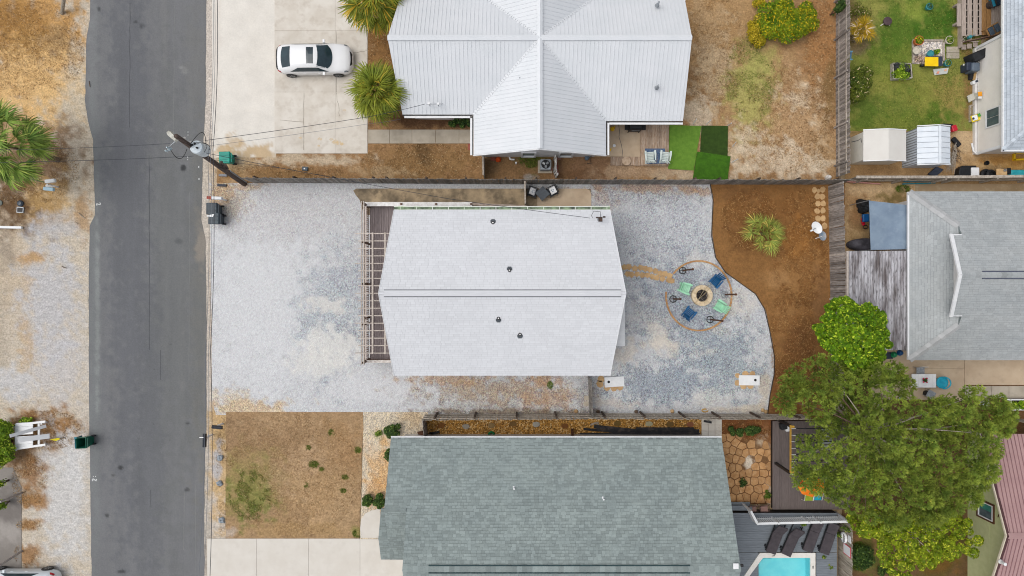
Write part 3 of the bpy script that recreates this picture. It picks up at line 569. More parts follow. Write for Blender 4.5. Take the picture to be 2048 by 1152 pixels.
for (px, py, f, sg) in ((986, 443, fN, 1), (1019, 538, fN, 1), (997, 640, fS, -1), (1040, 672, fS, -1)):
    p = f.ray(px, py); U, V, N = f.basis(); Mx = Matrix((U, V, N)).transposed()
    vt = MB().box(p + N * 0.018, (0.30, 0.16, 0.022), rot=Mx).box(p - V * 0.09 + N * 0.018, (0.2, 0.1, 0.02), rot=Mx).build('roof_vent', m_vent, cot)
    MB().lathe(p + Vector((0, -0.08 * sg if f is fN else 0.10, -0.02)), [(0.11, 0), (0.10, 0.10), (0.075, 0.16), (0.05, 0.16)], 16).build('vent_collar', m_dark, vt, smooth=False)
    MB().lathe(p + Vector((0, -0.08 * sg if f is fN else 0.10, -0.02)), [(0.04, 0.1), (0.04, 0.20), (0.0, 0.2)], 10).build('vent_pipe', m_white, vt)
p = fN.ray(1198, 440)
mb = MB().tube([p - Vector((0, 0, 0.2)), p + Vector((0, 0, 0.75))], 0.035, 8).lathe(p, [(0.13, 0), (0.06, 0.06), (0.04, 0.08)], 10)
mb.build('service_mast', m_metal, cot)
MB().box(p + Vector((-0.02, -0.04, 0.78)), (0.22, 0.26, 0.14)).box(p + Vector((0.2, 0.1, 0.72)), (0.14, 0.08, 0.1)).box(p + Vector((-0.2, 0.06, 0.74)), (0.14, 0.07, 0.1)).build('weatherhead', pm('brown insulator', c(82, 58, 44), c(46, 40, 38), 9, 0.5), cot)
MB().tube([p + Vector((0, 0.1, 0.72)), p + Vector((0.02, 0.42, 0.5)), p + Vector((-0.35, 0.46, 0.42)), p + Vector((-0.5, 0.2, 0.5)), p + Vector((-0.42, 0.05, 0.62))], 0.014, 5).build('drip_loop', m_black, cot)
# low white lean-to roof at the east end
q = [P(1222, 600, 2.6), P(1250, 600, 2.55), P(1250, 692, 2.55), P(1222, 692, 2.6)]
MB().slab(q, 0.08).build('porch_roof', m_white, cot)
mb = MB()
for yy in range(608, 692, 9): mb.bar(P(1223, yy, 2.61), P(1249.5, yy, 2.56), 0.02, 0.012)
mb.build('porch_roof_seam', m_white, cot)
for yy in (603, 689): q_ = P(1248, yy, 2.5); MB().bar((q_.x, q_.y, 0), q_, 0.1, 0.1).build('porch_post', m_white, cot)

# --- white metal-roofed house to the north
nh = thing('metal_roof_house', 'cross-gabled house with white ribbed metal roof and a white car parked beside it', 'house', (1.6, 11.5, 0))
EZ, RZ = 2.9, 5.2
ry = P(0, 75, RZ).y; yS = P(0, 229, EZ).y; yS2 = P(0, 242, EZ).y
xW, xE = P(775, 0, RZ).x, P(1384, 0, RZ).x; xc = P(1080, 0, RZ).x; vL, vR = P(947, 0, EZ).x, P(1212, 0, EZ).x
yE = P(0, 310, EZ).y; yA = P(0, 297, RZ).y; mS = (RZ - EZ) / (ry - yS)
m2 = (RZ - EZ) / (xc - vL); m3 = (RZ - EZ) / (vR - xc)
cx = Vector((xc, ry)); yN = 2 * ry - yS
metal_panels(Facet((xc, yS), EZ, (0, -1), mS, [(P(805, 0, EZ).x, yS), (vL, yS), (xc, ry), (xW, ry)]), nh, m_roofm)
metal_panels(Facet((xc, yS2), EZ, (0, -1), (RZ - EZ) / (ry - yS2), [(vR, yS2), (P(1366, 0, EZ).x, yS2), (xE, ry), (xc, ry)]), nh, m_roofm)
metal_panels(Facet((vL, ry), EZ, (-1, 0), m2, [(vL, yS), (vL, yE), (xc, yA), (xc, ry)]), nh, m_roofm)
metal_panels(Facet((vR, ry), EZ, (1, 0), m3, [(xc, ry), (xc, yA), (vR, yE), (vR, yS2)]), nh, m_roofm)
metal_panels(Facet((xc, yN), EZ, (0, 1), mS, [(P(805, 0, EZ).x, yN), (xW, ry), (xc, ry), (vL, yN)]), nh, m_roofm)
metal_panels(Facet((xc, yN), EZ, (0, 1), mS, [(vR, yN), (xc, ry), (xE, ry), (P(1366, 0, EZ).x, yN)]), nh, m_roofm)
metal_panels(Facet((vL, ry), EZ, (-1, 0), m2, [(vL, yN), (xc, ry), (xc, ry + 9), (vL, ry + 9)]), nh, m_roofm)
metal_panels(Facet((vR, ry), EZ, (1, 0), m3, [(xc, ry), (vR, yN), (vR, ry + 9), (xc, ry + 9)]), nh, m_roofm)
mb = MB()
def ridgecap(mb, a, b, w=0.30, h=0.03):
    a, b = Vector(a), Vector(b); d = (b - a).normalized(); s_ = Vector((-d.y, d.x, 0)).normalized(); up = Vector((0, 0, 1))
    mb.add([a + up * h, b + up * h, b + s_ * w / 2 + up * (h - w * 0.25), a + s_ * w / 2 + up * (h - w * 0.25), b - s_ * w / 2 + up * (h - w * 0.25), a - s_ * w / 2 + up * (h - w * 0.25)], [(0, 1, 2, 3) if s_.cross(d).z < 0 else (3, 2, 1, 0), (5, 4, 1, 0)])
for a, b in (((xW, ry, RZ + 0.05), (xc, ry, RZ + 0.05)), ((xc, ry, RZ + 0.05), (xE, ry, RZ + 0.05)), ((xc, ry, RZ + 0.05), (xc, yA, RZ + 0.05)), ((xc, ry, RZ + 0.05), (xc, ry + 9, RZ + 0.05))): ridgecap(mb, a, b)
mb.build('ridge_cap', m_roofm, nh)
mb = MB()
for a, b in (((vL, yS), cx), ((vR, yS2), cx), ((vL, yN), cx), ((vR, yN), cx)):
    n = 34
    for i in range(n):                                             # notched closures along the valley
        p, q = [Vector((a[0] + (cx.x - a[0]) * t, a[1] + (cx.y - a[1]) * t, EZ + (RZ - EZ) * t + 0.035 + 0.006 * (i % 2))) for t in (i / n, (i + 0.85) / n)]
        mb.bar(p, q, 0.11 + 0.05 * (i % 2), 0.02)
mb.build('valley_flashing', m_roofm, nh)
xe = P(1366, 0, EZ).x; x8 = P(805, 0, EZ).x
for wp in ([(x8 + 0.35, yS + 0.45), (x8 + 0.35, yN - 0.45), (xe - 0.4, yN - 0.45), (xe - 0.4, yS2 + 0.42)], ):
    walls('wall', wp, 0, 2.86, m_wallw, nh)
mb = MB(); mb.prism([(vL + 0.35, ry), (vL + 0.35, 8.25), (vR - 0.35, 8.25), (vR - 0.35, ry)], 0, 2.85)
mb.add([(vL + 0.35, 8.26, 2.85), (vR - 0.35, 8.26, 2.85), (xc, 8.26, 4.92)], [(0, 1, 2)]); mb.build('wing_wall', m_wallw, nh)
for px in (1058, 1134): window(nh, (P(px, 0, 1.8).x, 8.25, 1.0), 0.92, 1.25, (0, -1), m_white, [m_glass], mull=0, fw=0.09, d=0.10)
mb = MB(); zg = EZ - 0.02
for a, b in (((x8, yS - 0.05, zg), (vL - 0.1, yS - 0.05, zg)), ((vL - 0.05, yS - 0.1, zg), (vL - 0.05, yE, zg)), ((vR + 0.1, yS2 - 0.05, zg), (xe, yS2 - 0.05, zg)), ((vR + 0.05, yS2, zg), (vR + 0.05, yE, zg))): mb.bar(a, b, 0.05, 0.05)
mb.build('gutter', m_dark, nh)
mb = MB(); zg = EZ - 0.06
for a, b in (((x8 + 0.1, yS - 0.13, zg), (vL - 0.2, yS - 0.13, zg)), ((vL - 0.13, yS - 0.2, zg), (vL - 0.13, yE, zg)), ((vR + 0.2, yS2 - 0.13, zg), (xe, yS2 - 0.13, zg)), ((vR + 0.13, yS2 - 0.1, zg), (vR + 0.13, yE, zg))): mb.bar(a, b, 0.13, 0.06)
for sg, x in ((1, vL), (-1, vR)): mb.bar((x, yE - 0.03, EZ - 0.08), (xc, yA - 0.03, RZ - 0.08), 0.04, 0.14)
mb.build('fascia', m_white, nh)
for (px, py) in ((1040, 157), (1160, 125), (1316, 172), (1052, 5), (1317, 6)):
    z = 4.4; p = P(px, py, z); MB().lathe(p - Vector((0, 0, 0.35)), [(0.13, 0), (0.06, 0.28), (0.05, 0.5), (0.0, 0.5)], 12).build('roof_vent', m_metal, nh)
p = P(860, 212, 3.3); mb = MB().tube([p, p + Vector((0.02, 0.02, 0.6))], 0.03, 8).tube([p + Vector((0.5, 0, 0)), p + Vector((0.52, 0.02, 0.45))], 0.03, 8).tube([p + Vector((-0.15, 0, 0.4)), p + Vector((0.8, 0.04, 0.3))], 0.02, 6); mb.build('service_mast', m_metal, nh)
MB().box(p + Vector((0, 0, 0.62)), (0.14, 0.14, 0.1)).box(p + Vector((0.52, 0, 0.46)), (0.12, 0.12, 0.1)).build('weatherhead', m_white, nh)

# --- green-shingled house to the south
sh = thing('green_roof_house', 'large house with green grey shingle roof beside the brown pebble strip', 'house', (2.6, -15, 0))
t1 = Facet((0, -8.76), 3.0, (0, 1), 0.508, [(-7.09, -8.76), (12.28, -8.76), (12.32, -15.16), (-5.9, -15.16), (-5.9, -12.38), (-7.14, -12.38)])
t2 = Facet((0, -21.56), 3.0, (0, -1), 0.508, [(-5.9, -21.56), (12.28, -21.56), (12.32, -15.16), (-5.9, -15.16)])
t3 = Facet((0, -15.9), 3.02, (0, -1), 0.513, [(-7.14, -15.9), (-5.9, -15.9), (-5.9, -12.38), (-7.14, -12.38)])
t4 = Facet((0, -12.95), 2.95, (0, 1), 0.5, [(-7.69, -12.95), (-7.12, -12.95), (-7.12, -14.42), (-7.69, -14.42)])
t5 = Facet((0, -15.92), 2.95, (0, -1), 0.5, [(-7.69, -15.92), (-7.12, -15.92), (-7.12, -14.42), (-7.69, -14.42)])
mb = MB()
for f in (t1, t2, t3, t4, t5): deck(mb, f)
mb.build('roof', m_under, sh)
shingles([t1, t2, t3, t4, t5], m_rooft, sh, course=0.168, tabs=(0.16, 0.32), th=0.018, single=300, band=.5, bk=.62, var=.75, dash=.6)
mb = MB(); zr = 6.25
caps(mb, (-5.9, -15.16, zr), (12.3, -15.16, zr), 0.17, Vector((0, 1, -0.5)), Vector((0, -1, -0.5)))
mb.build('ridge_cap', m_rooft, sh); mb = MB()
caps(mb, (-7.14, -12.38, 4.84), (-5.95, -12.38, 4.84), 0.16, Vector((0, 1, -0.5)), Vector((0, -1, -0.5)))
mb.build('ridge_cap', m_rooft, sh); mb = MB()
caps(mb, (-7.69, -14.42, 3.69), (-7.14, -14.42, 3.69), 0.13, Vector((0, 1, -0.5)), Vector((0, -1, -0.5)))
mb.build('ridge_cap', m_rooft, sh)
mb = MB(); xa, xb = P(857, 0, 6.2).x, P(1380, 0, 6.2).x
for sg in (-1, 1): mb.bar((xa, -15.16 + sg * 0.2, zr - 0.06), (xb, -15.16 + sg * 0.2, zr - 0.06), 0.06, 0.05)
mb.build('ridge_vent_slot', pm('dark slot', c(48, 72, 76), c(40, 58, 62), 4, 0.8), sh)
walls('wall', [(-6.7, -9.2), (11.85, -9.2), (11.85, -21), (-5.5, -21), (-5.5, -15.5), (-6.7, -15.5)], 0, 2.95, m_wallw, sh)
mb = MB(); mb.add([(11.85, -9.2, 2.95), (11.85, -21, 2.95), (11.85, -15.16, 5.9)], [(0, 1, 2)]); mb.build('gable', m_wallw, sh)
mb = MB(); mb.bar((-7.09, -8.72, 2.97), (12.28, -8.72, 2.97), 0.06, 0.12); mb.build('fascia', m_white, sh)
MB().bar((-7.0, -8.80, 3.02), (12.2, -8.80, 3.02), 0.05, 0.03).build('gutter_edge', m_dark, sh)
for (px, py) in ((1028, 975), (1206, 996)):
    p = t1.ray(px, py); MB().lathe(p, [(0.09, -0.02), (0.045, 0.05), (0.045, 0.3), (0, 0.3)], 10).build('plumbing_vent', m_white, sh)
p = Vector((12.35, -15.0, 6.1)); MB().box(p, (0.3, 0.12, 0.1)).build('gable_camera', m_dark, sh)
MB().box(p + Vector((-0.3, 0.02, 0.16)), (0.28, 0.32, 0.04)).build('patch_flashing', m_white, sh)

# --- grey hip-roofed house to the east
eh = thing('hip_roof_house', 'house with grey shingle hip roof and white gable trim behind the stained carport', 'house', (28, 0.7, 0))
g1 = Facet((23.4, 0.72), 2.8, (-1, 0), 0.565, [(23.4, 5.68), (23.4, -4.24), (25.5, -2.14), (25.5, 3.58)])
g2 = Facet((23.4, 5.68), 2.8, (0, 1), 0.565, [(23.4, 5.68), (34.5, 5.68), (34.5, 0.72), (24.55, 0.72), (24.9, 3.0), (25.5, 3.0), (25.5, 3.58)])
g3 = Facet((23.4, -4.24), 2.8, (0, -1), 0.565, [(23.4, -4.24), (34.5, -4.24), (34.5, 0.72), (24.55, 0.72), (24.9, -1.56), (25.5, -1.56), (25.5, -2.14)])
mb = MB()
for f in (g1, g2, g3): deck(mb, f)
mb.build('roof', m_under, eh)
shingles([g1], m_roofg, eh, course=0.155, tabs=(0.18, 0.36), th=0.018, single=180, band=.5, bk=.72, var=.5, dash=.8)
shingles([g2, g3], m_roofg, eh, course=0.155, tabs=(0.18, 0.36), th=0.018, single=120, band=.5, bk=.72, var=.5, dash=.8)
mb = MB(); dn = -0.42
caps(mb, (23.4, 5.68, 2.83), (25.5, 3.58, 4.02), 0.2, Vector((-0.7, -0.7, -0.4)), Vector((0.7, 0.7, -0.4)))
mb.build('hip_cap', m_hip, eh); mb = MB()
caps(mb, (23.4, -4.24, 2.83), (25.5, -2.14, 4.02), 0.2, Vector((0.7, -0.7, -0.4)), Vector((-0.7, 0.7, -0.4)))
mb.build('hip_cap', m_hip, eh); mb = MB()
caps(mb, (24.55, 0.72, 5.62), (34.5, 0.72, 5.62), 0.17, Vector((0, 1, -0.55)), Vector((0, -1, -0.55)))
mb.build('ridge_cap', m_roofg, eh)
mb = MB(); xa = P(1966, 0, 5.6).x
for sg in (-1, 1): mb.bar((xa, 0.72 + sg * 0.19, 5.55), (34.5, 0.72 + sg * 0.19, 5.55), 0.05, 0.05)
mb.build('ridge_vent_slot', pm('blue slot', c(74, 78, 98), c(66, 70, 88), 4, 0.8), eh)
mb = MB(); mb.bar((24.87, 3.05, 4.33), (24.52, 0.72, 5.64), 0.2, 0.1); mb.bar((24.87, -1.61, 4.33), (24.52, 0.72, 5.64), 0.2, 0.1); mb.bar((24.8, 3.02, 4.28), (25.5, 3.02, 4.28), 0.05, 0.1); mb.bar((24.8, -1.58, 4.28), (25.5, -1.58, 4.28), 0.05, 0.1)
mb.build('gable_trim', m_white, eh)
mb = MB(); mb.add([(25.3, 3.0, 3.8), (25.3, -1.56, 3.8), (25.3, -1.56, 4.1), (25.3, 0.72, 5.4), (25.3, 3.0, 4.1)], [(0, 1, 2, 3, 4)]); mb.build('gable', m_wallw, eh)
walls('wall', [(23.8, 5.25), (34.5, 5.25), (34.5, -3.8), (23.8, -3.8)], 0, 2.75, m_wallw, eh)
MB().bar((23.36, 5.66, 2.74), (23.36, -4.22, 2.74), 0.10, 0.12).build('fascia', m_white, eh)

# --- beige house in the north-east corner
bh = thing('beige_house', 'beige vinyl sided house with light shingle roof beside the green lawn', 'house', (31, 12, 0))
h1 = Facet((28.9, 8.13), 2.8, (-1, 0), 0.45, [(28.9, 26), (28.9, 8.13), (34.0, 13.23), (34.0, 26)])
h2 = Facet((28.9, 8.13), 2.8, (0, -1), 0.45, [(28.9, 8.13), (34.0, 8.13), (34.0, 13.23)])
mb = MB(); deck(mb, h1); deck(mb, h2); mb.build('roof', m_under, bh)
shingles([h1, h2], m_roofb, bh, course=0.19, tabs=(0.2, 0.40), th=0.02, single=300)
mb = MB(); caps(mb, (28.9, 8.13, 2.83), (34, 13.23, 5.12), 0.15, Vector((-0.7, 0.7, -0.3)), Vector((0.7, -0.7, -0.3)), step=0.2); mb.build('ridge_cap', m_roofb, bh)
walls('wall', [(29.18, 8.45), (34, 8.45), (34, 26), (31.2, 26), (31.2, 15.0), (29.18, 15.0)], 0, 2.75, m_wallb, bh)
for i in range(13): MB().add([(29.175, 8.45, 0.25 + 0.19 * i), (29.175, 15.0, 0.25 + 0.19 * i), (29.155, 15.0, 0.25 + 0.19 * i), (29.155, 8.45, 0.25 + 0.19 * i), (29.172, 8.45, 0.44 + 0.19 * i), (29.172, 15.0, 0.44 + 0.19 * i)], [(0, 1, 2, 3), (3, 2, 5, 4)]).build('siding_board', m_wallb, bh)
MB().prism([(29.0, 8.4), (29.16, 8.4), (29.16, 15.05), (29.0, 15.05)], 0, 0.22).build('footing', m_wallw, bh)
mb = MB(); mb.bar((28.9, 8.05, 2.78), (28.9, 26, 2.78), 0.09, 0.14); mb.bar((28.86, 8.08, 2.78), (34, 8.08, 2.78), 0.09, 0.14); mb.build('gutter', m_white, bh)
MB().bar((29.15, 15.03, 0.1), (29.15, 15.03, 2.7), 0.16, 0.16).build('corner_trim', m_white, bh)
MB().bar((29.16, 8.45, 0.1), (29.16, 8.45, 2.7), 0.14, 0.14).build('corner_trim', m_white, bh)
MB().tube([(28.95, 8.3, 2.65), (29.06, 8.36, 2.4), (29.06, 8.36, 0.35), (28.98, 8.6, 0.12), (28.92, 9.1, 0.06)], 0.055, 8).build('downspout', m_white, bh)
window(bh, (29.14, 10.35, 1.65), 1.15, 1.1, (-1, 0), m_white, m_glass, mull=1, fw=0.07)

# --- red metal-roofed green house in the south-east corner
rh = thing('red_roof_house', 'green stucco house with dusty red metal roof behind the pine tree', 'house', (31, -14, 0))
r1 = Facet((28, -8.64), 2.6, (0, 1), 0.293, [(27.85, -8.64), (36, -8.64), (36, -14.1), (28.25, -14.1)])
r2 = Facet((28, -19.56), 2.6, (0, -1), 0.293, [(27.85, -19.56), (36, -19.56), (36, -14.1), (28.25, -14.1)])
m_rib = pm('red rib', c(150, 116, 118), c(138, 105, 108), 2, 0.5)
metal_panels(r1, rh, m_roofr, wid=0.9, rib=0.225, rh=0.03, mi_rib=m_rib, rw=0.03); metal_panels(r2, rh, m_roofr, wid=0.9, rib=0.225, rh=0.03, mi_rib=m_rib, rw=0.03)
mb = MB()
for a, b in (((27.82, -8.64, 2.58), (28.22, -14.1, 4.18)), ((27.82, -19.56, 2.58), (28.22, -14.1, 4.18))): mb.bar(a, b, 0.13, 0.07)
mb.build('rake_trim', m_roofrd, rh)
mb = MB()
for a, b in (((27.73, -8.64, 2.52), (28.13, -14.1, 4.12)), ((27.73, -19.56, 2.52), (28.13, -14.1, 4.12))): mb.bar(a, b, 0.07, 0.12)
mb.build('fascia', pm('cream trim', c(226, 216, 196), c(206, 196, 176), 3, 0.6), rh)
mb = MB(); ridgecap(mb, (28.2, -14.1, 4.24), (36, -14.1, 4.24), 0.34); mb.build('ridge_cap', m_roofr, rh)
mb = MB(); X = 28.69; yz = [(-8.95, 0), (-19.2, 0), (-19.2, 2.6), (-14.1, 4.1), (-8.95, 2.6)]
mb.add([(X, y, z) for y, z in yz] + [(X + 0.2, y, z) for y, z in yz], [(0, 1, 2, 3, 4), (9, 8, 7, 6, 5)] + [(i, i + 5, (i + 1) % 5 + 5, (i + 1) % 5) for i in range(5)]); mb.build('wall', m_wallgn, rh)
MB().bar((X - 0.005, -11.9, 1.95), (X - 0.005, -18, 1.95), 0.012, 0.012).build('wall_seam', m_wallgn, rh)
wn_ = window(rh, (X, -13.47, 1.68), 1.15, 1.35, (-1, 0), m_brownf, m_glass, mull=0, fw=0.09, d=0.07)
window(rh, (X - 0.012, -13.47, 1.68), 0.94, 1.15, (-1, 0), m_white, [m_tealg, m_glass], mull=1, fw=0.055, d=0.06)
p = P(2006, 1126, 4.0); MB().lathe(p - Vector((0, 0, 0.2)), [(0.13, 0), (0.09, 0.1), (0.09, 0.4), (0, 0.42)], 12).build('roof_vent', m_white, rh)
mb = MB(); mb.tube([(28.66, -13.2, 3.0), (28.5, -13.25, 3.05), (28.4, -13.4, 3.1)], 0.03, 6); mb.build('wall_lamp', m_brownf, rh)

# --- stained carport, tarp shelter, sheds
cp = thing('carport', 'flat corrugated carport roof stained black and white beside the grey hip roof', 'carport', (21.8, -0.7, 0))
m_stain = pm('lichen stained roof sheet', c(188, 187, 192), c(104, 97, 97), 1.5, 0.8, stretch=(1.7, 0.30, 1), lo=0.42, hi=0.64, c3=c(64, 58, 60), s3=8.0, w3=0.8, rnd=0.06, detail=9)
nx_ = 4; w_ = (23.52 - 19.97) / nx_
for i in range(nx_):
    mb = MB(); k = 24; vs = []
    for j in range(k + 1):
        x = 19.97 + i * w_ + w_ * j / k; z = 2.5 + 0.022 * math.cos(j / k * 2 * math.pi * 5) + 0.01 * i
        vs += [(x, 2.2, z), (x, -3.68, z - 0.05)]
    mb.add(vs, [(2 * j, 2 * j + 1, 2 * j + 3, 2 * j + 2) for j in range(k)]); mb.build('roof_sheet', m_stain, cp)
mb = MB(); mb.bar((19.95, 2.2, 2.40), (19.95, -3.6, 2.36), 0.12, 0.18); mb.build('beam', m_perg, cp)
for y in (2.05, -0.7, -3.5): MB().bar((20.02, y, 0), (20.02, y, 2.3), 0.1).build('post', m_perg, cp)
tp = thing('tarp_shelter', 'blue grey tarp stretched on poles between fence and grey hip roof', 'tarp', P(1778, 450))
m_tarp = pm('blue grey tarp', c(132, 150, 168), c(118, 136, 156), 1.2, 0.7, bump=0.03, c3=c(146, 162, 178), s3=3)
qa = [P(1738, 401, 2.35), P(1815, 410, 2.45), P(1816, 498, 2.5), P(1741, 500, 2.3)]; n = 12; vs = []
for i in range(n + 1):
    for j in range(n + 1):
        u, v = i / n, j / n; p = (qa[0] * (1 - u) + qa[1] * u) * (1 - v) + (qa[3] * (1 - u) + qa[2] * u) * v
        p.z -= 0.16 * math.sin(math.pi * u) * math.sin(math.pi * v) + 0.02 * math.sin(9 * u + 5 * v); vs.append(p)
mb = MB(); mb.add(vs, [(i * (n + 1) + j, (i + 1) * (n + 1) + j, (i + 1) * (n + 1) + j + 1, i * (n + 1) + j + 1) for i in range(n) for j in range(n)]); mb.build('canopy', m_tarp, tp, smooth=True)
for q in (qa[0], qa[3]): MB().tube([(q.x, q.y, 0), (q.x, q.y, q.z + 0.03)], 0.025, 8).build('pole', m_metal, tp)
mb = MB(); mb.tube([qa[0] - Vector((0, 0, .03)), qa[3] - Vector((0, 0, .03))], 0.02, 6); mb.build('edge_pole', m_black, tp)

def shed(name, label, x0, x1, y0, y1, zw, zr, xr, wallm, roofm, ribs):
    t = thing(name, label, 'shed', ((x0 + x1) / 2, (y0 + y1) / 2, 0))
    walls('wall', [(x0 + 0.05, y0 + 0.05), (x1 - 0.05, y0 + 0.05), (x1 - 0.05, y1 - 0.05), (x0 + 0.05, y1 - 0.05)], 0, zw, wallm, t)
    for yy in (y0 + 0.05, y1 - 0.05): MB().add([(x0 + 0.05, yy, zw), (x1 - 0.05, yy, zw), (xr, yy, zr - 0.03)], [(0, 1, 2)]).build('gable', wallm, t)
    for a, b, za, zb in ((x0, xr, zw, zr), (xr, x1, zr, zw)):
        if ribs:
            n = 7
            for i in range(n):
                ya, yb = y0 + (y1 - y0) * i / n, y0 + (y1 - y0) * (i + 1) / n; mb = MB(); mb.slab([(a, ya, za + 0.02), (b, ya, zb + 0.02), (b, yb - 0.012, zb + 0.02), (a, yb - 0.012, za + 0.02)], 0.03)
                mb.bar((a, ya + 0.02, za + 0.04), (b, ya + 0.02, zb + 0.04), 0.03, 0.03); mb.build('roof_panel', roofm, t)
        else: MB().slab([(a, y0 - 0.03, za + 0.02), (b, y0 - 0.03, zb + 0.02), (b, y1 + 0.03, zb + 0.02), (a, y1 + 0.03, za + 0.02)], 0.06).build('roof_panel', roofm, t)
    mb = MB()
    for yy in (y0 - 0.05, y1 + 0.05): mb.bar((x0, yy, zw), (xr, yy, zr), 0.05, 0.1); mb.bar((xr, yy, zr), (x1, yy, zw), 0.05, 0.1)
    mb.build('gable_trim', m_white, t)
    if ribs:
        mb = MB()
        for i in range(14): yy = y0 + 0.12 + (y1 - y0 - 0.2) * i / 13; mb.bar((x0 + 0.04, yy, 0.05), (x0 + 0.04, yy, zw - 0.03), 0.02, 0.05)
        mb.build('wall_rib', m_metal, t); mb = MB(); mb.bar((xr, y0, zr + 0.05), (xr, y1, zr + 0.05), 0.16, 0.02); mb.build('ridge_cap', roofm, t)
    return t
shed('resin_shed', 'smooth beige resin shed by the grey slat fence, west one of two sheds', 21.22, 23.8, 7.72, 9.5, 1.75, 2.05, P(1777, 0, 2.05).x, pm('beige resin', c(238, 234, 222), c(230, 226, 214), 4, 0.5), pm('beige resin roof', c(222, 219, 212), c(216, 212, 205), 1, 0.5), False)
shed('metal_shed', 'white ribbed metal shed beside the beige resin shed, with branches piled behind', 24.5, 26.5, 7.5, 9.75, 1.7, 2.0, P(1879, 0, 2.0).x, pm('pale ribbed steel', c(220, 228, 238), c(204, 214, 226), 3, 0.5), pm('white shed steel', c(228, 234, 240), c(216, 224, 232), 1.5, 0.45), True)
# ------------------------------------------------------------------ paving
def slab_mat(name, a, b, st, w=0.5, rnd=0.04): return pm(name, a, b, 0.9, 0.88, rnd=rnd, c3=st, s3=1.7, w3=w, detail=8)
m_drv = slab_mat('driveway concrete', c(222, 216, 206), c(208, 200, 188), c(184, 172, 157), 0.42)
m_drvw = slab_mat('pale new concrete', c(220, 215, 206), c(214, 208, 198), c(204, 198, 188), 0.35, 0.02)
m_walk = slab_mat('walk concrete', c(190, 180, 164), c(172, 162, 146), c(156, 148, 134), 0.5, 0.05)
m_old = slab_mat('mould stained concrete', c(190, 168, 136), c(116, 104, 86), c(96, 86, 72), 0.7, 0.05)
m_pat = slab_mat('sandy patio concrete', c(204, 184, 158), c(192, 170, 144), c(176, 156, 134), 0.5, 0.04)
m_flag = pm('sandstone flag', c(196, 152, 104), c(176, 130, 84), 2.5, 0.85, rnd=0.15, c3=c(214, 180, 138), s3=6)
m_step = pm('tan stepping stone', c(206, 172, 126), c(186, 150, 106), 3, 0.85, rnd=0.10)
m_brick = pm('tan edging brick', c(198, 156, 108), c(180, 134, 88), 5, 0.85, rnd=0.12)
def slab(parent, poly, mat, z0, z1, name='slab', gap=0.012):
    """one cast slab; poly in photo pixels at its top height, shrunk by the joint"""
    q = [P(x, y, z1) for x, y in poly]; cc = sum(q, Vector()) / len(q)
    q = [p + (cc - p).normalized() * gap for p in q]
    return MB().prism([(p.x, p.y) for p in q], z0, z1).build(name, mat, parent)
def struct(name, loc, label=None):
    o = bpy.data.objects.new(name, None); COL.objects.link(o); o.location = loc; o['kind'] = 'structure'
    if label: o['label'] = label
    return o
def irregular(cx, cy, r, n=7, ang=0.0, jit=0.28, asp=1.0):
    return [(cx + r * (1 + R.uniform(-jit, jit)) * math.cos(ang + 2 * math.pi * k / n), cy + r * asp * (1 + R.uniform(-jit, jit)) * math.sin(ang + 2 * math.pi * k / n)) for k in range(n)]
m_rust = pm('rust stained concrete', c(216, 190, 148), c(210, 200, 184), 7, .9)
dw = struct('driveway', P(640, 150))
xs, ys = [549, 608, 671, 735], [-70, 61, 184, 307]
for i in range(3):
    for j in range(3): slab(dw, [(xs[i], ys[j]), (xs[i + 1], ys[j]), (xs[i + 1], ys[j + 1]), (xs[i], ys[j + 1])], m_drv, 0.0, 0.05, gap=0.008)
slab(dw, [(549, -70), (735, -70), (735, 307), (549, 307)], slab_mat('joint concrete', c(186, 176, 162), c(170, 160, 146), c(160, 150, 136)), 0.0, 0.04, 'base_slab')
for x, y, r in ((673, 285, 8), (684, 288, 5), (640, 278, 5), (601, 276, 3), (690, 221, 4), (638, 292, 3), (663, 279, 4)):
    q = [P(u, v, .0) for u, v in irregular(x, y, r, 11, 0, .4, .6)]; MB().prism([(p.x, p.y) for p in q], .045, .0535).build('rust_stain', m_rust, dw)
cr = MB()
for a in ((673, 185, 679, 232, 8, 1.2), (608, 186, 607, 300, 10, 0.8), (672, 62, 673, 184, 8, 0.8), (702, 107, 733, 101, 6, 1), (560, 240, 606, 244, 6, 0.6)): ribbon(cr, wander(*a), 0.022, 0.0545)
cr.build('hairline_crack', pm('crack', c(150, 140, 126), c(130, 120, 108), 9, 0.9), dw)
wk = struct('front_walk', P(840, 272))
xs = [736, 779, 824, 871, 918, 945]
for i in range(5): slab(wk, [(xs[i], 259), (xs[i + 1], 259), (xs[i + 1], 287), (xs[i], 287)], m_walk, 0, 0.05)
dw = struct('driveway', P(610, 1120))
xs = [414, 513, 617, 720]
for i in range(3): slab(dw, [(xs[i], 1077), (xs[i + 1], 1077), (xs[i + 1], 1222), (xs[i], 1222)], m_drvw, 0, 0.055)
slab(dw, [(720, 1078), (806, 1078), (806, 1222), (720, 1222)], m_drvw, 0, 0.055)
slab(dw, [(721, 1076), (720, 1056), (722, 1038), (730, 1027), (744, 1020), (760, 1017), (764, 1076)], m_drvw, 0, 0.055)
pt = struct('side_patio', P(940, 396))
slab(pt, [(706, 381), (712, 377), (838, 377), (838, 408), (730, 408), (722, 404), (711, 390)], m_old, 0, 0.07)
for a, b in ((840, 980), (982, 1072)): slab(pt, [(a, 377), (b, 377), (b, 430), (a, 430)], m_old, 0, 0.07)
slab(pt, [(1074, 377), (1172, 377), (1179, 380), (1183, 388), (1183, 430), (1074, 430)], m_pat, 0, 0.07)
slab(pt, [(712, 378), (1182, 378), (1182, 430), (728, 430)], m_old, 0, 0.055, 'base_slab')
bp = struct('back_patio', P(1247, 280))
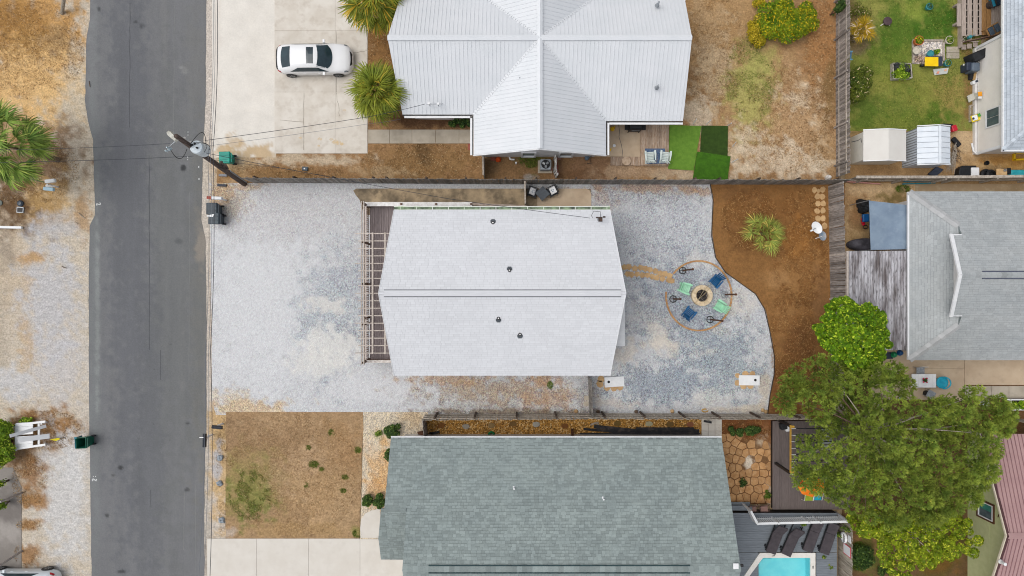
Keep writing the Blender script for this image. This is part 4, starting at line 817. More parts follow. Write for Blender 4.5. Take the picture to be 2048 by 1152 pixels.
slab(bp, [(1214, 245), (1281, 245), (1281, 314), (1188, 313), (1188, 303), (1214, 303)], m_pat, 0, 0.05)
cr = MB(); ribbon(cr, [(1237, 247), (1239, 262), (1238, 274), (1243, 290), (1245, 303), (1244, 314)], 0.03, 0.055); cr.build('patio_crack', m_crack, bp)
ep = struct('east_patio', P(1930, 765))
for q in ([(1742, 700), (1929, 700), (1929, 737), (1742, 737)], [(1929, 700), (2120, 700), (2120, 770), (1929, 770)], [(1742, 737), (1929, 737), (1929, 800), (1742, 800)]): slab(ep, q, m_pat, 0, 0.06)
for a, b in ((1930, 1983), (1983, 2018), (2018, 2120)): slab(ep, [(a, 772), (b, 772), (b, 796), (a, 796)], m_walk, 0, 0.06)
gw = struct('garden_walk', P(1423, 860))
for i in range(3):
    for j in range(4): slab(gw, [(1403 + i * 13.6, 838 + j * 12), (1416.6 + i * 13.6, 838 + j * 12), (1416.6 + i * 13.6, 850 + j * 12), (1403 + i * 13.6, 850 + j * 12)], m_drvw, 0, 0.07)
# four pavers by the lawn planters
gp = thing('paver_patch', 'four grey pavers laid in a square beside the potted plants on the green lawn', 'paving', P(1905, 105))
for i in range(2):
    for j in range(2): slab(gp, [(1893 + i * 13, 93 + j * 12), (1906 + i * 13, 93 + j * 12), (1906 + i * 13, 105 + j * 12), (1893 + i * 13, 105 + j * 12)], m_walk, 0, 0.045, 'paver')
for i, (x, y) in enumerate(((1172.5, 796), (1172.5, 807))):
    q = P(x, y); tag(MB().box(q + Vector((0, 0, .055)), (0.28, 0.28, 0.05), rz=0.1 * i).build('concrete_paver', m_walk), ('upper', 'lower')[i] + ' of two small concrete pavers lying west of the short dark fence', 'paver', 'loose square pavers')

def voronoi_cells(seeds, box, shrink=0.06, grow=None):
    out = []
    for i, s in enumerate(seeds):
        pl = [(box[0], box[1]), (box[2], box[1]), (box[2], box[3]), (box[0], box[3])]
        for j, q in enumerate(seeds):
            if i == j: continue
            n = (q[0] - s[0], q[1] - s[1]); m_ = ((q[0] + s[0]) / 2, (q[1] + s[1]) / 2); L = math.hypot(*n)
            pl = clip_half(pl, n, n[0] * m_[0] + n[1] * m_[1] - shrink * L * L / 2)
            if len(pl) < 3: break
        if len(pl) >= 3: out.append(pl)
    return out
# stepping-stone path towards the fire pit
sp = thing('stepping_path', 'two-row path of tan flagstones leading from the cottage to the fire pit', 'path', P(1300, 545))
seeds = []
for k in range(10):
    t = k / 9; x, y = 1249 + t * 92, 534 + t * t * 10 + t * 6; seeds += [(x + R.uniform(-2, 2), y + R.uniform(-1.5, 1.5)), (x + 5 + R.uniform(-2, 2), y + 13 + R.uniform(-1.5, 1.5))]
for s in seeds:
    a = R.uniform(0, 3); pl = irregular(s[0], s[1], 6.4, 5, a, 0.14); q = [P(x, y, 0.07) for x, y in pl]; MB().prism([(p.x, p.y) for p in q], 0.01, 0.065 + R.uniform(0, 0.015)).build('stone', m_step, sp)
sp = thing('stone_row', 'double row of tan flagstones in brown mulch by the east slat fence', 'path', P(1640, 405))
for k, (x, y) in enumerate([(1629, 380), (1645, 379), (1637, 382), (1635, 393), (1645, 393), (1636, 407), (1646, 407), (1634, 422), (1646, 421), (1636, 437), (1646, 437), (1649, 452)]):
    pl = irregular(x, y, 5.6 if k != 2 else 3.4, 7, R.uniform(0, 3), 0.16, 1.15 if k != 2 else 1.4); q = [P(a, b, 0.07) for a, b in pl]; MB().prism([(p.x, p.y) for p in q], 0.02, 0.08 + R.uniform(0, 0.015)).build('stone', m_step, sp)
fp = thing('flagstone_patio', 'patio of irregular sandstone flags between the green roof house and brown deck', 'patio', P(1490, 940))
sd = []
for gy in range(9):
    for gx_ in range(7): sd.append((1448 + gx_ * 15 + (gy % 2) * 7 + R.uniform(-4, 4), 874 + gy * 15 + R.uniform(-4, 4)))
for pl in voronoi_cells(sd, (1436, 868, 1541, 1006), 0.10):
    cx_ = sum(p[0] for p in pl) / len(pl); cy_ = sum(p[1] for p in pl) / len(pl)
    if cx_ > 1524 and R.random() < 0.45 or (1490 < cx_ < 1508 and 915 < cy_ < 938): continue
    if cx_ > 1470 + 40 * (cy_ - 868) / 20 and cy_ < 890: continue
    q = [P(x, y, 0.06) for x, y in pl]; MB().prism([(p.x, p.y) for p in q], 0.01, 0.06 + R.uniform(0, 0.012)).build('flagstone', m_flag, fp)
# brick ring round the fire pit
br = thing('brick_edging', 'broken ring of tan edging bricks set in gravel around the fire pit', 'edging', P(1398, 592))
cxy, rx_, ry_ = (1397.5, 591.5), 65.5, 69.5
for a0, a1, rr in ((-141, 20, 1.0), (20, 187, 1.0)):
    n = int((a1 - a0) / 360 * 2 * math.pi * 67 * 0.0315 / 0.205)
    for i in range(n):
        a = math.radians(a0 + (a1 - a0) * (i + 0.5) / n); q = P(cxy[0] + rx_ * math.cos(a), cxy[1] + ry_ * math.sin(a), 0.06)
        MB().box((q.x, q.y, 0.055 + R.uniform(0, 0.015)), (0.10, 0.195, 0.09), rz=math.atan2(-ry_ * math.sin(a) , rx_ * math.cos(a)) + R.uniform(-.04, .04)).build('brick', m_brick, br)
# gravel-bed discs in the pebble strip
for i, (x, y, nm, col, lab) in enumerate(((883, 851, 'round_stepping_stone', c(132, 88, 44), 'brown round stepping stone nearest the fence corner post on the pebble strip'), (932, 853, 'round_stepping_stone', c(168, 160, 148), 'pale pointed stepping stone west of the green hose reel on the pebble strip'), (983, 851, 'round_stepping_stone', c(150, 124, 84), 'olive tan stepping stone just above the green hose reel'),
        (1026, 848, 'round_stepping_stone', c(126, 96, 56), 'dull brown stepping stone just east of the green hose reel'), (1072, 849, 'round_stepping_stone', c(176, 172, 162), 'pale grey oval stepping stone in the middle of the pebble strip'), (1130, 852, 'round_stepping_stone', c(128, 84, 44), 'brown stepping stone just east of the pale oval stone on the pebble strip'),
        (1235, 847, 'round_stepping_stone', c(120, 96, 50), 'small olive stepping stone above the black sheeting on the pebble strip'), (1298, 848, 'round_stepping_stone', c(176, 170, 140), 'pale jagged stepping stone above the black sheeting on the pebble strip'), (1340, 849, 'round_stepping_stone', c(118, 92, 52), 'dark mottled stepping stone above the east end of the black sheeting'), (1381, 849, 'round_stepping_stone', c(146, 94, 66), 'reddish round stepping stone at the east end of the pebble strip'))):
    q = [P(a, b, 0.07) for a, b in irregular(x, y, 7.5, 9, R.uniform(0, 2), 0.12, 0.72)]
    tag(MB().prism([(p.x, p.y) for p in q], 0.02, 0.07).build(nm, pm('stone tint', col, tuple(v * .85 for v in col[:3]) + (1,), 6, 0.9)), lab, 'stepping stone', 'stepping stones in the pebble strip')

# ------------------------------------------------------------------ decks
def boards_ns(parent, x0, x1, y0, y1, z, pitch, mat, th=0.03, gap=0.008, name='deck_board', jit=0.0):
    """boards running north-south between world limits"""
    n = max(1, round((x1 - x0) / pitch)); p = (x1 - x0) / n
    for i in range(n): MB().box((x0 + (i + .5) * p, (y0 + y1) / 2 + R.uniform(-jit, jit), z - th / 2 - R.uniform(0, 0.003)), (p - gap, y1 - y0, th)).build(name, mat, parent)
def boards_ew(parent, x0, x1, y0, y1, z, pitch, mat, th=0.03, gap=0.008, name='deck_board'):
    n = max(1, round((y1 - y0) / pitch)); p = (y1 - y0) / n
    for i in range(n): MB().box(((x0 + x1) / 2, y0 + (i + .5) * p, z - th / 2 - R.uniform(0, 0.003)), (x1 - x0, p - gap, th)).build(name, mat, parent)
DZ = 0.85
wd = thing('front_deck', 'stained wooden deck with baluster railing along the west end of the cottage', 'deck', (-7.4, 0, 0))
xd0, xd1, yd0, yd1 = -8.86, -6.32, -4.42, 5.05
boards_ns(wd, xd0 + 0.08, xd1, yd0, yd1, DZ, 0.145, m_deck, gap=0.012)
boards_ew(wd, xd1, 1.0, 4.08, 5.05, DZ, 0.145, m_deck, gap=0.012)
MB().prism([(xd0 + 0.1, yd0 + .02), (xd1 - .02, yd0 + .02), (xd1 - .02, yd1 - .02), (xd0 + 0.1, yd1 - .02)], 0.1, DZ - 0.05).prism([(xd1, 4.1), (1, 4.1), (1, 5.02), (xd1, 5.02)], 0.1, DZ - 0.05).build('substructure', m_brail, wd)
_bal = MB().box((0, 0, 0.5), (0.038, 0.038, 1.0)).mesh('baluster', pm('baluster wood', c(170, 140, 116), c(140, 112, 92), 5, 0.8, rnd=0.12))
def railing(parent, a, b, z, h=1.05, cap=m_cap, capw=0.16, step=0.13, posts=(), bal=_bal, railm=None):
    a, b = Vector((a[0], a[1], z)), Vector((b[0], b[1], z)); L = (b - a).length; d = (b - a) / L; n = int(L / step); off = Vector(parent.location)
    za = Vector((0, 0, h)); MB().bar(a + za, b + za, capw, 0.04).build('rail_cap', cap, parent)
    MB().bar(a + Vector((0, 0, h - 0.1)), b + Vector((0, 0, h - 0.1)), 0.04, 0.09).build('top_rail', railm or m_brail, parent); MB().bar(a + Vector((0, 0, 0.12)), b + Vector((0, 0, 0.12)), 0.04, 0.09).build('bottom_rail', railm or m_brail, parent)
    for i in range(1, n): piece('baluster', bal, parent, a + d * (L * i / n) - off, scale=(1, 1, h - 0.04))
    for t in posts: p = a + d * t; MB().bar(p - Vector((0, 0, z)), p + Vector((0, 0, h + 0.1)), 0.11).build('post', railm or m_brail, parent)
railing(wd, (xd0, yd0), (xd0, yd1), DZ, posts=(0.0, 2.6, 9.46), capw=0.2, cap=pm('pinkish rail cap', c(206, 194, 186), c(184, 168, 158), 4, 0.75, stretch=(2, 2, 1)))
railing(wd, (xd0, yd1), (-2.4, yd1), DZ, posts=(2.2, 4.3, 6.4), capw=0.25, cap=pm('white rail board', c(240, 238, 236), c(216, 212, 208), 5, .7))
railing(wd, (xd0, yd0), (-6.5, yd0), DZ)
a, b = (-2.4, yd1), (0.9, yd1 - 0.02)                                       # handrail falling along the ramp
MB().bar((a[0], a[1], DZ + 1.05), (b[0], b[1], 0.95), 0.14, 0.04).build('ramp_rail_cap', pm('ramp rail cap', c(196, 180, 166), c(170, 152, 138), 4, 0.75), wd)
mb = MB()
for i in range(24): t = (i + .5) / 24; x = a[0] + (b[0] - a[0]) * t; mb.bar((x, a[1], 0.12 + (DZ - 0.1) * (1 - t)), (x, a[1], 0.92 + (DZ + .1) * (1 - t)), 0.038)
mb.build('ramp_balusters', m_brail, wd)['kind'] = 'stuff'
# pergola over the deck
pg = thing('pergola', 'pale timber pergola of rafters in front of the cottage roof', 'pergola', (-8.2, -0.3, 0))
PZ = 2.86; ya_, yb_ = P(0, 467, PZ).y, P(0, 706, PZ).y
for x in (-8.87, -8.73): MB().bar((x, 5.12, PZ - 0.13), (x, -4.52, PZ - 0.13), 0.045, 0.19).build('beam', m_perg, pg)
for y in (5.0, P(0, 487, 1.5).y, P(0, 568, 1.5).y, P(0, 647, 1.5).y, -4.42): MB().bar((-8.80, y, 0), (-8.80, y, PZ - 0.15), 0.10).build('post', m_brail, pg)
for i in range(17):
    y = ya_ + (yb_ - ya_) * i / 16; MB().bar((-9.04 if i % 4 else -9.22, y, PZ), (-6.5, y, PZ + 0.02), 0.05, 0.13, up=(0, 0, 1)).build('rafter', m_perg, pg)
for px in (745, 770): x = P(px, 0, PZ + 0.1).x; MB().bar((x, ya_ + 0.05, PZ + 0.09), (x, yb_ - 0.05, PZ + 0.09), 0.09, 0.045).build('purlin', m_perg, pg)
# wooden back deck of the metal-roof house
bd = thing('back_deck', 'bare wooden deck with two pale chairs beside the artificial turf', 'deck', P(1309, 290))
q0, q1 = P(1281, 331, 0.2), P(1338, 248, 0.2); boards_ns(bd, q0.x, q1.x, q0.y, q1.y, 0.2, 0.145, m_deckw, th=0.04, gap=0.010)
q0, q1 = P(1221, 331, 0.16), P(1281, 314, 0.16); boards_ns(bd, q0.x, q1.x - 0.02, q0.y, q1.y, 0.16, 0.16, m_deckw, th=0.04, gap=0.012, jit=0.02)
# deck on the north-east corner
nd = thing('bench_deck', 'grey slatted deck with open gaps beside the beige house wall', 'deck', P(1945, 40))
m_dgr = pm('grey deck plank', c(184, 170, 160), c(158, 144, 134), 3, 0.85, rnd=0.1, stretch=(8, .8, 1)); m_dbr = pm('ochre deck board', c(176, 134, 84), c(150, 110, 66), 3, 0.8, rnd=0.1, stretch=(8, .8, 1))
for px in (1928, 1939.5, 1951): q = P(px, 35, 0.45); MB().box((q.x, (P(0, 72, .45).y + P(0, -70, .45).y) / 2, 0.43), (0.27, P(0, -70, .45).y - P(0, 72, .45).y, 0.04)).build('plank', m_dgr, nd)
for px, w_, m in ((1961, 0.14, m_dgr), (1968, 0.28, m_dbr), (1978, 0.28, m_dbr), (1986, 0.2, m_dgr), (1993, 0.2, m_dgr), (2000, 0.2, m_dgr)): q = P(px, 35, 0.42); MB().box((q.x, (P(0, 70, .42).y + P(0, -70, .42).y) / 2, 0.40), (w_, P(0, -70, .42).y - P(0, 70, .42).y, 0.04)).build('plank', m, nd)
q0, q1 = P(1924, 70, 0), P(2002, -70, 0); MB().prism([(q0.x, q0.y), (q1.x, q0.y), (q1.x, q1.y), (q0.x, q1.y)], 0.02, 0.2).build('joist_frame', pm('dark joists', c(50, 40, 34), c(36, 30, 26), 3, 0.9), nd)
for k in range(7):
    y = P(0, 8 + k * 12.5, .38).y; MB().bar((P(1923, 0, .38).x, y, 0.36), (P(1958, 0, .38).x, y, 0.36), 0.05, 0.08).build('joist', m_dgr, nd)
q = P(1922, 30); MB().box((P(1922, 0, .3).x, (P(0, 95, .3).y + P(0, -70, .3).y) / 2, 0.2), (0.06, P(0, -70, .3).y - P(0, 95, .3).y, 0.4)).build('side_board', m_dgr, nd)
for k, (px, py) in enumerate(((1928, 94), (1939, 92), (1951, 89))): q = P(px, py, .3); MB().box((q.x, q.y, 0.28), (0.28, 0.3, 0.04)).build('step_plank', m_dgr, nd)
mb = MB(); mb.bar(P(1928, 84, 0.9), P(1996, 70, 1.0), 0.05, 0.35, up=(0, 0, 1)); mb.build('side_screen', m_brail, nd)

# brown deck and pool deck
bk = thing('brown_deck', 'dark brown composite deck with yellow framed pergola under the pine tree', 'deck', P(1610, 935))
q0, q1 = P(1545, 1019, 0.4), P(1700, 842, 0.4); boards_ns(bk, q0.x, q1.x, q0.y, q1.y, 0.40, 0.142, m_deckb)
MB().prism([(q0.x + .03, q0.y + .03), (q1.x - .03, q0.y + .03), (q1.x - .03, q1.y - .03), (q0.x + .03, q1.y - .03)], 0.02, 0.36).build('skirt', m_black, bk)
yp = thing('yellow_pergola', 'pergola with one yellow beam and dark slats over the brown deck', 'pergola', P(1600, 900))
YZ = 2.7; xb = P(1581, 0, YZ).x
m_yel = pm('yellow painted beam', c(204, 160, 64), c(180, 138, 54), 4, 0.7)
MB().bar((xb, P(0, 850, YZ).y, YZ), (xb, P(0, 946, YZ).y, YZ), 0.06, 0.14).build('beam', m_yel, yp)
for py in (853, 944): MB().box((xb + 0.1, P(0, py, YZ).y, YZ + 0.02), (0.2, 0.11, 0.14)).build('beam_bracket', m_yel, yp)
for py in (852, 946): MB().bar((xb, P(0, py, YZ).y, 0.4), (xb, P(0, py, YZ).y, YZ - 0.08), 0.14).build('post', m_black, yp)
for k in range(8):
    y = P(0, 857 + k * 13, 2.65).y; MB().bar((xb + 0.05, y, 2.62), (xb + 2.9, y, 2.62), 0.05, 0.09).build('slat', m_black, yp); MB().bar((xb + 0.05, y, 2.69), (xb + 0.32, y, 2.69), 0.03, 0.02).build('hanger', m_white, yp)
for k in range(4): q0, q1 = P(1641, 857 + k * 11, 2.4), P(1665, 866 + k * 11, 2.4); MB().box(((q0.x + q1.x) / 2, (q0.y + q1.y) / 2, 2.4), (0.68, 0.27, 0.03)).build('shade_panel', pm('grey shade panel', c(176, 182, 180), c(160, 166, 164), 4, 0.6), yp)
for px in (1645, 1661): q = P(px, 890, 2.4); MB().bar((q.x, q.y, .4), (q.x, q.y, 2.38), 0.08).build('post', m_black, yp)

pz = 0.75
pd_ = thing('pool_deck', 'blue grey composite deck with plunge pool and white railing', 'deck', P(1570, 1080))
q0, q1 = P(1455, 1240, pz), P(1674, 1026, pz); py1 = P(0, 1104, pz)
px0 = P(1488, 0, pz).x; px1 = P(1632, 0, pz).x; pyT = P(0, 1105, pz).y
boards_ew(pd_, q0.x, q1.x, pyT + 0.02, q1.y, pz, 0.142, m_deckg); boards_ew(pd_, q0.x, px0 + 0.9, q0.y, pyT, pz, 0.142, m_deckg); boards_ew(pd_, px1 + 0.02, q1.x, q0.y, pyT, pz, 0.142, m_deckg)
for j, py in enumerate((1016, 1009)):
    a, b = P(1462, py, pz - 0.2 * (j + 1)), P(1500 if j else 1504, py, pz - 0.2 * (j + 1)); MB().box(((a.x + b.x) / 2, a.y, pz - 0.2 * (j + 1)), (b.x - a.x, 0.3, 0.05)).build('step', m_deckg, pd_)
MB().prism([(q0.x, q1.y - .02), (q1.x, q1.y - .02), (q1.x, pyT + .1), (q0.x, pyT + .1)], 0.02, pz - 0.05).build('skirt', m_black, pd_)
a = P(1594, 1042, pz); MB().bar((a.x, P(0, 1062, pz).y, pz + .004), (a.x, pyT + .05, pz + .004), 0.14, 0.012).build('joint_board', pm('joint board', c(116, 124, 130), c(104, 112, 118), 3, 0.6), pd_)
pool = thing('plunge_pool', 'turquoise plunge pool with white coping and a cut corner', 'pool', P(1570, 1130))
m_cop = pm('white pool coping', c(236, 232, 226), c(226, 222, 214), 3, 0.5); m_pool = pm('aqua pool shell', c(150, 232, 238), c(132, 222, 232), 1.5, 0.5)
out = [(1488, 1153), (1520, 1106), (1631, 1106), (1631, 1240), (1488, 1240)]; inn = [(1499, 1152), (1526, 1116), (1621, 1116), (1621, 1235), (1499, 1235)]
cz = pz + 0.06
for i in range(4):
    a, b, cc_, d_ = out[i], out[(i + 1) % 5], inn[(i + 1) % 5], inn[i]; MB().prism([tuple(P(x, y, cz)[:2]) for x, y in (a, b, cc_, d_)], cz - 0.09, cz).build('coping', m_cop, pool)
mb = MB(); pin = [P(x, y, cz) for x, y in inn]; n = 5
for i in range(n):
    a, b = pin[i], pin[(i + 1) % n]; mb.add([(a.x, a.y, cz - .095), (b.x, b.y, cz - .095), (b.x, b.y, 0.06), (a.x, a.y, 0.06)], [(0, 1, 2, 3)])
mb.add([(p.x, p.y, 0.06) for p in pin], [tuple(range(n))[::-1]]); mb.build('pool_shell', m_pool, pool)
a, b, d_ = P(1527, 1118, .5), P(1500, 1152, .5), P(1545, 1118, .5); e_ = P(1518, 1154, .5)
MB().prism([(a.x, a.y), (b.x, b.y), (b.x, b.y - 1), (e_.x, e_.y - 1), (e_.x, e_.y), (d_.x, d_.y)], 0.07, 0.42).build('pool_seat', m_pool, pool)
wt = NT('pool water'); nn_ = wt.noise(wt.pos(), 3.0, 3); wt.fin((1, 1, 1, 1), 0.03, 0.5)
tr_ = wt.n("ShaderNodeBsdfTransparent"); tr_.inputs[0].default_value = (0.86, 0.98, 0.98, 1); gl_ = wt.n("ShaderNodeBsdfGlossy"); gl_.inputs['Roughness'].default_value = 0.03
bp_ = wt.n("ShaderNodeBump"); bp_.inputs['Strength'].default_value = 0.2; bp_.inputs['Distance'].default_value = 0.05; wt.l(nn_, bp_.inputs['Height']); wt.l(bp_.outputs[0], gl_.inputs['Normal'])
fr_ = wt.n("ShaderNodeFresnel"); fr_.inputs['IOR'].default_value = 1.33; mx_ = wt.n("ShaderNodeMixShader"); wt.l(fr_.outputs[0], mx_.inputs[0]); wt.l(tr_.outputs[0], mx_.inputs[1]); wt.l(gl_.outputs[0], mx_.inputs[2]); wt.l(mx_.outputs[0], wt.out.inputs[0])
mb = MB(); mb.add([(p.x, p.y, cz - 0.12) for p in pin], [tuple(range(n))[::-1]]); o = mb.build('water_surface', wt.m, pool)
FT4 = [[(-1.1, -.6), (-1.1, .1), (-.6, .1)], [(-.7, -.6), (-.7, .7)], [(-.1, .7), (-.1, -.6), (.4, -.6)], [(-.1, 0), (.3, 0)], [(.7, -.6), (1.3, -.6)], [(1.0, -.6), (1.0, .7)]]
glyph('depth_mark', FT4, 1547, 1111, 2.6, 0.022, math.pi, pool, m_dark, cz + 0.004); glyph('depth_mark', FT4, 1626, 1135, 2.6, 0.022, math.radians(90), pool, m_dark, cz + 0.004)
# white vinyl railing
vr = thing('white_railing', 'white vinyl railing along the pool deck edge behind the dark loungers', 'railing', P(1590, 1035))
_wbal = MB().box((0, 0, 0.5), (0.045, 0.045, 1.0)).mesh('white_baluster', m_white)
pts = [P(1482, 1004, 0), P(1495, 1028, 0), P(1672, 1024, 0)]
railing(vr, pts[0], pts[1], pz, 1.0, m_white, 0.14, 0.13, bal=_wbal, railm=m_white, posts=(0.02,))
railing(vr, pts[1], pts[2], pz, 1.0, m_white, 0.14, 0.12, bal=_wbal, railm=m_white, posts=(0.0, 1.25, 3.1, 3.8, 5.5))

# ------------------------------------------------------------------ fences
def fence(name, label, pts, h, mat, pw=0.14, rails=(), side=1, posts=2.4, post_m=m_post, rail_m=m_rail, lean=0.0, group=None, top=False, jit=0.05, post_h=None):
    """slats one by one along ground points (photo pixels); side=+1 puts rails and posts on the left of the line"""
    W = [P(x, y) for x, y in pts]; mid = sum(W, Vector()) / len(W); t = thing(name, label, 'fence', mid, 0, group)
    me = MB().box((0, 0, 0.5), (0.93 * pw, 0.02, 1.0)).mesh('slat', mat); cnt = 0
    for a, b in zip(W[:-1], W[1:]):
        L = (b - a).length; d = (b - a) / L; nrm = Vector((-d.y, d.x, 0)) * side; ang = math.atan2(d.y, d.x); n = max(1, int(L / pw))
        for i in range(n):
            p = a + d * (L * (i + .5) / n) + nrm * R.uniform(-.006, .006)
            piece('slat', me, t, p - mid, (lean + R.uniform(-.012, .012), R.uniform(-.012, .012), ang), (L / n / pw, 1, h + R.uniform(-jit, jit * .4)))
        for z in rails: MB().bar(a + nrm * 0.035 + Vector((0, 0, z)), b + nrm * 0.035 + Vector((0, 0, z)), 0.04, 0.09).build('rail', rail_m, t)
        if top: MB().bar(a + Vector((0, 0, h + .01)), b + Vector((0, 0, h + .01)), top if top is not True else 0.12, 0.035).build('top_board', rail_m, t)
        s_ = posts * 0.3
        while posts and s_ < L:
            p = a + d * s_ + nrm * 0.10; MB().bar(p, p + Vector((0, 0, post_h or h - 0.1)), 0.10).build('post', post_m, t); s_ += posts
    return t
fence('slat_fence', 'long dark weathered slat fence north of the gravel yard', [(506, 365.5), (760, 367), (1048, 368.5), (1400, 369), (1676, 369)], 1.95, m_slatd, 0.142, rails=(0.4, 1.5), side=1, group='slat fences')
fence('slat_fence', 'grey slat fence with rails and posts between the sandy field and green lawn', [(1672, 355), (1671.5, 180), (1672, -40)], 1.8, m_slat, 0.14, rails=(0.45, 1.4), side=1, posts=2.4, post_m=m_slat, group='slat fences')
fence('slat_fence', 'tall grey brown slat fence on the east side of the mulch bed', [(1656, 372), (1658, 480), (1661, 630)], 2.05, m_slatb if False else m_slat, 0.14, rails=(), posts=0, group='slat fences')
fence('slat_fence', 'short brown fence run hidden partly under the lime green tree', [(1661, 631), (1661, 760), (1664, 826)], 1.9, m_slatb, 0.14, rails=(), posts=0, group='slat fences')
fence('board_fence', 'low pale grey board fence south of the two sheds', [(1684, 363), (1860, 363), (2060, 361)], 1.75, m_slatb, 0.16, rails=(0.5,), side=-1, posts=2.4, post_m=m_rail, top=0.16, group='slat fences')
fence('slat_fence', 'brown fence with dark posts south of the gravel yard', [(852, 828.5), (1010, 828), (1180, 826.5), (1400, 827), (1600, 828)], 1.9, m_slatb, 0.145, rails=(0.35, 0.95, 1.55), side=1, posts=2.42, group='slat fences', post_h=1.75)
fence('slat_fence', 'short fence stub turning south at the west end of the brown fence', [(851, 829), (856, 872)], 1.7, m_slat, 0.14, rails=(0.5, 1.4), side=-1, posts=0, group='slat fences')
fence('slat_fence', 'short dark fence between the cottage corner and the brown south fence', [(1176, 752), (1179, 826)], 1.75, m_slatd, 0.14, rails=(0.5, 1.4), side=1, posts=0, group='slat fences', lean=0.0)
fence('slat_fence', 'weathered fence east of the pool carrying the life ring', [(1676, 1030), (1675, 1180)], 1.85, m_slatb, 0.14, rails=(), posts=0, group='slat fences')
fence('slat_fence', 'brown fence piece between the pine tree and red metal roof', [(2018, 838), (2060, 838)], 1.8, m_slatb, 0.14, rails=(), posts=0, group='slat fences')
fence('gate_fence', 'narrow pale wooden gate between dark fence and cottage beside the patio chairs', [(1048.5, 371), (1049.5, 414)], 1.75, m_slatb, 0.14, rails=(0.4, 1.4), side=1, posts=0, top=0.09, group='slat fences')
fence('gate_fence', 'narrow pale fence from the metal roof house corner to the dark slat fence', [(967.5, 316), (968.5, 358)], 1.5, m_slatb, 0.14, rails=(0.4, 1.2), side=1, posts=0, top=0.09, group='slat fences')
pk = thing('picket_gate', 'white peeling picket gate beside the air conditioning unit', 'gate', P(1110, 337))
a, b = P(1106, 317, 0), P(1110, 357, 0); d = (b - a)
for i in range(8): t = (i + .5) / 8; q = a + d * t + Vector((0.06 * math.sin(t * 7), 0, 0)); MB().bar(q, q + Vector((0.05 + .05 * t, 0, 1.25)), 0.14, 0.03, up=(1, 0, 0)).build('picket', m_whitew, pk)
for z in (0.3, 1.0): MB().bar(a + Vector((.05, 0, z)), b + Vector((.08, 0, z)), 0.04, 0.09).build('rail', m_whitew, pk)
# ------------------------------------------------------------------ plants
def leaf_mat(name, a, b, dry=None, wd=0.3, tone=0.45, sc=1.6, rough=0.6):
    t = NT(name); p = t.pos(); n = t.noise(p, sc, 3)
    at = t.n("ShaderNodeAttribute", attribute_name='tone')
    col = t.mix(t.ramp(n, 0.35, 0.65), a, b)
    if dry: col = t.mix(t.ramp(at.outputs['Fac'], 1 - wd, 1 - wd + 0.02, 0, 1), col, dry)
    o = t.n("ShaderNodeObjectInfo"); h = t.n("ShaderNodeHueSaturation"); t.l(col, h.inputs['Color'])
    t.l(t.math('MULTIPLY', t.ramp(at.outputs['Fac'], 0, 1, 1 - tone, 1 + tone), t.ramp(o.outputs['Random'], 0, 1, 0.88, 1.12)), h.inputs['Value'])
    t.fin(h.outputs[0], rough, 0.25)
    tr = t.n("ShaderNodeBsdfTranslucent"); t.l(h.outputs[0], tr.inputs['Color']); mx = t.n("ShaderNodeMixShader"); mx.inputs[0].default_value = 0.28
    t.l(t.b.outputs[0], mx.inputs[1]); t.l(tr.outputs[0], mx.inputs[2]); t.l(mx.outputs[0], t.out.inputs[0])
    return t.m
L_PINE = leaf_mat('pine needles', c(172, 186, 80), c(116, 142, 60), c(204, 190, 92), 0.08, 0.6)
L_LIME = leaf_mat('lime leaves', c(132, 170, 24), c(92, 136, 20), c(190, 206, 56), 0.10, 0.55)
L_LOW = leaf_mat('yellow green leaves', c(150, 168, 30), c(110, 138, 24), c(188, 190, 58), 0.12, 0.5)
L_HEDGE = leaf_mat('hedge leaves', c(140, 172, 36), c(96, 134, 26), c(186, 204, 70), 0.15, 0.5)
L_BUSH = leaf_mat('dark shrub leaves', c(76, 104, 44), c(52, 80, 34), c(110, 130, 60), 0.1, 0.5)
L_BUSHN = leaf_mat('bright shrub leaves', c(146, 160, 28), c(88, 130, 22), c(206, 178, 30), 0.16, 0.45, sc=0.9)
L_YEL = leaf_mat('yellow shrub leaves', c(206, 178, 36), c(158, 152, 28), c(216, 190, 60), 0.2, 0.4, sc=1.0)
L_OLE = leaf_mat('oleander leaves', c(110, 120, 36), c(72, 94, 30), c(222, 200, 160), 0.05, 0.5)
L_PALM = leaf_mat('palm leaf', c(160, 166, 60), c(118, 134, 50), c(196, 166, 60), 0.12, 0.45, sc=1.2)
L_PALMW = leaf_mat('coastal palm leaf', c(158, 184, 84), c(110, 142, 66), c(176, 190, 96), 0.12, 0.45, sc=1.2)
L_PALMS = leaf_mat('young palm leaf', c(182, 192, 90), c(146, 166, 80), c(200, 184, 96), 0.16, 0.4, sc=2.2)
L_PALMY = leaf_mat('yellowing palm leaf', c(214, 172, 40), c(168, 148, 40), c(230, 212, 180), 0.3, 0.3, sc=2.2)
L_DRY = leaf_mat('dead palm leaf', c(190, 174, 152), c(160, 142, 120), None, 0, 0.3)
L_GRASS = leaf_mat('green grass tuft', c(112, 140, 44), c(84, 116, 36), c(160, 160, 80), 0.15, 0.45)
L_STRAW = leaf_mat('dry straw', c(186, 150, 100), c(140, 104, 62), c(214, 190, 150), 0.25, 0.4)
m_bark = pm('bark', c(120, 100, 84), c(84, 68, 56), 8, 0.9, bump=0.02); m_barkp = pm('pale branch bark', c(186, 176, 162), c(150, 138, 124), 8, 0.9)
m_palmtrunk = pm('palm trunk', c(150, 130, 108), c(104, 86, 70), 9, 0.95, bump=0.03)

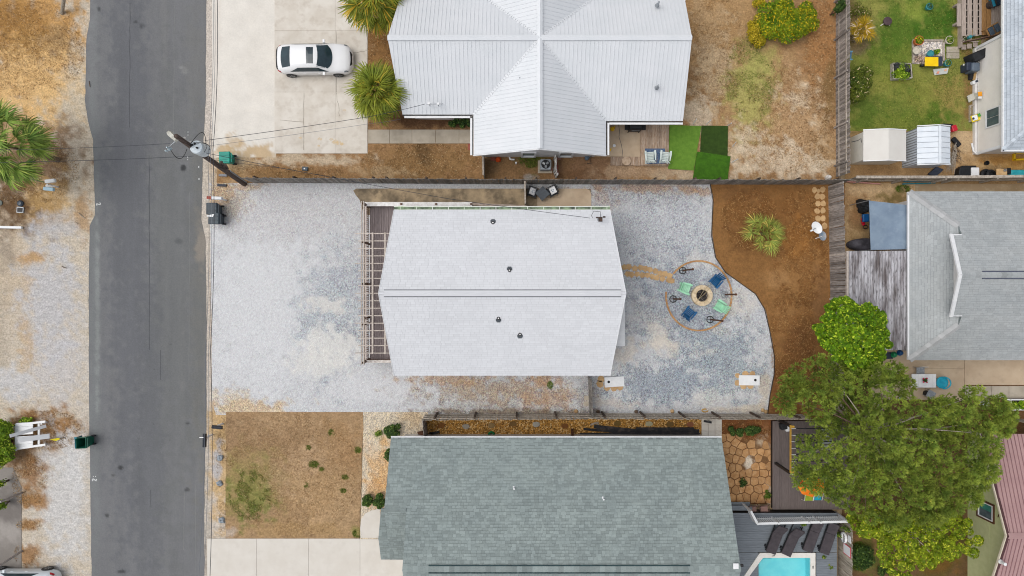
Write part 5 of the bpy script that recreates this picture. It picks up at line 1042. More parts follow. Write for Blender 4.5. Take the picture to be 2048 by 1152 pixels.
def unit(n):
    v = NR.normal(size=(n, 3)); return v / np.linalg.norm(v, axis=1, keepdims=True)
def leaf_cloud(name, clumps, n, size, mat, parent=None, aspect=0.5, updir=0.9, off=(0, 0, 0), jitter=0.25):
    """n diamond leaves spread over the shells of the clumps [(x, y, z, rxy, rz)]"""
    C_ = np.array(clumps, dtype=float); w = C_[:, 3] ** 2; idx = NR.choice(len(C_), n, p=w / w.sum())
    d = unit(n); d[:, 2] = np.where(NR.random(n) < updir, np.abs(d[:, 2]), d[:, 2]); rr = (1 - jitter) + jitter * 1.3 * NR.random(n) ** 0.7
    ctr = C_[idx, :3] + d * np.stack([C_[idx, 3], C_[idx, 3], C_[idx, 4]], 1) * rr[:, None]
    nrm = d * 0.8 + unit(n) * 0.7 + np.array([0, 0, 0.5]); nrm /= np.linalg.norm(nrm, axis=1, keepdims=True)
    t = np.cross(nrm, unit(n)); t /= np.linalg.norm(t, axis=1, keepdims=True) + 1e-9; b = np.cross(nrm, t)
    s = (size * (0.6 + 0.8 * NR.random(n)))[:, None]
    V = np.stack([ctr - t * s, ctr + b * s * aspect + nrm * s * 0.15, ctr + t * s, ctr - b * s * aspect + nrm * s * 0.15], 1).reshape(-1, 3) - np.array(off)
    Fc = np.arange(4 * n).reshape(n, 4)
    o = bpy.data.objects.new(name, np_mesh(name, V, Fc, mat, NR.random(n))); COL.objects.link(o)
    if parent: o.parent = parent
    return o
def needle_cloud(name, clumps, n, length, mat, parent, off, needles=11, wid=0.02, updir=0.9):
    C_ = np.array(clumps, dtype=float); w = C_[:, 3] ** 2; idx = NR.choice(len(C_), n, p=w / w.sum())
    d = unit(n); d[:, 2] = np.where(NR.random(n) < updir, np.abs(d[:, 2]), d[:, 2]); rr = 0.55 + 0.5 * NR.random(n)
    ctr = C_[idx, :3] + d * np.stack([C_[idx, 3], C_[idx, 3], C_[idx, 4]], 1) * rr[:, None]
    tt = np.repeat(0.45 * NR.random(len(C_))[idx] + 0.3 * NR.random(n), needles) + 0.25 * NR.random(n * needles)
    base = np.repeat(ctr, needles, 0); dd = np.repeat(d, needles, 0) * 0.95 + unit(n * needles) * 0.6 + np.array([0, 0, 0.2]); dd /= np.linalg.norm(dd, axis=1, keepdims=True)
    L = (length * (0.7 + 0.6 * NR.random(n * needles)))[:, None]; s = np.cross(dd, unit(n * needles)); s /= np.linalg.norm(s, axis=1, keepdims=True) + 1e-9
    V = np.stack([base - s * wid, base + s * wid, base + dd * L], 1).reshape(-1, 3) - np.array(off); Fc = np.arange(3 * n * needles).reshape(-1, 3)
    o = bpy.data.objects.new(name, np_mesh(name, V, Fc, mat, tt)); COL.objects.link(o); o.parent = parent
    return o
def in_poly(x, y, pl):
    ins = False
    for i in range(len(pl)):
        (x1, y1), (x2, y2) = pl[i], pl[i - 1]
        if (y1 > y) != (y2 > y) and x < (x2 - x1) * (y - y1) / (y2 - y1) + x1: ins = not ins
    return ins
def scatter_poly(pl, spacing, tries=6000, holes=()):
    xs = [p[0] for p in pl]; ys = [p[1] for p in pl]; out = []
    for _ in range(tries):
        x, y = R.uniform(min(xs), max(xs)), R.uniform(min(ys), max(ys))
        if in_poly(x, y, pl) and not any(in_poly(x, y, h) for h in holes) and all((x - a) ** 2 + (y - b) ** 2 > spacing ** 2 for a, b in out): out.append((x, y))
    return out

# --- palms
def frond_mesh(name, lp, fan, nl, mat, droop=0.35, spread=112, wl=0.05, rise=0.25):
    mb = MB(); mb.tube([(0, 0, 0), (lp * 0.5, 0, lp * rise * 0.7), (lp, 0, lp * rise * 0.8)], [0.022, 0.018, 0.014], 4, tone=0.5)
    o = Vector((lp, 0, lp * rise * 0.8))
    for i in range(nl):
        a = math.radians(-spread + 2 * spread * i / (nl - 1)) + R.uniform(-.04, .04); L = fan * (1.0 - 0.28 * abs(a) / 2) * R.uniform(0.86, 1.08); dx, dy = math.cos(a), math.sin(a); tn = R.random(); roll = R.choice((-1, 1)) * R.uniform(0.3, 0.8)
        pts = []; segs = 4
        for s_ in range(segs + 1):
            f = s_ / segs; z = 0.10 * math.sin(f * 2.2) * fan - droop * fan * f ** 2.2 * (0.6 + 0.5 * R.random()); bend = math.cos(abs(a) * .3) * f * (1 - .12 * f)
            p = o + Vector((dx * L * bend, dy * L * bend, z)); w = wl * (0.35 + 1.1 * f * (1 - f) * 2) * (1 if s_ < segs else 0.12); pts.append((p, w))
        vs = []
        for p, w in pts: sd = Vector((-dy, dx, roll)).normalized() * w / 2; vs += [p - sd, p + sd]
        mb.add(vs, [(2 * k, 2 * k + 1, 2 * k + 3, 2 * k + 2) for k in range(segs)], tone=tn)
    return mb.mesh(name, mat)
def palm(label, px, py, z, lp, fan, n, mat, group, trunk_r=0.14, nl=26, lo=-35, hi=78, dead=0, droop=0.4, wl=0.078):
    q = P(px, py, z); t = thing('palm_tree', label, 'palm tree', (q.x, q.y, 0), 0, group)
    MB().tube([(q.x + .03, q.y, 0), (q.x - .02, q.y + .02, z * .5), (q.x, q.y, z)], [trunk_r * 1.25, trunk_r, trunk_r * 0.9], 10).build('trunk', m_palmtrunk, t)
    ms = [frond_mesh('frond', lp, fan, nl, mat, droop, wl=wl) for _ in range(3)]; md = frond_mesh('dead_frond', lp, fan * .9, nl - 6, L_DRY, 0.7, wl=wl) if dead else None
    for i in range(n + dead):
        dd = i < dead; f = 0 if dd else (i - dead + .5) / n
        el = math.radians(-50 + R.uniform(-14, 8)) if dd else math.radians(lo + (hi - lo) * f ** 1.25 + R.uniform(-9, 9)); az = i * 2.39996 + R.uniform(-.25, .25); s_ = R.uniform(0.82, 1.1)
        piece('dead_frond' if dd else 'frond', md if dd else R.choice(ms), t, (0.05 * math.cos(az), 0.05 * math.sin(az), z + (0.1 if not dd else -.1)), (R.uniform(-.35, .35), -el, az), (s_,) * 3)
    return t
palm('bushy fan palm between the white car and the metal roof', 757, 186, 3.0, 0.95, 1.15, 46, L_PALM, 'fan palms', dead=12)
palm('fan palm at the top edge above the white car and metal roof', 750, 4, 3.2, 1.0, 1.2, 44, L_PALM, 'fan palms', dead=12)
palm('large green palm by the sandy verge west of the road', 16, 292, 4.2, 1.6, 1.15, 44, L_PALMW, 'fan palms', lo=-25, hi=70, droop=0.55)
palm('small pale green palm in the brown mulch bed', 1527, 467, 0.7, 0.80, 0.84, 18, L_PALMS, 'fan palms', trunk_r=0.09, lo=-2, hi=80, droop=0.30, nl=20, wl=.05)
palm('stunted yellow palm with bleached tips beside the grey fence', 1718, 64, 0.7, 0.4, 0.62, 13, L_PALMY, 'fan palms', trunk_r=0.08, lo=5, hi=70, droop=0.25, nl=18, dead=3, wl=.06)

# --- big pine
pbase = P(1668, 838)
pine = thing('pine_tree', 'large olive green pine tree spreading over the brown deck and fence', 'pine tree', pbase)
outl = [(1560, 775), (1575, 750), (1605, 724), (1650, 716), (1700, 738), (1742, 738), (1795, 738), (1815, 755), (1822, 795), (1862, 806), (1905, 800), (1950, 778), (1968, 795), (2000, 800), (2026, 828), (2012, 862), (1996, 880), (1982, 905), (1978, 960), (1952, 992), (1930, 1010), (1890, 1022), (1860, 1050), (1800, 1040), (1745, 1038), (1700, 1022), (1652, 998), (1622, 970), (1606, 955), (1590, 938), (1598, 890), (1612, 860), (1592, 838), (1568, 815)]
holes = [[(1612, 856), (1628, 856), (1640, 874), (1622, 885)], [(1644, 862), (1664, 862), (1664, 898), (1640, 896)], [(1596, 981), (1652, 981), (1652, 996), (1600, 994)], [(1760, 800), (1800, 800), (1800, 830), (1750, 826)]]
pc = []
for (x, y) in scatter_poly(outl, 15.5, 14000, holes):
    nz = float(fbm(np.array([x / 30.0]), np.array([y / 30.0]), 3)[0])
    if nz < .35 and R.random() < .6: continue
    r = math.hypot((x - 1790) / 250, (y - 870) / 170); z = 7.9 - 2.4 * r ** 1.6 + 5.0 * (nz - .5) + R.uniform(-.8, .4); q = P(x, y, z); pc.append((q.x, q.y, q.z, R.uniform(0.26, 0.44), R.uniform(0.26, 0.42)))
low = []
for (x, y) in scatter_poly(outl, 30, 3000, holes): q = P(x, y, R.uniform(4.5, 6.2)); low.append((q.x, q.y, q.z, R.uniform(0.5, 0.8), 0.35))
top = Vector((P(1745, 865, 7.2).x, P(1745, 865, 7.2).y, 7.2))
MB().tube([pbase, pbase.lerp(top, .35) + Vector((.15, 0, .3)), pbase.lerp(top, .7) + Vector((.1, .1, .2)), top], [0.24, 0.2, 0.15, 0.07], 10).build('trunk', m_bark, pine, smooth=True)
for i, k in enumerate(R.sample(pc, 46)):
    s0 = pbase.lerp(top, R.uniform(0.55, 0.98)); e_ = Vector(k[:3]) - Vector((0, 0, .6)); m_ = s0.lerp(e_, .5) + Vector((R.uniform(-.3, .3), R.uniform(-.3, .3), .35))
    MB().tube([s0, m_, e_], [0.06, 0.035, 0.012], 6).build('limb', m_barkp if i % 3 == 0 else m_bark, pine)
needle_cloud('crown', pc + low[::2], 34000, 0.135, L_PINE, pine, pbase, needles=8, wid=0.023)
tag(pine, kind='thing')

def tree(name, label, base, top, clumps, n, size, mat, cat='tree', limbs=14, bark=None, r0=0.14, aspect=0.5, group=None):
    t = thing(name, label, cat, base, 0, group); b, tp_ = Vector(base), Vector(top)
    MB().tube([b, b.lerp(tp_, .5) + Vector((.08, .05, 0)), tp_], [r0, r0 * .8, r0 * .4], 9).build('trunk', bark or m_bark, t, smooth=True)
    for k in R.sample(clumps, min(limbs, len(clumps))):
        s0 = b.lerp(tp_, R.uniform(.5, .95)); e_ = Vector(k[:3]); MB().tube([s0, s0.lerp(e_, .5) + Vector((R.uniform(-.15, .15), R.uniform(-.15, .15), .12)), e_], [r0 * .35, r0 * .22, r0 * .08], 5).build('limb', bark or m_bark, t)
    leaf_cloud('crown', clumps, n, size, mat, t, aspect, off=base)
    return t
cl = []
for (x, y) in scatter_poly([(1628, 655), (1645, 640), (1660, 612), (1680, 596), (1700, 600), (1712, 618), (1738, 612), (1762, 630), (1768, 660), (1778, 690), (1765, 712), (1752, 735), (1728, 750), (1695, 742), (1660, 700), (1640, 680)], 10.5, 8000):
    r = math.hypot((x - 1708) / 76, (y - 675) / 76); q = P(x, y, 7.0 - 1.7 * r ** 2 + R.uniform(-.6, .3)); cl.append((q.x, q.y, q.z, R.uniform(.17, .28), R.uniform(.16, .26)))
b0 = P(1682, 672); b0.z = 0
tree('broadleaf_tree', 'round lime green tree overlapping the stained carport roof', b0, P(1704, 672, 6.0), cl, 17000, 0.085, L_LIME, aspect=0.55)
cl = []
for (x, y) in scatter_poly([(1700, 1035), (1745, 1020), (1800, 1035), (1860, 1040), (1900, 1018), (1935, 1045), (1962, 1078), (1940, 1090), (1955, 1112), (1915, 1110), (1880, 1118), (1870, 1140), (1830, 1138), (1815, 1152), (1785, 1150), (1765, 1120), (1755, 1080), (1715, 1062)], 13, 6000):
    r = math.hypot((x - 1830) / 130, (y - 1080) / 70); q = P(x, y, 4.2 - 1.1 * r ** 2 + R.uniform(-.8, .3)); cl.append((q.x, q.y, q.z, R.uniform(.2, .34), R.uniform(.14, .22)))
b0 = P(1790, 1045); b0.z = 0
tree('broadleaf_tree', 'yellow green leafy tree below the pine near the green stucco wall', b0, P(1822, 1068, 3.7), cl, 13000, 0.085, L_LOW, bark=m_barkp, limbs=24, r0=0.11, aspect=0.42)

def bush(label, px, py, rx, ry, h, n, size, mat, name='shrub', group=None, cat='shrub', parts=14, aspect=0.5):
    q = P(px, py, h * .6); t = thing(name, label, cat, (q.x, q.y, 0), 0, group); k = (H - h * .6) / F; cl = []
    for _ in range(parts):
        a, r = R.uniform(0, 6.283), math.sqrt(R.random()) * 0.72; cl.append((q.x + rx * k * r * math.cos(a), q.y + ry * k * r * math.sin(a), h * (0.62 - .25 * r + R.uniform(-.06, .06)), max(.10, min(rx, ry) * k * R.uniform(.34, .5)), h * R.uniform(.3, .42)))
    mb = MB()
    for k_ in cl[:7]: mb.tube([(q.x + R.uniform(-.05, .05), q.y + R.uniform(-.05, .05), 0), (k_[0], k_[1], k_[2])], [0.025, 0.008], 5)
    mb.build('stem', m_bark, t); leaf_cloud('foliage', cl, n, size, mat, t, aspect, off=(q.x, q.y, 0))
    return t
bush('bright lime hedge at the left edge behind the white wooden bench', 2, 890, 26, 62, 1.6, 7000, 0.075, L_HEDGE, 'hedge', cat='hedge', parts=26)
bush('low lime sprig clump beside the white wooden bench end', 52, 841, 18, 6, 0.5, 500, 0.06, L_HEDGE)
bush('small lime branch tip poking in at the left edge by the grey drive', 1, 966, 8, 10, 1.2, 400, 0.06, L_HEDGE)
bush('second lime branch tip at the left edge nearer the white car', 2, 1010, 9, 9, 1.2, 400, 0.06, L_HEDGE)
bush('golden yellow shrub, west one of the three mounds in the sandy field', 1514, 62, 20, 36, 1.0, 3200, 0.055, L_YEL, group='shrubs in the sandy field')
bush('large yellow green shrub mound in the middle of the sandy field group', 1562, 36, 40, 56, 1.4, 9000, 0.06, L_BUSHN, group='shrubs in the sandy field', parts=26)
bush('bright green shrub mound, east one of the three in the sandy field', 1608, 42, 32, 50, 1.4, 7000, 0.06, L_BUSHN, group='shrubs in the sandy field', parts=22)
bush('tiny yellow orange shrub at the north edge of the sandy field', 1520, 6, 14, 12, .6, 900, 0.05, L_YEL, group='shrubs in the sandy field')
bush('flowering oleander shrub against the grey slat fence on the lawn', 1720, 166, 28, 40, 1.7, 5200, 0.07, L_OLE, parts=18, aspect=0.35)
bush('dark green hedge under the eave of the metal roof house', 922, 245, 32, 11, 0.9, 3200, 0.06, L_BUSH, 'hedge', cat='hedge', parts=18)
G = 'shrubs along the green roof house'
bush('round dark shrub at the north-west corner of the green roof', 786, 862, 19, 17, 0.9, 2200, 0.065, L_BUSH, group=G)
bush('half hidden dark shrub under the west edge of the green roof', 778, 912, 10, 13, 0.8, 900, 0.06, L_BUSH, group=G)
bush('dark shrub nearer the dry lawn of the pair by the curved walk', 735, 1004, 11, 15, 0.8, 1500, 0.06, L_BUSH, group=G)
bush('dark shrub nearer the green roof of the pair by the curved walk', 757, 1003, 12, 14, 0.8, 1500, 0.06, L_BUSH, group=G)
bush('small weedy plant in the white shells beside the round corner shrub', 757, 866, 8, 6, 0.3, 200, 0.05, L_GRASS)
bush('dark green hedge in the garden soil by the white garden walk', 1488, 861, 40, 12, 0.6, 3000, 0.06, L_BUSH, 'hedge', cat='hedge', parts=20)
bush('small plant in the middle of the flagstone patio', 1487, 966, 9, 10, 0.35, 260, 0.05, L_BUSH)
bush('weed patch between flagstone patio and brown deck', 1534, 990, 8, 10, 0.3, 240, 0.05, L_GRASS)
bush('scrubby green plant beside the fence with the life ring', 1722, 1112, 26, 30, 0.8, 1500, 0.07, L_BUSH)
bush('low green clump by the white stone under the yellow green tree', 1770, 1142, 22, 10, 0.5, 700, 0.07, L_BUSH)
bush('straggly pale flowering plant above the yellow palm on the lawn', 1716, 26, 26, 22, 0.6, 500, 0.05, L_OLE)
bush('creeper growing up the grey slat fence at the top edge', 1678, 14, 8, 16, 2.0, 800, 0.07, L_BUSH)
for i, (x, y, s_, lab) in enumerate(((1658, 1130, 9, 'green weed tuft on the pool deck near the life ring fence'), (1646, 1112, 6, 'tiny weed on the pool deck boards below the last lounger'), (1605, 1046, 9, 'weed growing under the white railing between the lounger pairs'), (1676, 1070, 7, 'weed at the foot of the life ring fence'), (1689, 1055, 9, 'leafy sprig on top of the life ring fence'))):
    q = P(x, y); bush(lab, x, y, s_ * .7, s_ * .7, 1.0 if i < 4 else 2.0, 160, 0.05, L_GRASS, 'weed', 'weeds on the pool deck', 'weed', 5)

def blades(name, spots, n, mat, length=0.10, wid=0.012, z=0.04, flat=0.5):
    """spots: (px, py, rx, ry, weight)"""
    S = np.array(spots, float); w = S[:, 4] * S[:, 2] * S[:, 3]; idx = NR.choice(len(S), n, p=w / w.sum()); a = NR.random(n) * 6.283; r = np.sqrt(NR.random(n)); k = H / F
    x = (S[idx, 0] + S[idx, 2] * r * np.cos(a) - 1024) * k; y = (576 - S[idx, 1] - S[idx, 3] * r * np.sin(a)) * k; keep = fbm(x * 1.3 + 50, y * 1.3 + 50, 4) > 0.40; x, y = x[keep], y[keep]; n = len(x)
    b = np.stack([x, y, np.full(n, z)], 1); d = unit(n); d[:, 2] = np.abs(d[:, 2]) * (1 - flat) + 0.12; L = (length * (0.5 + NR.random(n)))[:, None]; s_ = np.cross(d, unit(n)); s_ /= np.linalg.norm(s_, axis=1, keepdims=True) + 1e-9
    V = np.stack([b - s_ * wid, b + s_ * wid, b + d * L], 1).reshape(-1, 3); o = bpy.data.objects.new(name, np_mesh(name, V, np.arange(3 * n).reshape(-1, 3), mat, NR.random(n))); COL.objects.link(o); o['kind'] = 'stuff'; return o
blades('dry_grass', [(590, 950, 135, 125, 1), (60, 100, 110, 100, .8), (60, 340, 100, 70, 1), (90, 860, 80, 40, 1.2), (60, 960, 36, 56, 1.2), (58, 1050, 26, 12, 1.2), (56, 1108, 28, 24, 1.2), (560, 345, 130, 16, 1), (840, 325, 120, 40, 1), (767, 130, 36, 120, 1), (1430, 105, 60, 130, .8), (1572, 240, 95, 110, .9), (1640, 160, 34, 180, .9), (445, 950, 12, 120, .8)], 60000, L_STRAW, 0.12, 0.011, 0.03)
blades('grass', [(500, 990, 42, 50, 2.2), (1800, 130, 110, 150, .35), (1900, 90, 50, 130, .35), (1500, 160, 50, 90, .8), (663, 866, 6, 8, 9), (617, 895, 5, 5, 9), (716, 900, 6, 7, 9), (628, 928, 10, 7, 9), (643, 938, 5, 4, 9), (687, 981, 6, 5, 9), (610, 970, 7, 6, 6), (715, 1066, 10, 8, 9), (690, 954, 7, 5, 8), (1060, 318, 22, 18, 3), (1100, 770, 6, 8, 6), (1805, 378, 14, 8, 8), (1720, 1112, 24, 30, 4)], 42000, L_GRASS, 0.09, 0.010, 0.03)
blades('pine_straw', [(1600, 500, 55, 120, 1), (1500, 440, 60, 60, 1), (1585, 680, 45, 130, 1), (1500, 860, 70, 20, 1)], 30000, leaf_mat('pine straw', c(176, 126, 72), c(128, 86, 46), c(206, 168, 112), 0.2, 0.35), 0.16, 0.008, 0.05, 0.85)
# ------------------------------------------------------------------ vehicles
def car(name, label, loc, rz, L=4.65, paint=None):
    t = thing(name, label, 'car', (0, 0, 0)); k = L / 4.65
    S = [(0.00, .48, .56, .70, .46, .82, .84), (0.06, .64, .70, .76, .58, .90, .92), (0.22, .77, .82, .84, .66, 1.00, 1.02), (0.50, .86, .885, .88, .68, 1.09, 1.12), (0.95, .885, .90, .91, .66, 1.26, 1.30), (1.45, .89, .905, .92, .66, 1.36, 1.42), (2.1, .89, .905, .92, .66, 1.39, 1.45), (2.65, .89, .905, .92, .66, 1.35, 1.41),
         (3.15, .89, .905, .92, .68, 1.16, 1.20), (3.45, .89, .90, .90, .76, 1.00, 1.03), (3.62, .89, .90, .88, .78, .95, .98), (4.0, .88, .885, .83, .72, .90, .94), (4.30, .84, .85, .76, .64, .83, .86), (4.48, .74, .76, .69, .55, .75, .78), (4.60, .56, .58, .60, .42, .66, .68), (4.65, .40, .42, .50, .30, .56, .58)]
    def prof(x):
        for a, b in zip(S[:-1], S[1:]):
            if a[0] <= x <= b[0]:
                f = (x - a[0]) / (b[0] - a[0]); return [a[i] * (1 - f) + b[i] * f for i in range(7)]
        return list(S[-1] if x > S[-1][0] else S[0])
    def ring(x):
        _, ws, wb, zb, wt, zt, zc = prof(x); h = []
        h = [(ws * .96, .20), (ws, .32), (wb, (zb + .3) / 2 + .08), (wb * .985, zb), (wt, zt), (wt * .55, zt + (zc - zt) * .75), (0, zc)]
        return [(-y, z) for y, z in h] + [(y, z) for y, z in h[-2::-1]]
    def surf(x, v):            # v in 0..12
        r = ring(x); i = min(int(v), 11); f = v - i; y = r[i][0] * (1 - f) + r[i + 1][0] * f; z = r[i][1] * (1 - f) + r[i + 1][1] * f
        return Vector(((x - 2.325) * k, y, z))
    mb = MB(); xs = sorted(set([s[0] for s in S] + [0.12, .7, 1.2, 1.8, 2.4, 2.9, 3.3, 3.85, 4.25, 4.5])); vs = []
    for x in xs: vs += [surf(x, v) for v in range(13)]
    fs = [(i * 13 + j, i * 13 + j + 1, (i + 1) * 13 + j + 1, (i + 1) * 13 + j) for i in range(len(xs) - 1) for j in range(12)]; n = len(xs) - 1
    fs += [tuple(range(13))[::-1], tuple(n * 13 + j for j in range(13))] + [((i + 1) * 13, i * 13, i * 13 + 12, (i + 1) * 13 + 12)[::-1] for i in range(n)]
    mb.add(vs, fs); m_p = paint or m_carp; mb.build('body', m_p, t, w=False, smooth=True)
    def patch(nm, x0f, x1f, v0, v1, mat, off=0.012, nu=8, nv=8):
        m2 = MB(); g_ = []
        for j in range(nv + 1):
            v = v0 + (v1 - v0) * j / nv; a, b = x0f(j / nv), x1f(j / nv)
            for i in range(nu + 1):
                x = a + (b - a) * i / nu; p = surf(x, v); q = surf(x, min(v + .05, 12)) - surf(x, max(v - .05, 0)); r = surf(min(x + .02, 4.65), v) - surf(max(x - .02, 0), v); nn = r.cross(q).normalized()
                g_.append(p + nn * off * (1 if nn.dot(p - Vector((p.x, 0, .6))) > 0 else -1))
        m2.add(g_, [(j * (nu + 1) + i, j * (nu + 1) + i + 1, (j + 1) * (nu + 1) + i + 1, (j + 1) * (nu + 1) + i) for j in range(nv) for i in range(nu)]); return m2.build(nm, mat, t, w=False, smooth=True)
    bow = lambda s: 4 * (s - .5) ** 2
    patch('windshield', lambda s: 2.70 - .10 * bow(s), lambda s: 3.52 - .28 * bow(s), 3.95, 8.05, m_cglass, nv=12)
    patch('rear_window', lambda s: .36 + .10 * bow(s), lambda s: .98 + .02 * bow(s), 4.15, 7.85, m_cglass)
    patch('sunroof', lambda s: 2.02, lambda s: 2.44, 4.55, 7.45, m_cglass)
    for a, b in ((3.16, 3.8), (8.84, 8.2)):
        up = lambda s, a_=1.05, b_=.35: 1.0 + (.25 if s > .5 else 0) * (s - .5)
        patch('side_window', lambda s: .90 + .55 * s, lambda s: 3.30 - .62 * s, a, b, m_cglass, nu=12)
    for sy in (-1, 1):
        for x in (0.80, 3.72):
            w = MB(); w.lathe((0, 0, 0), [(.20, -.10), (.31, -.10), (.335, -.06), (.335, .06), (.31, .10), (.22, .10)], 22, M=Matrix.Rotation(math.pi / 2, 3, 'X')); o = w.build('tyre', m_black, t, w=False, smooth=False); o.location = ((x - 2.325) * k, sy * .835, .335)
            w = MB(); w.lathe((0, 0, 0), [(.215, -.095), (.215, .095), (.17, .085), (.0, .07)], 18, M=Matrix.Rotation(sy * -math.pi / 2, 3, 'X'))
            for q in range(5): a = q * 1.2566; w.bar((.05 * math.cos(a), sy * .095, .05 * math.sin(a)), (.2 * math.cos(a), sy * .10, .2 * math.sin(a)), .045, .02, up=(0, 1, 0))
            w.build('rim', m_metal, o, w=False)
        w = MB(); w.lathe((0, 0, 0), [(.36, -.03), (.38, .0), (.36, .03)], 20, M=Matrix.Rotation(math.pi / 2, 3, 'X'))
        patch('headlight', lambda s: 4.16 + .05 * s, lambda s: 4.46 - .14 * s, 2.9 if sy < 0 else 9.1, 3.4 if sy < 0 else 8.6, pm('headlamp', c(60, 64, 70), c(150, 156, 160), 12, .2))
        patch('taillight', lambda s: .08, lambda s: .36 - .1 * s, 2.7 if sy < 0 else 9.3, 3.4 if sy < 0 else 8.6, pm('red lamp', c(196, 26, 36), c(150, 16, 26), 6, .25))
        w = MB(); w.box(((3.0 - 2.325) * k, sy * 1.0, 1.0), (.14, .20, .13)).bar(((3.0 - 2.325) * k, sy * .86, .94), ((3.0 - 2.325) * k, sy * .94, .97), .05); w.build('mirror', m_p, t, w=False, bevel=.03)
        for x in (1.75, 2.65): w = MB(); w.bar(((x - 2.4) * k, sy * .912, .80), ((x - 2.22) * k, sy * .912, .81), .02, .03); w.build('door_handle', m_p, t, w=False)
    patch('grille', lambda s: 4.56 - .05 * bow(s), lambda s: 4.64, 4.2, 7.8, m_black, .008); patch('spoiler', lambda s: .015 + .02 * bow(s), lambda s: .085 + .09 * bow(s), 3.6, 8.4, m_dark, .025)
    t.location = loc; t.rotation_euler = (0, 0, rz); return t
m_carp = pm('white car paint', c(244, 245, 246), c(240, 241, 243), 1, 0.18, spec=0.5); m_cglass = pm('tinted car glass', c(46, 66, 74), c(34, 50, 58), 1.5, 0.05, spec=0.6)
q = P(633, 123, 0.3); car('parked_car', 'white hatchback with sunroof parked on the concrete driveway', (q.x, q.y, 0.05), 0.01)
q = P(47, 1165, 0.3); car('parked_car', 'white car with red tail lamp at the bottom left edge by the road', (q.x, q.y, 0.02), math.pi, 4.7, pm('pale blue white paint', c(226, 234, 238), c(222, 230, 235), 1, 0.18))

# ------------------------------------------------------------------ utility pole and wires
up = thing('utility_pole', 'tall brown utility pole leaning over the road edge with lamp and transformer', 'utility pole', P(489, 368))
b, tp_ = P(489, 368, 0), P(352, 272, 10.0)
m_pole = pm('creosoted pole', c(94, 80, 74), c(66, 56, 52), 3, 0.9, stretch=(6, 6, .4), c3=c(132, 122, 114), s3=4)
MB().tube([b - Vector((0, 0, .1)), b.lerp(tp_, .5), tp_], [.17, .145, .115], 12).build('pole', m_pole, up, smooth=True)
MB().tube([b.lerp(tp_, .02) + Vector((.17, .08, 0)), b.lerp(tp_, .3) + Vector((.16, .07, 0))], .05, 6).build('conduit', m_metal, up)
for f in (.36, .42): q = b.lerp(tp_, f); MB().box(q + Vector((.12, .16, 0)), (.16, .34, .14), rz=.5).build('bracket', m_pole, up)
arm = tp_ + Vector((0, 0, -.5))
lampo = P(345, 271, 9.5); MB().tube([arm, P(352, 282, 9.4), P(343, 290, 9.3), P(339, 294, 9.2)], .035, 6).build('arm', m_metal, up)
mb = MB(); dlt = (P(338, 266, 9.7) - P(352, 279, 9.7)).normalized(); cc_ = P(344, 272, 9.8); sd = Vector((-dlt.y, dlt.x, 0))
mb.add([cc_ + dlt * x + sd * y + Vector((0, 0, z)) for z, s_ in ((-.06, 1), (.06, .8)) for x, y in ((-.34 * s_, -.10 * s_), (.2 * s_, -.13 * s_), (.34 * s_, -.07 * s_), (.34 * s_, .07 * s_), (.2 * s_, .13 * s_), (-.34 * s_, .10 * s_))], [(5, 4, 3, 2, 1, 0), (6, 7, 8, 9, 10, 11)] + [(i, (i + 1) % 6, (i + 1) % 6 + 6, i + 6) for i in range(6)])
mb.build('lamp_head', pm('pale lamp housing', c(206, 206, 196), c(178, 176, 166), 8, .5), up)
q = P(339, 297, 9.1); MB().lathe(q, [(.10, -.1), (.12, .0), (.05, .12), (.03, .3)], 10).lathe(q + Vector((-.05, -.16, .1)), [(.05, 0), (.05, .2), (.02, .24)], 8).build('cutout_fuse', pm('pale porcelain', c(196, 214, 222), c(170, 190, 200), 6, .3), up)
m_tf = pm('pale grey transformer paint', c(226, 236, 242), c(206, 218, 226), 4, .4); cb = P(399, 297, 8.0)
tr_o = MB().lathe(cb - Vector((0, 0, .55)), [(.31, 0), (.35, .05), (.35, .86), (.31, .95), (.14, 1.01), (0, 1.02)], 22).build('transformer', m_tf, up)
for dx, dy in ((-.2, .12), (.0, .2), (.16, -.1)): MB().lathe(cb + Vector((dx * .7, dy * .7, .38)), [(.06, 0), (.035, .1), (.055, .14), (.03, .22), (.012, .3)], 8).build('bushing', m_dark, tr_o)
MB().bar(cb + Vector((-.30, .05, 0)), b.lerp(tp_, .78) + Vector((.05, 0, 0)), .08, .3).build('transformer_bracket', m_metal, up)
mb = MB()
def arc(a, b_, sag, n=10, side=(0, 0, 0)): return [Vector(a).lerp(Vector(b_), i / n) + (Vector((0, 0, -sag)) + Vector(side)) * 4 * (i / n) * (1 - i / n) for i in range(n + 1)]
mb.tube(arc(P(341, 299, 9.2), P(374, 298, 9.0), .1, side=(0, -.45, 0)), .016, 4); mb.tube(arc(P(380, 290, 9.1), P(412, 292, 8.9), .0, side=(.2, .65, 0)), .016, 4); mb.tube(arc(P(380, 292, 8.6), P(408, 305, 8.4), .2, side=(.35, .35, 0)), .012, 4); mb.tube(arc(P(384, 284, 8.9), P(418, 300, 8.3), .1, side=(.3, .1, 0)), .014, 4)
mb.build('jumper_wire', m_black, up)['kind'] = 'stuff'
for f in (.93, .86): q = b.lerp(tp_, f); MB().lathe(q + Vector((.15, .1, 0)), [(.05, 0), (.06, .06), (.03, .12)], 8).build('insulator', m_whitew, up)
m_wire = pm('power wire', c(58, 62, 70), c(48, 52, 60), 3, .6); m_wirel = pm('pale power wire', c(120, 124, 132), c(104, 108, 116), 3, .6)
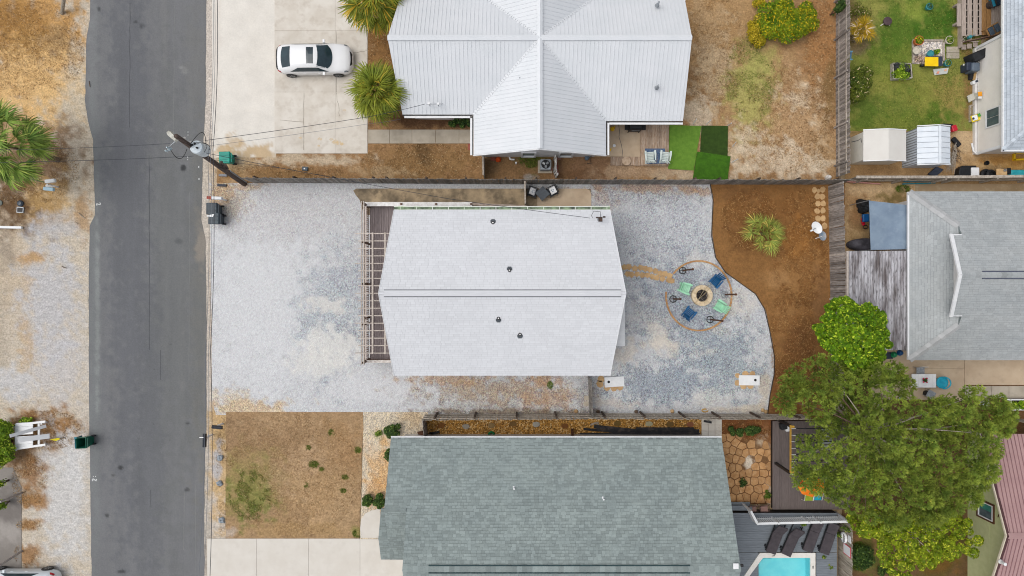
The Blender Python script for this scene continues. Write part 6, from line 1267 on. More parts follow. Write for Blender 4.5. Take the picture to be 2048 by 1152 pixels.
def wire(label, pts, r=0.013, mat=None, sag=.25):
    w = []
    for a, b_ in zip(pts[:-1], pts[1:]): w += arc(P(*a), P(*b_), sag, 14)[(1 if w else 0):]
    return tag(MB().tube(w, r, 5, cap=False).build('power_wire', mat or m_wire), label, 'wire', 'overhead wires')
wire('easternmost dark overhead wire running along the east road edge', [(434, -20, 9.3), (426, 300, 8.8), (421, 700, 8.9), (419, 1180, 9.3)], .015)
wire('westernmost of the three overhead wires along the east road edge', [(426, -20, 8.6), (416, 320, 8.2), (411, 700, 8.2), (396, 1180, 8.6)], .010, m_wirel)
wire('middle pale overhead wire between the two others along the east road edge', [(429, -20, 9.0), (421, 310, 8.4), (417, 700, 8.5), (406, 1180, 9.0)], .010, m_wirel)
wire('upper of the two dark wires crossing the road from the pole to the palm', [(-20, 300, 8.6), (340, 287, 9.2)], .010)
wire('lower dark wire crossing the road south of the utility pole lamp', [(-20, 325, 7.8), (388, 312, 8.4)], .012)
wire('dark service wire from the pole to the metal roof house above the driveway', [(410, 281, 8.7), (735, 234, 5.6), (850, 208, 3.9)], .013, sag=.1)
wire('thin pale wire below the dark service wire over the concrete driveway', [(414, 292, 8.4), (735, 248, 6.2), (802, 238, 3.2)], .008, m_wirel, .1)
wire('service wire from the pole past the teal bin to the cottage roof mast', [(412, 306, 8.3), (600, 343, 7.0), (900, 398, 5.3), (1180, 436, 4.6)], .013, sag=.12)
wire('thin wire running low from the pole towards the dark slat fence', [(414, 318, 8.0), (560, 336, 6.4), (660, 353, 2.2)], .008, sag=.1)

# ------------------------------------------------------------------ bins, mailboxes, street things
def wheelie(label, px, py, rz, mat, lidm, group='wheeled bins', open_=False, lab=True):
    t = thing('wheelie_bin', label, 'bin', (0, 0, 0), 0, group); h = 1.0
    def shell(x0, x1, y0, y1, X0, X1, Y0, Y1, z0, z1, mb, inside=False):
        v = [(x0, y0, z0), (x1, y0, z0), (x1, y1, z0), (x0, y1, z0), (X0, Y0, z1), (X1, Y0, z1), (X1, Y1, z1), (X0, Y1, z1)]
        mb.add(v, [(0, 1, 5, 4), (1, 2, 6, 5), (2, 3, 7, 6), (3, 0, 4, 7), (3, 2, 1, 0)])
    mb = MB(); shell(-.22, .22, -.24, .24, -.31, .31, -.34, .34, .06, h, mb)
    if open_:
        m2 = MB(); v = [(-.19, -.2, .12), (.19, -.2, .12), (.19, .2, .12), (-.19, .2, .12), (-.28, -.31, h), (.28, -.31, h), (.28, .31, h), (-.28, .31, h)]; m2.add(v, [(4, 5, 1, 0), (5, 6, 2, 1), (6, 7, 3, 2), (7, 4, 0, 3), (0, 1, 2, 3)]); m2.build('inside', mat, t, w=False)
        mb.add([(-.31, -.34, h), (.31, -.34, h), (.31, .34, h), (-.31, .34, h), (-.28, -.31, h + .01), (.28, -.31, h + .01), (.28, .31, h + .01), (-.28, .31, h + .01)], [(0, 1, 5, 4), (1, 2, 6, 5), (2, 3, 7, 6), (3, 0, 4, 7)])
    mb.build('body', mat, t, w=False, bevel=.0)
    if open_: MB().box((-.39, .0, .62), (.05, .68, .70)).box((-.33, .33, .98), (.16, .10, .05)).build('lid', lidm, t, w=False, bevel=.015)
    else:
        mb = MB(); v = [(-.36, -.37, h), (.36, -.37, h), (.36, .37, h), (-.36, .37, h), (-.32, -.34, h + .06), (.30, -.33, h + .09), (.30, .33, h + .09), (-.32, .34, h + .06)]; mb.add(v, [(4, 5, 6, 7), (0, 1, 5, 4), (1, 2, 6, 5), (2, 3, 7, 6), (3, 0, 4, 7), (3, 2, 1, 0)]); mb.build('lid', lidm, t, w=False, bevel=.02)
        MB().bar((-.30, -.12, h + .085), (.24, -.12, h + .11), .03, .02).bar((-.30, .12, h + .085), (.24, .12, h + .11), .03, .02).build('lid_rib', lidm, t, w=False)
    MB().tube([(.37, -.28, h - .04), (.41, -.28, h), (.41, .28, h), (.37, .28, h - .04)], .02, 6).build('handle', mat, t, w=False)
    for y in (-.26, .26): MB().lathe((.25, y, .13), [(.05, -.04), (.13, -.04), (.13, .04), (.05, .04)], 14, M=Matrix.Rotation(math.pi / 2, 3, 'X')).build('wheel', m_black, t, w=False)
    q = P(px, py, .03); t.location = (q.x, q.y, .03); t.rotation_euler = (0, 0, rz); return t
m_teal = pm('teal bin plastic', c(24, 160, 140), c(16, 140, 124), 3, .45); m_greenb = pm('green bin plastic', c(18, 104, 82), c(12, 84, 66), 3, .45); m_greyb = pm('slate bin plastic', c(66, 78, 86), c(54, 64, 72), 3, .5); m_tealid = pm('blue teal lid', c(20, 124, 140), c(14, 104, 122), 3, .45)
wheelie('teal wheelie bin standing by the utility pole foot', 463, 321, 0.02, m_teal, m_teal)
wheelie('upper slate grey wheelie bin of the pair beside the road', 438, 421, 0.0, m_greyb, m_greyb)
wheelie('lower slate grey wheelie bin of the pair beside the road', 442, 440, -0.03, m_greyb, m_greyb)
wheelie('open green wheelie bin with blue lid hanging on the west road edge', 182, 879, 0.05, m_greenb, m_tealid, open_=True)
tag(MB().slab([P(413, 431, 1.12), P(428, 428, 1.14), P(426, 434, 1.14), P(414, 433, 1.12)], .02).build('paper_flyer', m_white), 'white paper flyer lying on the slate grey bins', 'paper')
def mailbox(label, px, py, ang, body, post, L=.5, red=False):
    q = P(px, py); t = thing('mailbox', label, 'mailbox', (q.x, q.y, 0), 0, 'mailboxes by the road'); d = Vector((math.cos(ang), math.sin(ang), 0))
    MB().bar(q, q + Vector((0, 0, 1.0)), .10).build('post', post, t); MB().bar(q + d * .1 + Vector((0, 0, .55)), q - d * .25 + Vector((0, 0, .98)), .06).build('brace', post, t); MB().bar(q + d * .2 + Vector((0, 0, 1.0)), q - d * .4 + Vector((0, 0, 1.0)), .14, .05).build('arm', post, t)
    mb = MB(); sd = Vector((-d.y, d.x, 0)); cc = q - d * .12 + Vector((0, 0, 1.03)); pr = [(-.10, 0), (-.10, .12), (-.07, .19), (0, .22), (.07, .19), (.10, .12), (.10, 0)]; n = len(pr)
    mb.add([cc + d * x + sd * a + Vector((0, 0, z)) for x in (-L / 2, L / 2) for a, z in pr], [tuple(range(n))[::-1], tuple(range(n, 2 * n))] + [(i, (i + 1) % n, (i + 1) % n + n, i + n) for i in range(n)]); mb.build('box', body, t)
    if red: MB().box(q - d * .58 + Vector((0, 0, 1.10)), (.30, .17, .14), rz=ang).build('flap', pm('rust red', c(168, 74, 52), c(140, 58, 44), 6, .6), t)
    return t
mailbox('white mailbox with rust red end above the slate grey bins', 453, 401, -0.05, m_white, m_white, .62, True)
m_mbx = pm('black mailbox', c(46, 50, 60), c(34, 38, 46), 4, .4)
mailbox('black mailbox pointing at the road beside the dry lawn corner', 446, 847, 3.05, m_mbx, m_white, .62)
t = mailbox('black mailbox turned along the road edge with white bands', 425, 869, 1.55, m_mbx, m_white, .8)
q = P(421, 868); MB().bar(q + Vector((0.0, .02, 1.03)) , q + Vector((0.0, .06, 1.27)), .24, .05).build('band', m_white, t)
for nm, px, py, l_, m, lab in (('timber_offcut', 447, 351, .5, pm('grey lumber', c(150, 152, 158), c(126, 128, 136), 5, .8), 'grey timber offcut lying between the utility pole and the road'), ('timber_offcut', 445, 371, .56, pm('dark lumber', c(70, 74, 84), c(56, 60, 68), 5, .8), 'dark timber offcut lying above the white mailbox')):
    q = P(px, py); tag(MB().box((q.x, q.y, .08), (l_, .14, .10), rz=-.04).build(nm, m), lab, 'timber', 'timber offcuts')
for i, (x, y, r, lab) in enumerate(((441, 915, .20, 'grey boulder nearest the black mailboxes on the tan strip'), (440, 966, .19, 'middle one of three grey boulders on the tan strip by the road'), (444, 1040, .22, 'grey boulder nearest the pale concrete driveway on the tan strip'))):
    mb = MB(); q = P(x, y); mb.lathe((q.x, q.y, 0), [(r * .9, 0), (r * 1.0, .08), (r * .75, .18), (0, .22)], 9); mb.v = [(a + R.uniform(-.05, .05), b_ + R.uniform(-.05, .05), z * R.uniform(.8, 1.1)) for a, b_, z in mb.v]
    tag(mb.build('boulder', pm('grey rock', c(166, 176, 184), c(124, 132, 140), 5, .85)), lab, 'rock', 'roadside boulders')
q = P(611, 338); t = thing('ground_box', 'small dark utility box with pale label above the slat fence', 'utility box', q); MB().box((q.x, q.y, .08), (.34, .24, .14), rz=-.1).build('case', pm('slate', c(70, 86, 98), c(56, 70, 80), 5, .5), t); MB().box((q.x - .02, q.y, .16), (.09, .08, .01)).build('sticker', m_white, t)
# west verge
q = P(116, 374); t = thing('mailbox_post', 'white and pale blue mailbox cluster west of the road under the palm', 'mailbox', q, 0, 'mailboxes by the road')
MB().bar(q, q + Vector((0, 0, 1.0)), .09).build('post', m_white, t)
m_pb = pm('pale blue mailbox', c(176, 206, 222), c(156, 188, 206), 4, .5)
for x, y, m in ((101, 362, m_white), (98, 378, m_pb)): p = P(x, y, 1.05); MB().box(p, (.62, .22, .2), rz=.12 if y < 370 else -.1).build('box', m, t, bevel=.03)
MB().slab([P(90, 370, 1.1), P(113, 372, 1.1), P(92, 375, 1.1)], .03).build('flag', m_whitew, t)
q = P(86, 364); tag(MB().tube([q, P(40, 352, 3.0)], .045, 8).build('sign_pole', m_metal), 'grey metal pole rising beside the large palm', 'pole', 'thin poles')
for x, y, x2, y2, lab in ((45, 985, 0, 1004, 'upper leaning grey pole with red tag over the grey drive'), (44, 1102, -2, 1132, 'lower leaning grey pole with red tag above the white car')):
    t = thing('tagged_pole', lab, 'pole', P(x, y), 0, 'thin poles'); MB().tube([P(x, y), P(x2, y2, 2.2)], .07, 8).build('pole', pm('grey pole', c(172, 166, 162), c(146, 141, 138), 5, .7), t); a_ = P(x, y).lerp(P(x2, y2, 2.2), .45); MB().box(a_ + Vector((0, 0, .08)), (.12, .12, .02), rz=.5).build('tag', pm('red tag', c(214, 90, 96), c(236, 200, 200), 12, .6), t)
t = thing('meter_cover', 'glossy dark dome cover on brown soil by the grate box', 'cover', P(42, 407)); MB().lathe(P(42, 407), [(.20, 0), (.19, .1), (.12, .17), (0, .19)], 16).build('dome', pm('slate dome', c(64, 76, 88), c(50, 60, 70), 4, .25), t)
t = thing('meter_box', 'square grate box in the brown soil west of the road', 'utility box', P(42, 420)); q = P(42, 420); MB().box((q.x, q.y, .05), (.42, .36, .08), rz=-.05).build('frame', m_metal, t); MB().box((q.x, q.y, .095), (.33, .27, .02), rz=-.05).build('grate', m_dark, t)
t = thing('manhole_cover', 'grey round cover at the left edge beside the dome lid', 'cover', P(0, 406)); MB().lathe(P(0, 406), [(.18, 0), (.18, .06), (0, .07)], 16).build('disc', pm('grey green metal', c(106, 112, 104), c(90, 96, 90), 5, .6), t)
q = P(22, 455); tag(MB().box((q.x, q.y, .1), (1.55, .14, .16), rz=-.02).build('parking_stop', m_white), 'white concrete parking stop at the left edge below brown soil', 'parking stop')
q = P(124, 14); tag(MB().tube([P(124, 27, .0), P(128, -4, 1.2)], .11, 8).build('wooden_post', m_slatb), 'weathered wooden post at the top edge of the sandy verge', 'post')
t = thing('lounge_bench', 'white wooden double bench beside the lime hedge west of the road', 'bench', P(62, 872))
def board(x0, y0, x1, y1, z0, z1, w, th, m=m_whitew, nm='board', par=None): MB().bar(P(x0, y0, z0), P(x1, y1, z1), w, th).build(nm, m, par or t)
for y0, y1 in ((856, 866), (883, 893)):
    for j in range(3): board(32, y0 - 6 + j * 8, 66, y0 - 8 + j * 8, .5, .5, .24, .04, m_white, 'seat_board')
for y0, y1 in ((850, 843), (898, 889)): board(31, y0, 91, y1, .52, .52, .13, .06, m_white, 'side_rail')
board(78, 847, 78, 890, .45, .45, .12, .06, m_white, 'cross_rail'); board(32, 848, 32, 902, .5, .5, .10, .07, m_white, 'cross_rail')
board(92, 852, 20, 872, .55, 2.3, .20, .05, m_white, 'back_board'); board(99, 872, 36, 880, .55, 1.6, .30, .05, m_white, 'back_board')
for x, y in ((34, 852), (34, 898), (88, 846), (88, 890)): q = P(x, y, .25); MB().box((q.x, q.y, .25), (.09, .09, .5)).build('leg', m_white, t)
t = thing('yard_sign', 'small yellow yard sign lying beside the white bench', 'sign', P(115, 877)); MB().slab([P(99, 879, .25), P(116, 876, .35), P(121, 878, .35), P(112, 882, .2)], .015).build('panel', pm('yellow sign', c(228, 214, 30), c(214, 198, 24), 4, .5), t); MB().tube([P(110, 877, .3), P(131, 875, .05)], .012, 5).build('stake', m_dark, t)
for i, (x0, y0, x1, y1, lab) in enumerate(((157, 426, 171, 437, 'straight pale stick on the sandy road edge'), (150, 444, 160, 449, 'short crooked stick below the straight pale stick'), (123, 532, 133, 536, 'small brown stick in the gravel west of the road'), (178, 162, 180, 174, 'small reddish twig on the west road edge'))):
    tag(MB().tube([P(x0, y0, .05), P((x0 + x1) / 2, (y0 + y1) / 2 + 1, .07), P(x1, y1, .05)], .022, 5).build('stick', m_barkp if i < 2 else m_bark), lab, 'stick', 'fallen sticks')
# ------------------------------------------------------------------ garden furniture
def facing(px, py, tx, ty): a, b = P(px, py), P(tx, ty); return math.atan2(b.y - a.y, b.x - a.x) - math.pi / 2
def adirondack(name, label, mat, group):
    t = thing(name, label, 'chair', (0, 0, 0), 0, group)
    for i in range(5): MB().box((0, .24 - i * .105, .36 - i * .022), (.50, .09, .022), rot=Matrix.Rotation(.2, 3, 'X')).build('seat_slat', mat, t, w=False)
    for i in range(5):
        x = (i - 2) * .10; h = .78 - .05 * abs(i - 2); MB().bar((x * .85, -.22, .26), (x * 1.35, -.22 - .36, .26 + h * .86), .088, .02, up=(0, 1, .4)).build('back_slat', mat, t, w=False)
    MB().bar((-.26, -.38, .60), (.26, -.38, .60), .05, .03).build('back_rail', mat, t, w=False)
    for s in (-1, 1):
        mb = MB(); pl = [(s * .27, .34), (s * .40, .36), (s * .41, .1), (s * .36, -.36), (s * .29, -.36), (s * .28, .1)]; mb.prism(pl, .555, .58); mb.build('arm', mat, t, w=False)
        MB().bar((s * .30, .27, 0), (s * .30, .27, .555), .09, .025).build('leg', mat, t, w=False); MB().bar((s * .28, .26, .33), (s * .26, -.48, .05), .09, .025, up=(0, 0, 1)).build('leg', mat, t, w=False)
    t.scale = (.88, .88, .88); return t
m_navy = pm('deep blue resin', c(22, 92, 142), c(16, 78, 122), 3, .45); m_mint = pm('mint resin', c(168, 228, 190), c(152, 214, 176), 3, .45); m_pchair = pm('pale grey green resin', c(216, 226, 222), c(198, 210, 206), 3, .5)
GC = 'chairs around the fire pit'
def put(t, px, py, z, rz): q = P(px, py, z); t.location = (q.x, q.y, z); t.rotation_euler = (0, 0, rz); return t
a1 = adirondack('adirondack_chair', 'blue chair north-east of the fire pit with its tall back to the mulch', m_navy, GC)
p_ = P(1376, 625, .03); dup(a1, p_, facing(1376, 625, 1398, 596), 'blue chair south-west of the fire pit', GC); put(a1, 1428, 563, .03, facing(1428, 563, 1402, 590))
a2 = adirondack('adirondack_chair', 'mint green chair north-west of the fire pit nearest the stepping path', m_mint, GC)
p_ = P(1436, 612, .03); dup(a2, p_, facing(1436, 612, 1404, 592), 'mint green chair south-east of the fire pit', GC); put(a2, 1369, 577, .03, facing(1369, 577, 1400, 588))
a3 = adirondack('adirondack_chair', 'pale chair on the blue rug nearer the concrete patio', m_pchair, 'pale deck chairs')
p_ = P(1328, 314, .22); dup(a3, p_, math.radians(-6), 'pale chair on the blue rug nearer the artificial turf', 'pale deck chairs'); put(a3, 1298, 314, .22, math.radians(4))
# fire pit
ft = thing('fire_pit', 'round fire pit of cream stone blocks with ash and tongs in the gravel', 'fire pit', P(1402, 591))
m_fb = pm('cream wall block', c(226, 208, 178), c(206, 184, 150), 5, .85, rnd=.08); fc = P(1402, 591, .0)
for lv in range(2):
    for i in range(12):
        a0 = 2 * math.pi * (i + .5 * lv) / 12; a1_ = a0 + 2 * math.pi / 12 - .03; pl = []
        for r in (.39, .66):
            for a in ((a0, a1_) if r < .5 else (a1_, a0)): pl.append((fc.x + r * math.cos(a), fc.y + r * math.sin(a)))
        MB().prism(pl, .02 + lv * .16, .17 + lv * .16).build('block', m_fb, ft)
mb = MB(); mb.lathe((fc.x, fc.y, .03), [(.40, 0), (.40, .06), (0, .08)], 20); mb.build('ash_bed', pm('ash and char', c(74, 68, 66), c(32, 30, 30), 9, .95, c3=c(170, 164, 160), s3=14, w3=.6), ft)
for k in range(6): a = R.uniform(0, 3.1); q = fc + Vector((R.uniform(-.12, .12), R.uniform(-.12, .12), .13 + .02 * k)); d = Vector((math.cos(a), math.sin(a), .1)) * .2; MB().tube([q - d, q + d], .03, 6).build('charred_log', pm('char', c(48, 42, 40), c(22, 20, 20), 9, .9), ft)
tg = thing('fire_tongs', 'long pale metal fire tongs resting across the fire pit rim', 'tongs', P(1412, 582, .35)); m_brass = pm('tarnished steel', c(190, 176, 146), c(160, 146, 118), 6, .4, metal=.3)
for o_ in (-1, 1): MB().tube([P(1396, 600, .22), P(1408 + o_ * 2, 585 + o_ * 2, .38), P(1420 + o_ * 2, 572 + o_ * 2, .42)], .015, 6).build('arm', m_brass, tg)
for x, y, lab, h in ((1365, 541, 'torch on ring base nearest the stepping path end', 2.3), (1346, 598, 'torch on ring base on the west side inside the brick ring', 1.7), (1420, 639, 'torch on ring base south of the fire pit', 2.4), (1449, 589, 'torch on pale ring base crossing the east side of the brick ring', 2.1)):
    q = P(x, y, .04); t = thing('garden_torch', 'brown ' + lab, 'torch', q, 0, 'torches around the fire pit'); mb = MB(); n = 20
    MB().tube([q + Vector((.21 * math.cos(2 * math.pi * k / n), .21 * math.sin(2 * math.pi * k / n), .03)) for k in range(n + 1)], .028, 6).build('ring_base', m_dark if x != 1449 else m_metal, t)
    MB().bar(q + Vector((-.2, 0, .04)), q + Vector((.2, 0, .04)), .025).bar(q + Vector((0, -.2, .04)), q + Vector((0, .2, .04)), .025).build('cross_bar', m_dark if x != 1449 else m_metal, t)
    MB().tube([q + Vector((.04, 0, .0)), q + Vector((.06, .02, h - .22))], .05, 8).build('pole', pm('dark bamboo', c(108, 74, 52), c(76, 52, 38), 7, .7), t)
    MB().lathe(q + Vector((.06, .02, h - .24)), [(.04, 0), (.075, .14), (.07, .2), (.03, .24)], 10).build('burner', m_brownf, t)
# bean bag boards on stone pads
for i, (x, y, hx, rz, lab) in enumerate(((1228, 763, 1217, .05, 'white bean bag toss board by the short dark fence'), (1497, 760, 1509, .0, 'white bean bag toss board near the mulch bed corner'))):
    q = P(x, y); t = thing('toss_board', lab, 'game board', q, 0, 'bean bag toss boards'); hp = P(hx, y - 1, .2); sgn = 1 if hx > x else -1
    mb = MB(); w, d = .61, .31; zf = lambda u: .10 + .14 * (u * sgn * .5 + .5)
    R2 = Matrix.Rotation(rz, 3, 'Z'); V_ = []
    N_ = 16; hole = (sgn * .36, .02); rr = .085
    ringv = [Vector((hole[0] + rr * math.cos(2 * math.pi * k / N_), hole[1] + rr * math.sin(2 * math.pi * k / N_), 0)) for k in range(N_)]; outv = []
    for k in range(N_):
        a = 2 * math.pi * k / N_; ca, sa = math.cos(a), math.sin(a); tx = ((w if ca > 0 else -w) - hole[0]) / ca if abs(ca) > 1e-6 else 1e9; ty = ((d if sa > 0 else -d) - hole[1]) / sa if abs(sa) > 1e-6 else 1e9; tt = min(tx, ty); outv.append(Vector((hole[0] + ca * tt, hole[1] + sa * tt, 0)))
    cs = [Vector((sx * w, sy * d, 0)) for sx, sy in ((-1, -1), (1, -1), (1, 1), (-1, 1))]; allv = ringv + outv + cs
    for v in allv: v.z = zf(v.x / w)
    fs = [(k, N_ + k, N_ + (k + 1) % N_, (k + 1) % N_) for k in range(N_)]
    for ci, cv in enumerate(cs):
        ks = sorted(range(N_), key=lambda k: (outv[k] - cv).length)[:4]
        for k in range(N_):
            a_, b_ = outv[k], outv[(k + 1) % N_]
            if abs(a_.x - b_.x) > 1e-4 and abs(a_.y - b_.y) > 1e-4 and ((abs(a_.x - cv.x) < 1e-4 and abs(b_.y - cv.y) < 1e-4) or (abs(b_.x - cv.x) < 1e-4 and abs(a_.y - cv.y) < 1e-4)): fs.append((N_ + k, 2 * N_ + ci, N_ + (k + 1) % N_))
    mb.add([q + R2 @ v for v in allv], fs); mb.build('board', m_white, t)
    mb = MB()
    for sx, sy, ex, ey in ((-1, -1, 1, -1), (-1, 1, 1, 1), (-1, -1, -1, 1), (1, -1, 1, 1)): a_ = Vector((sx * w, sy * (d - .01), zf(sx) - .05)); b_ = Vector((ex * w, ey * (d - .01), zf(ex) - .05)); mb.bar(q + R2 @ a_, q + R2 @ b_, .03, .085)
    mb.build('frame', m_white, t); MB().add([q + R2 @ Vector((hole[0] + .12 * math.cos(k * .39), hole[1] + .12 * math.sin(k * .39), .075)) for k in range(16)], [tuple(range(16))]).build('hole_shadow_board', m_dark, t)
    pad = thing('stone_pad', 'tan flagstone pad under the white board ' + ('by the short dark fence' if i == 0 else 'near the mulch bed corner'), 'paving', q, 0, 'flagstone pads')
    for (dx, dy, r) in (((-26, -5, 6), (-28, 5, 6), (-14, 11, 6), (0, 13, 6), (12, 12, 5)) if i == 0 else ((-22, -9, 4), (-22, 6, 5), (-10, 12, 5), (4, 12, 5), (-6, -12, 5), (8, -12, 5))):
        pl = [P(a, b_, .05) for a, b_ in irregular(x + dx, y + dy, r + 1.5, 7, R.uniform(0, 2), .12)]; MB().prism([(v.x, v.y) for v in pl], .01, .05).build('stone', m_step, pad)
# satellite dishes
t = thing('satellite_dish', 'white oval satellite dish on a pole by the stone row', 'satellite dish', P(1632, 460), 0, 'satellite dishes')
def dish(par, cc, rx, ry, tilt, az, mat):
    M = Matrix.Rotation(az, 3, 'Z') @ Matrix.Rotation(tilt, 3, 'Y'); mb = MB(); pr = [(0, 0), (.35, .02), (.7, .07), (1, .14)]; n = 24; vs = []
    for r, z in pr[1:]:
        for k in range(n): a = 2 * math.pi * k / n; vs.append(cc + M @ Vector((r * rx * math.cos(a), r * ry * math.sin(a), z * .6)))
    vs.append(cc); fs = [(i * n + k, i * n + (k + 1) % n, (i + 1) * n + (k + 1) % n, (i + 1) * n + k) for i in range(2) for k in range(n)] + [(len(vs) - 1, k, (k + 1) % n)[::-1] for k in range(n)]; mb.add(vs, fs); return mb.build('reflector', mat, par, smooth=True)
dish(t, P(1633.5, 455, 1.1), .27, .40, -.3, .55, m_white); MB().tube([P(1632, 460), P(1634, 456, 1.05)], .03, 8).build('mast', m_metal, t); MB().tube([P(1632, 456, 1.1), P(1624, 461, 1.45)], .02, 6).build('feed_arm', m_metal, t); MB().box(P(1623, 461, 1.5), (.14, .1, .1), rz=.4).build('feed_horn', m_white, t)
t = thing('satellite_dish', 'blue grey weathered satellite dish below the white oval one', 'satellite dish', P(1640, 476), 0, 'satellite dishes')
dish(t, P(1643.5, 472, .8), .26, .30, .2, .3, pm('weathered blue dish', c(104, 138, 168), c(168, 164, 160), 7, .6)); MB().tube([P(1640, 477), P(1643, 473, .78)], .03, 8).build('mast', m_metal, t); MB().tube([P(1643, 473, .85), P(1631, 477, 1.1)], .022, 6).build('feed_arm', m_white, t)
# patio chairs and table on the stained slab
m_char = pm('charcoal wicker', c(58, 62, 70), c(40, 43, 50), 10, .7); m_tabl = pm('slate table top', c(76, 84, 92), c(66, 72, 80), 6, .5)
q = P(1085, 388, .07); t = thing('patio_table', 'square charcoal patio table between two cushioned chairs', 'table', q); TZ = .62
MB().box(P(1085, 387, TZ), (.66, .66, .04), rz=.72).build('table_top', m_tabl, t, bevel=.01)
for k in range(4): a = .72 + math.pi / 4 + k * math.pi / 2; p = P(1085, 387, TZ); MB().bar((p.x + .38 * math.cos(a), p.y + .38 * math.sin(a), .07), (p.x + .38 * math.cos(a), p.y + .38 * math.sin(a), TZ - .02), .045).build('leg', m_black, t)
def arm_chair(label, px, py, rz):
    t = thing('patio_chair', label, 'chair', (0, 0, 0), 0, 'cushioned patio chairs')
    MB().box((0, 0, .36), (.52, .54, .06)).build('seat', m_char, t, w=False, bevel=.015)
    MB().bar((-.26, -.24, .72), (.26, -.24, .72), .04).bar((-.26, -.3, .86), (.26, -.3, .86), .04).build('back_rail', m_black, t, w=False)
    for i in range(7): x = -.22 + i * .073; MB().bar((x, -.24, .38), (x, -.31, .86), .03, .012, up=(0, 1, 0)).build('back_slat', m_black, t, w=False)
    for s in (-1, 1):
        MB().bar((s * .29, -.28, .58), (s * .29, .27, .60), .05, .03).build('arm', m_black, t, w=False)
        for y in (-.26, .26): MB().bar((s * .28, y, 0), (s * .29, y, .58), .035).build('leg', m_black, t, w=False)
    put(t, px, py, .07, rz); Mz = Matrix.Rotation(rz, 3, 'Z'); base = Vector(t.location)
    cu = thing('throw_pillow', 'white pillow with blue flower print on the ' + label.split(' of')[0], 'pillow', base + Mz @ Vector((0, -.12, .5)), 0, 'blue and white pillows')
    RT = Mz @ Matrix.Rotation(math.radians(-30), 3, 'X'); cc = base + Mz @ Vector((0, -.02, .66)); mb = MB(); n = 8; vs = []
    for sgn in (1, -1):
        for i in range(n + 1):
            for j in range(n + 1):
                u, v = i / n * 2 - 1, j / n * 2 - 1; vs.append(cc + RT @ Vector((u * .21, v * .21, sgn * .07 * (1 - u ** 4) * (1 - v ** 4))))
    m_ = (n + 1) ** 2; g_ = [(i * (n + 1) + j, (i + 1) * (n + 1) + j, (i + 1) * (n + 1) + j + 1, i * (n + 1) + j + 1) for i in range(n) for j in range(n)]; mb.add(vs, g_ + [tuple(x + m_ for x in f[::-1]) for f in g_]); mb.build('cushion', m_white, cu, smooth=True)
    for k in range(5):
        a = k * 1.257; mb = MB(); p0 = Vector((.03 * math.cos(a), .03 * math.sin(a), .076)); p1 = Vector((.12 * math.cos(a), .12 * math.sin(a), .076)); s_ = Vector((-math.sin(a), math.cos(a), 0)) * .025; mid = (p0 + p1) / 2
        mb.add([cc + RT @ v for v in (p0, mid + s_, p1, mid - s_)], [(0, 3, 2, 1), (0, 1, 2, 3)]); mb.build('printed_petal', pm('blue print', c(38, 128, 172), c(28, 100, 150), 5, .7), cu)
arm_chair('west chair of the two cushioned patio chairs', 1065, 386, facing(1064, 385, 1085, 392)); arm_chair('east chair of the two cushioned patio chairs', 1104, 384, facing(1104, 384, 1085, 393))

# ------------------------------------------------------------------ yard behind the metal-roof house
q = P(1090, 334); t = thing('ac_unit', 'grey air conditioning unit with round fan grille beside the picket gate', 'air conditioner', q); cc = P(1090, 329, .75)
MB().box((q.x, q.y, .05), (.9, .8, .1)).build('pad', m_walk, t); mb = MB(); mb.box((q.x, q.y + .03, .44), (.66, .66, .68)); mb.build('cabinet', pm('grey cabinet', c(172, 180, 186), c(150, 158, 166), 4, .5), t, bevel=.06)
o = MB().lathe((q.x, q.y + .03, .79), [(.27, 0), (.27, .012), (0, .014)], 24).build('fan_opening', m_black, t)
for k in range(3): a = k * 2.094 + .6; MB().bar((q.x + .05 * math.cos(a), q.y + .03 + .05 * math.sin(a), .812), (q.x + .22 * math.cos(a), q.y + .03 + .22 * math.sin(a), .815), .13, .012).build('fan_blade', m_metal if k != 1 else pm('blade', c(210, 214, 216), c(190, 194, 198), 5, .5), t)
for r in (.12, .2, .27): MB().tube([(q.x + r * math.cos(k * .3142), q.y + .03 + r * math.sin(k * .3142), .835) for k in range(21)], .006, 4).build('guard_ring', m_black, t)
def simple(name, label, cat, mb, mat, group=None, bevel=0.0): return tag(mb.build(name, mat, bevel=bevel), label, cat, group)
q = P(997, 319, .15); mb = MB().lathe((q.x, q.y, .02), [(.15, 0), (.17, .12), (.1, .26), (.03, .3)], 8); mb.v = [(a + R.uniform(-.03, .03), b_ + R.uniform(-.03, .03), z) for a, b_, z in mb.v]; simple('orange_bag', 'bright orange bag lying by the metal roof house wall', 'bag', mb, pm('orange bag', c(228, 92, 32), c(200, 72, 22), 6, .6))
simple('drain_elbow', 'white curved drain pipe elbow lying behind the metal roof house', 'pipe', MB().tube([P(1019, 314, .1), P(1020, 318, .1), P(1023, 319, .1), P(1029, 319, .1)], .055, 8), m_white, 'white pipe pieces')
simple('drain_stub', 'short white upright pipe stub behind the metal roof house', 'pipe', MB().lathe(P(1032, 327), [(.06, 0), (.06, .3), (0, .3)], 12), m_white, 'white pipe pieces')
m_redb = pm('red brick', c(168, 98, 84), c(140, 78, 66), 6, .85, rnd=.1); m_pinkb = pm('pinkish block', c(176, 136, 122), c(150, 112, 100), 6, .85, rnd=.1)
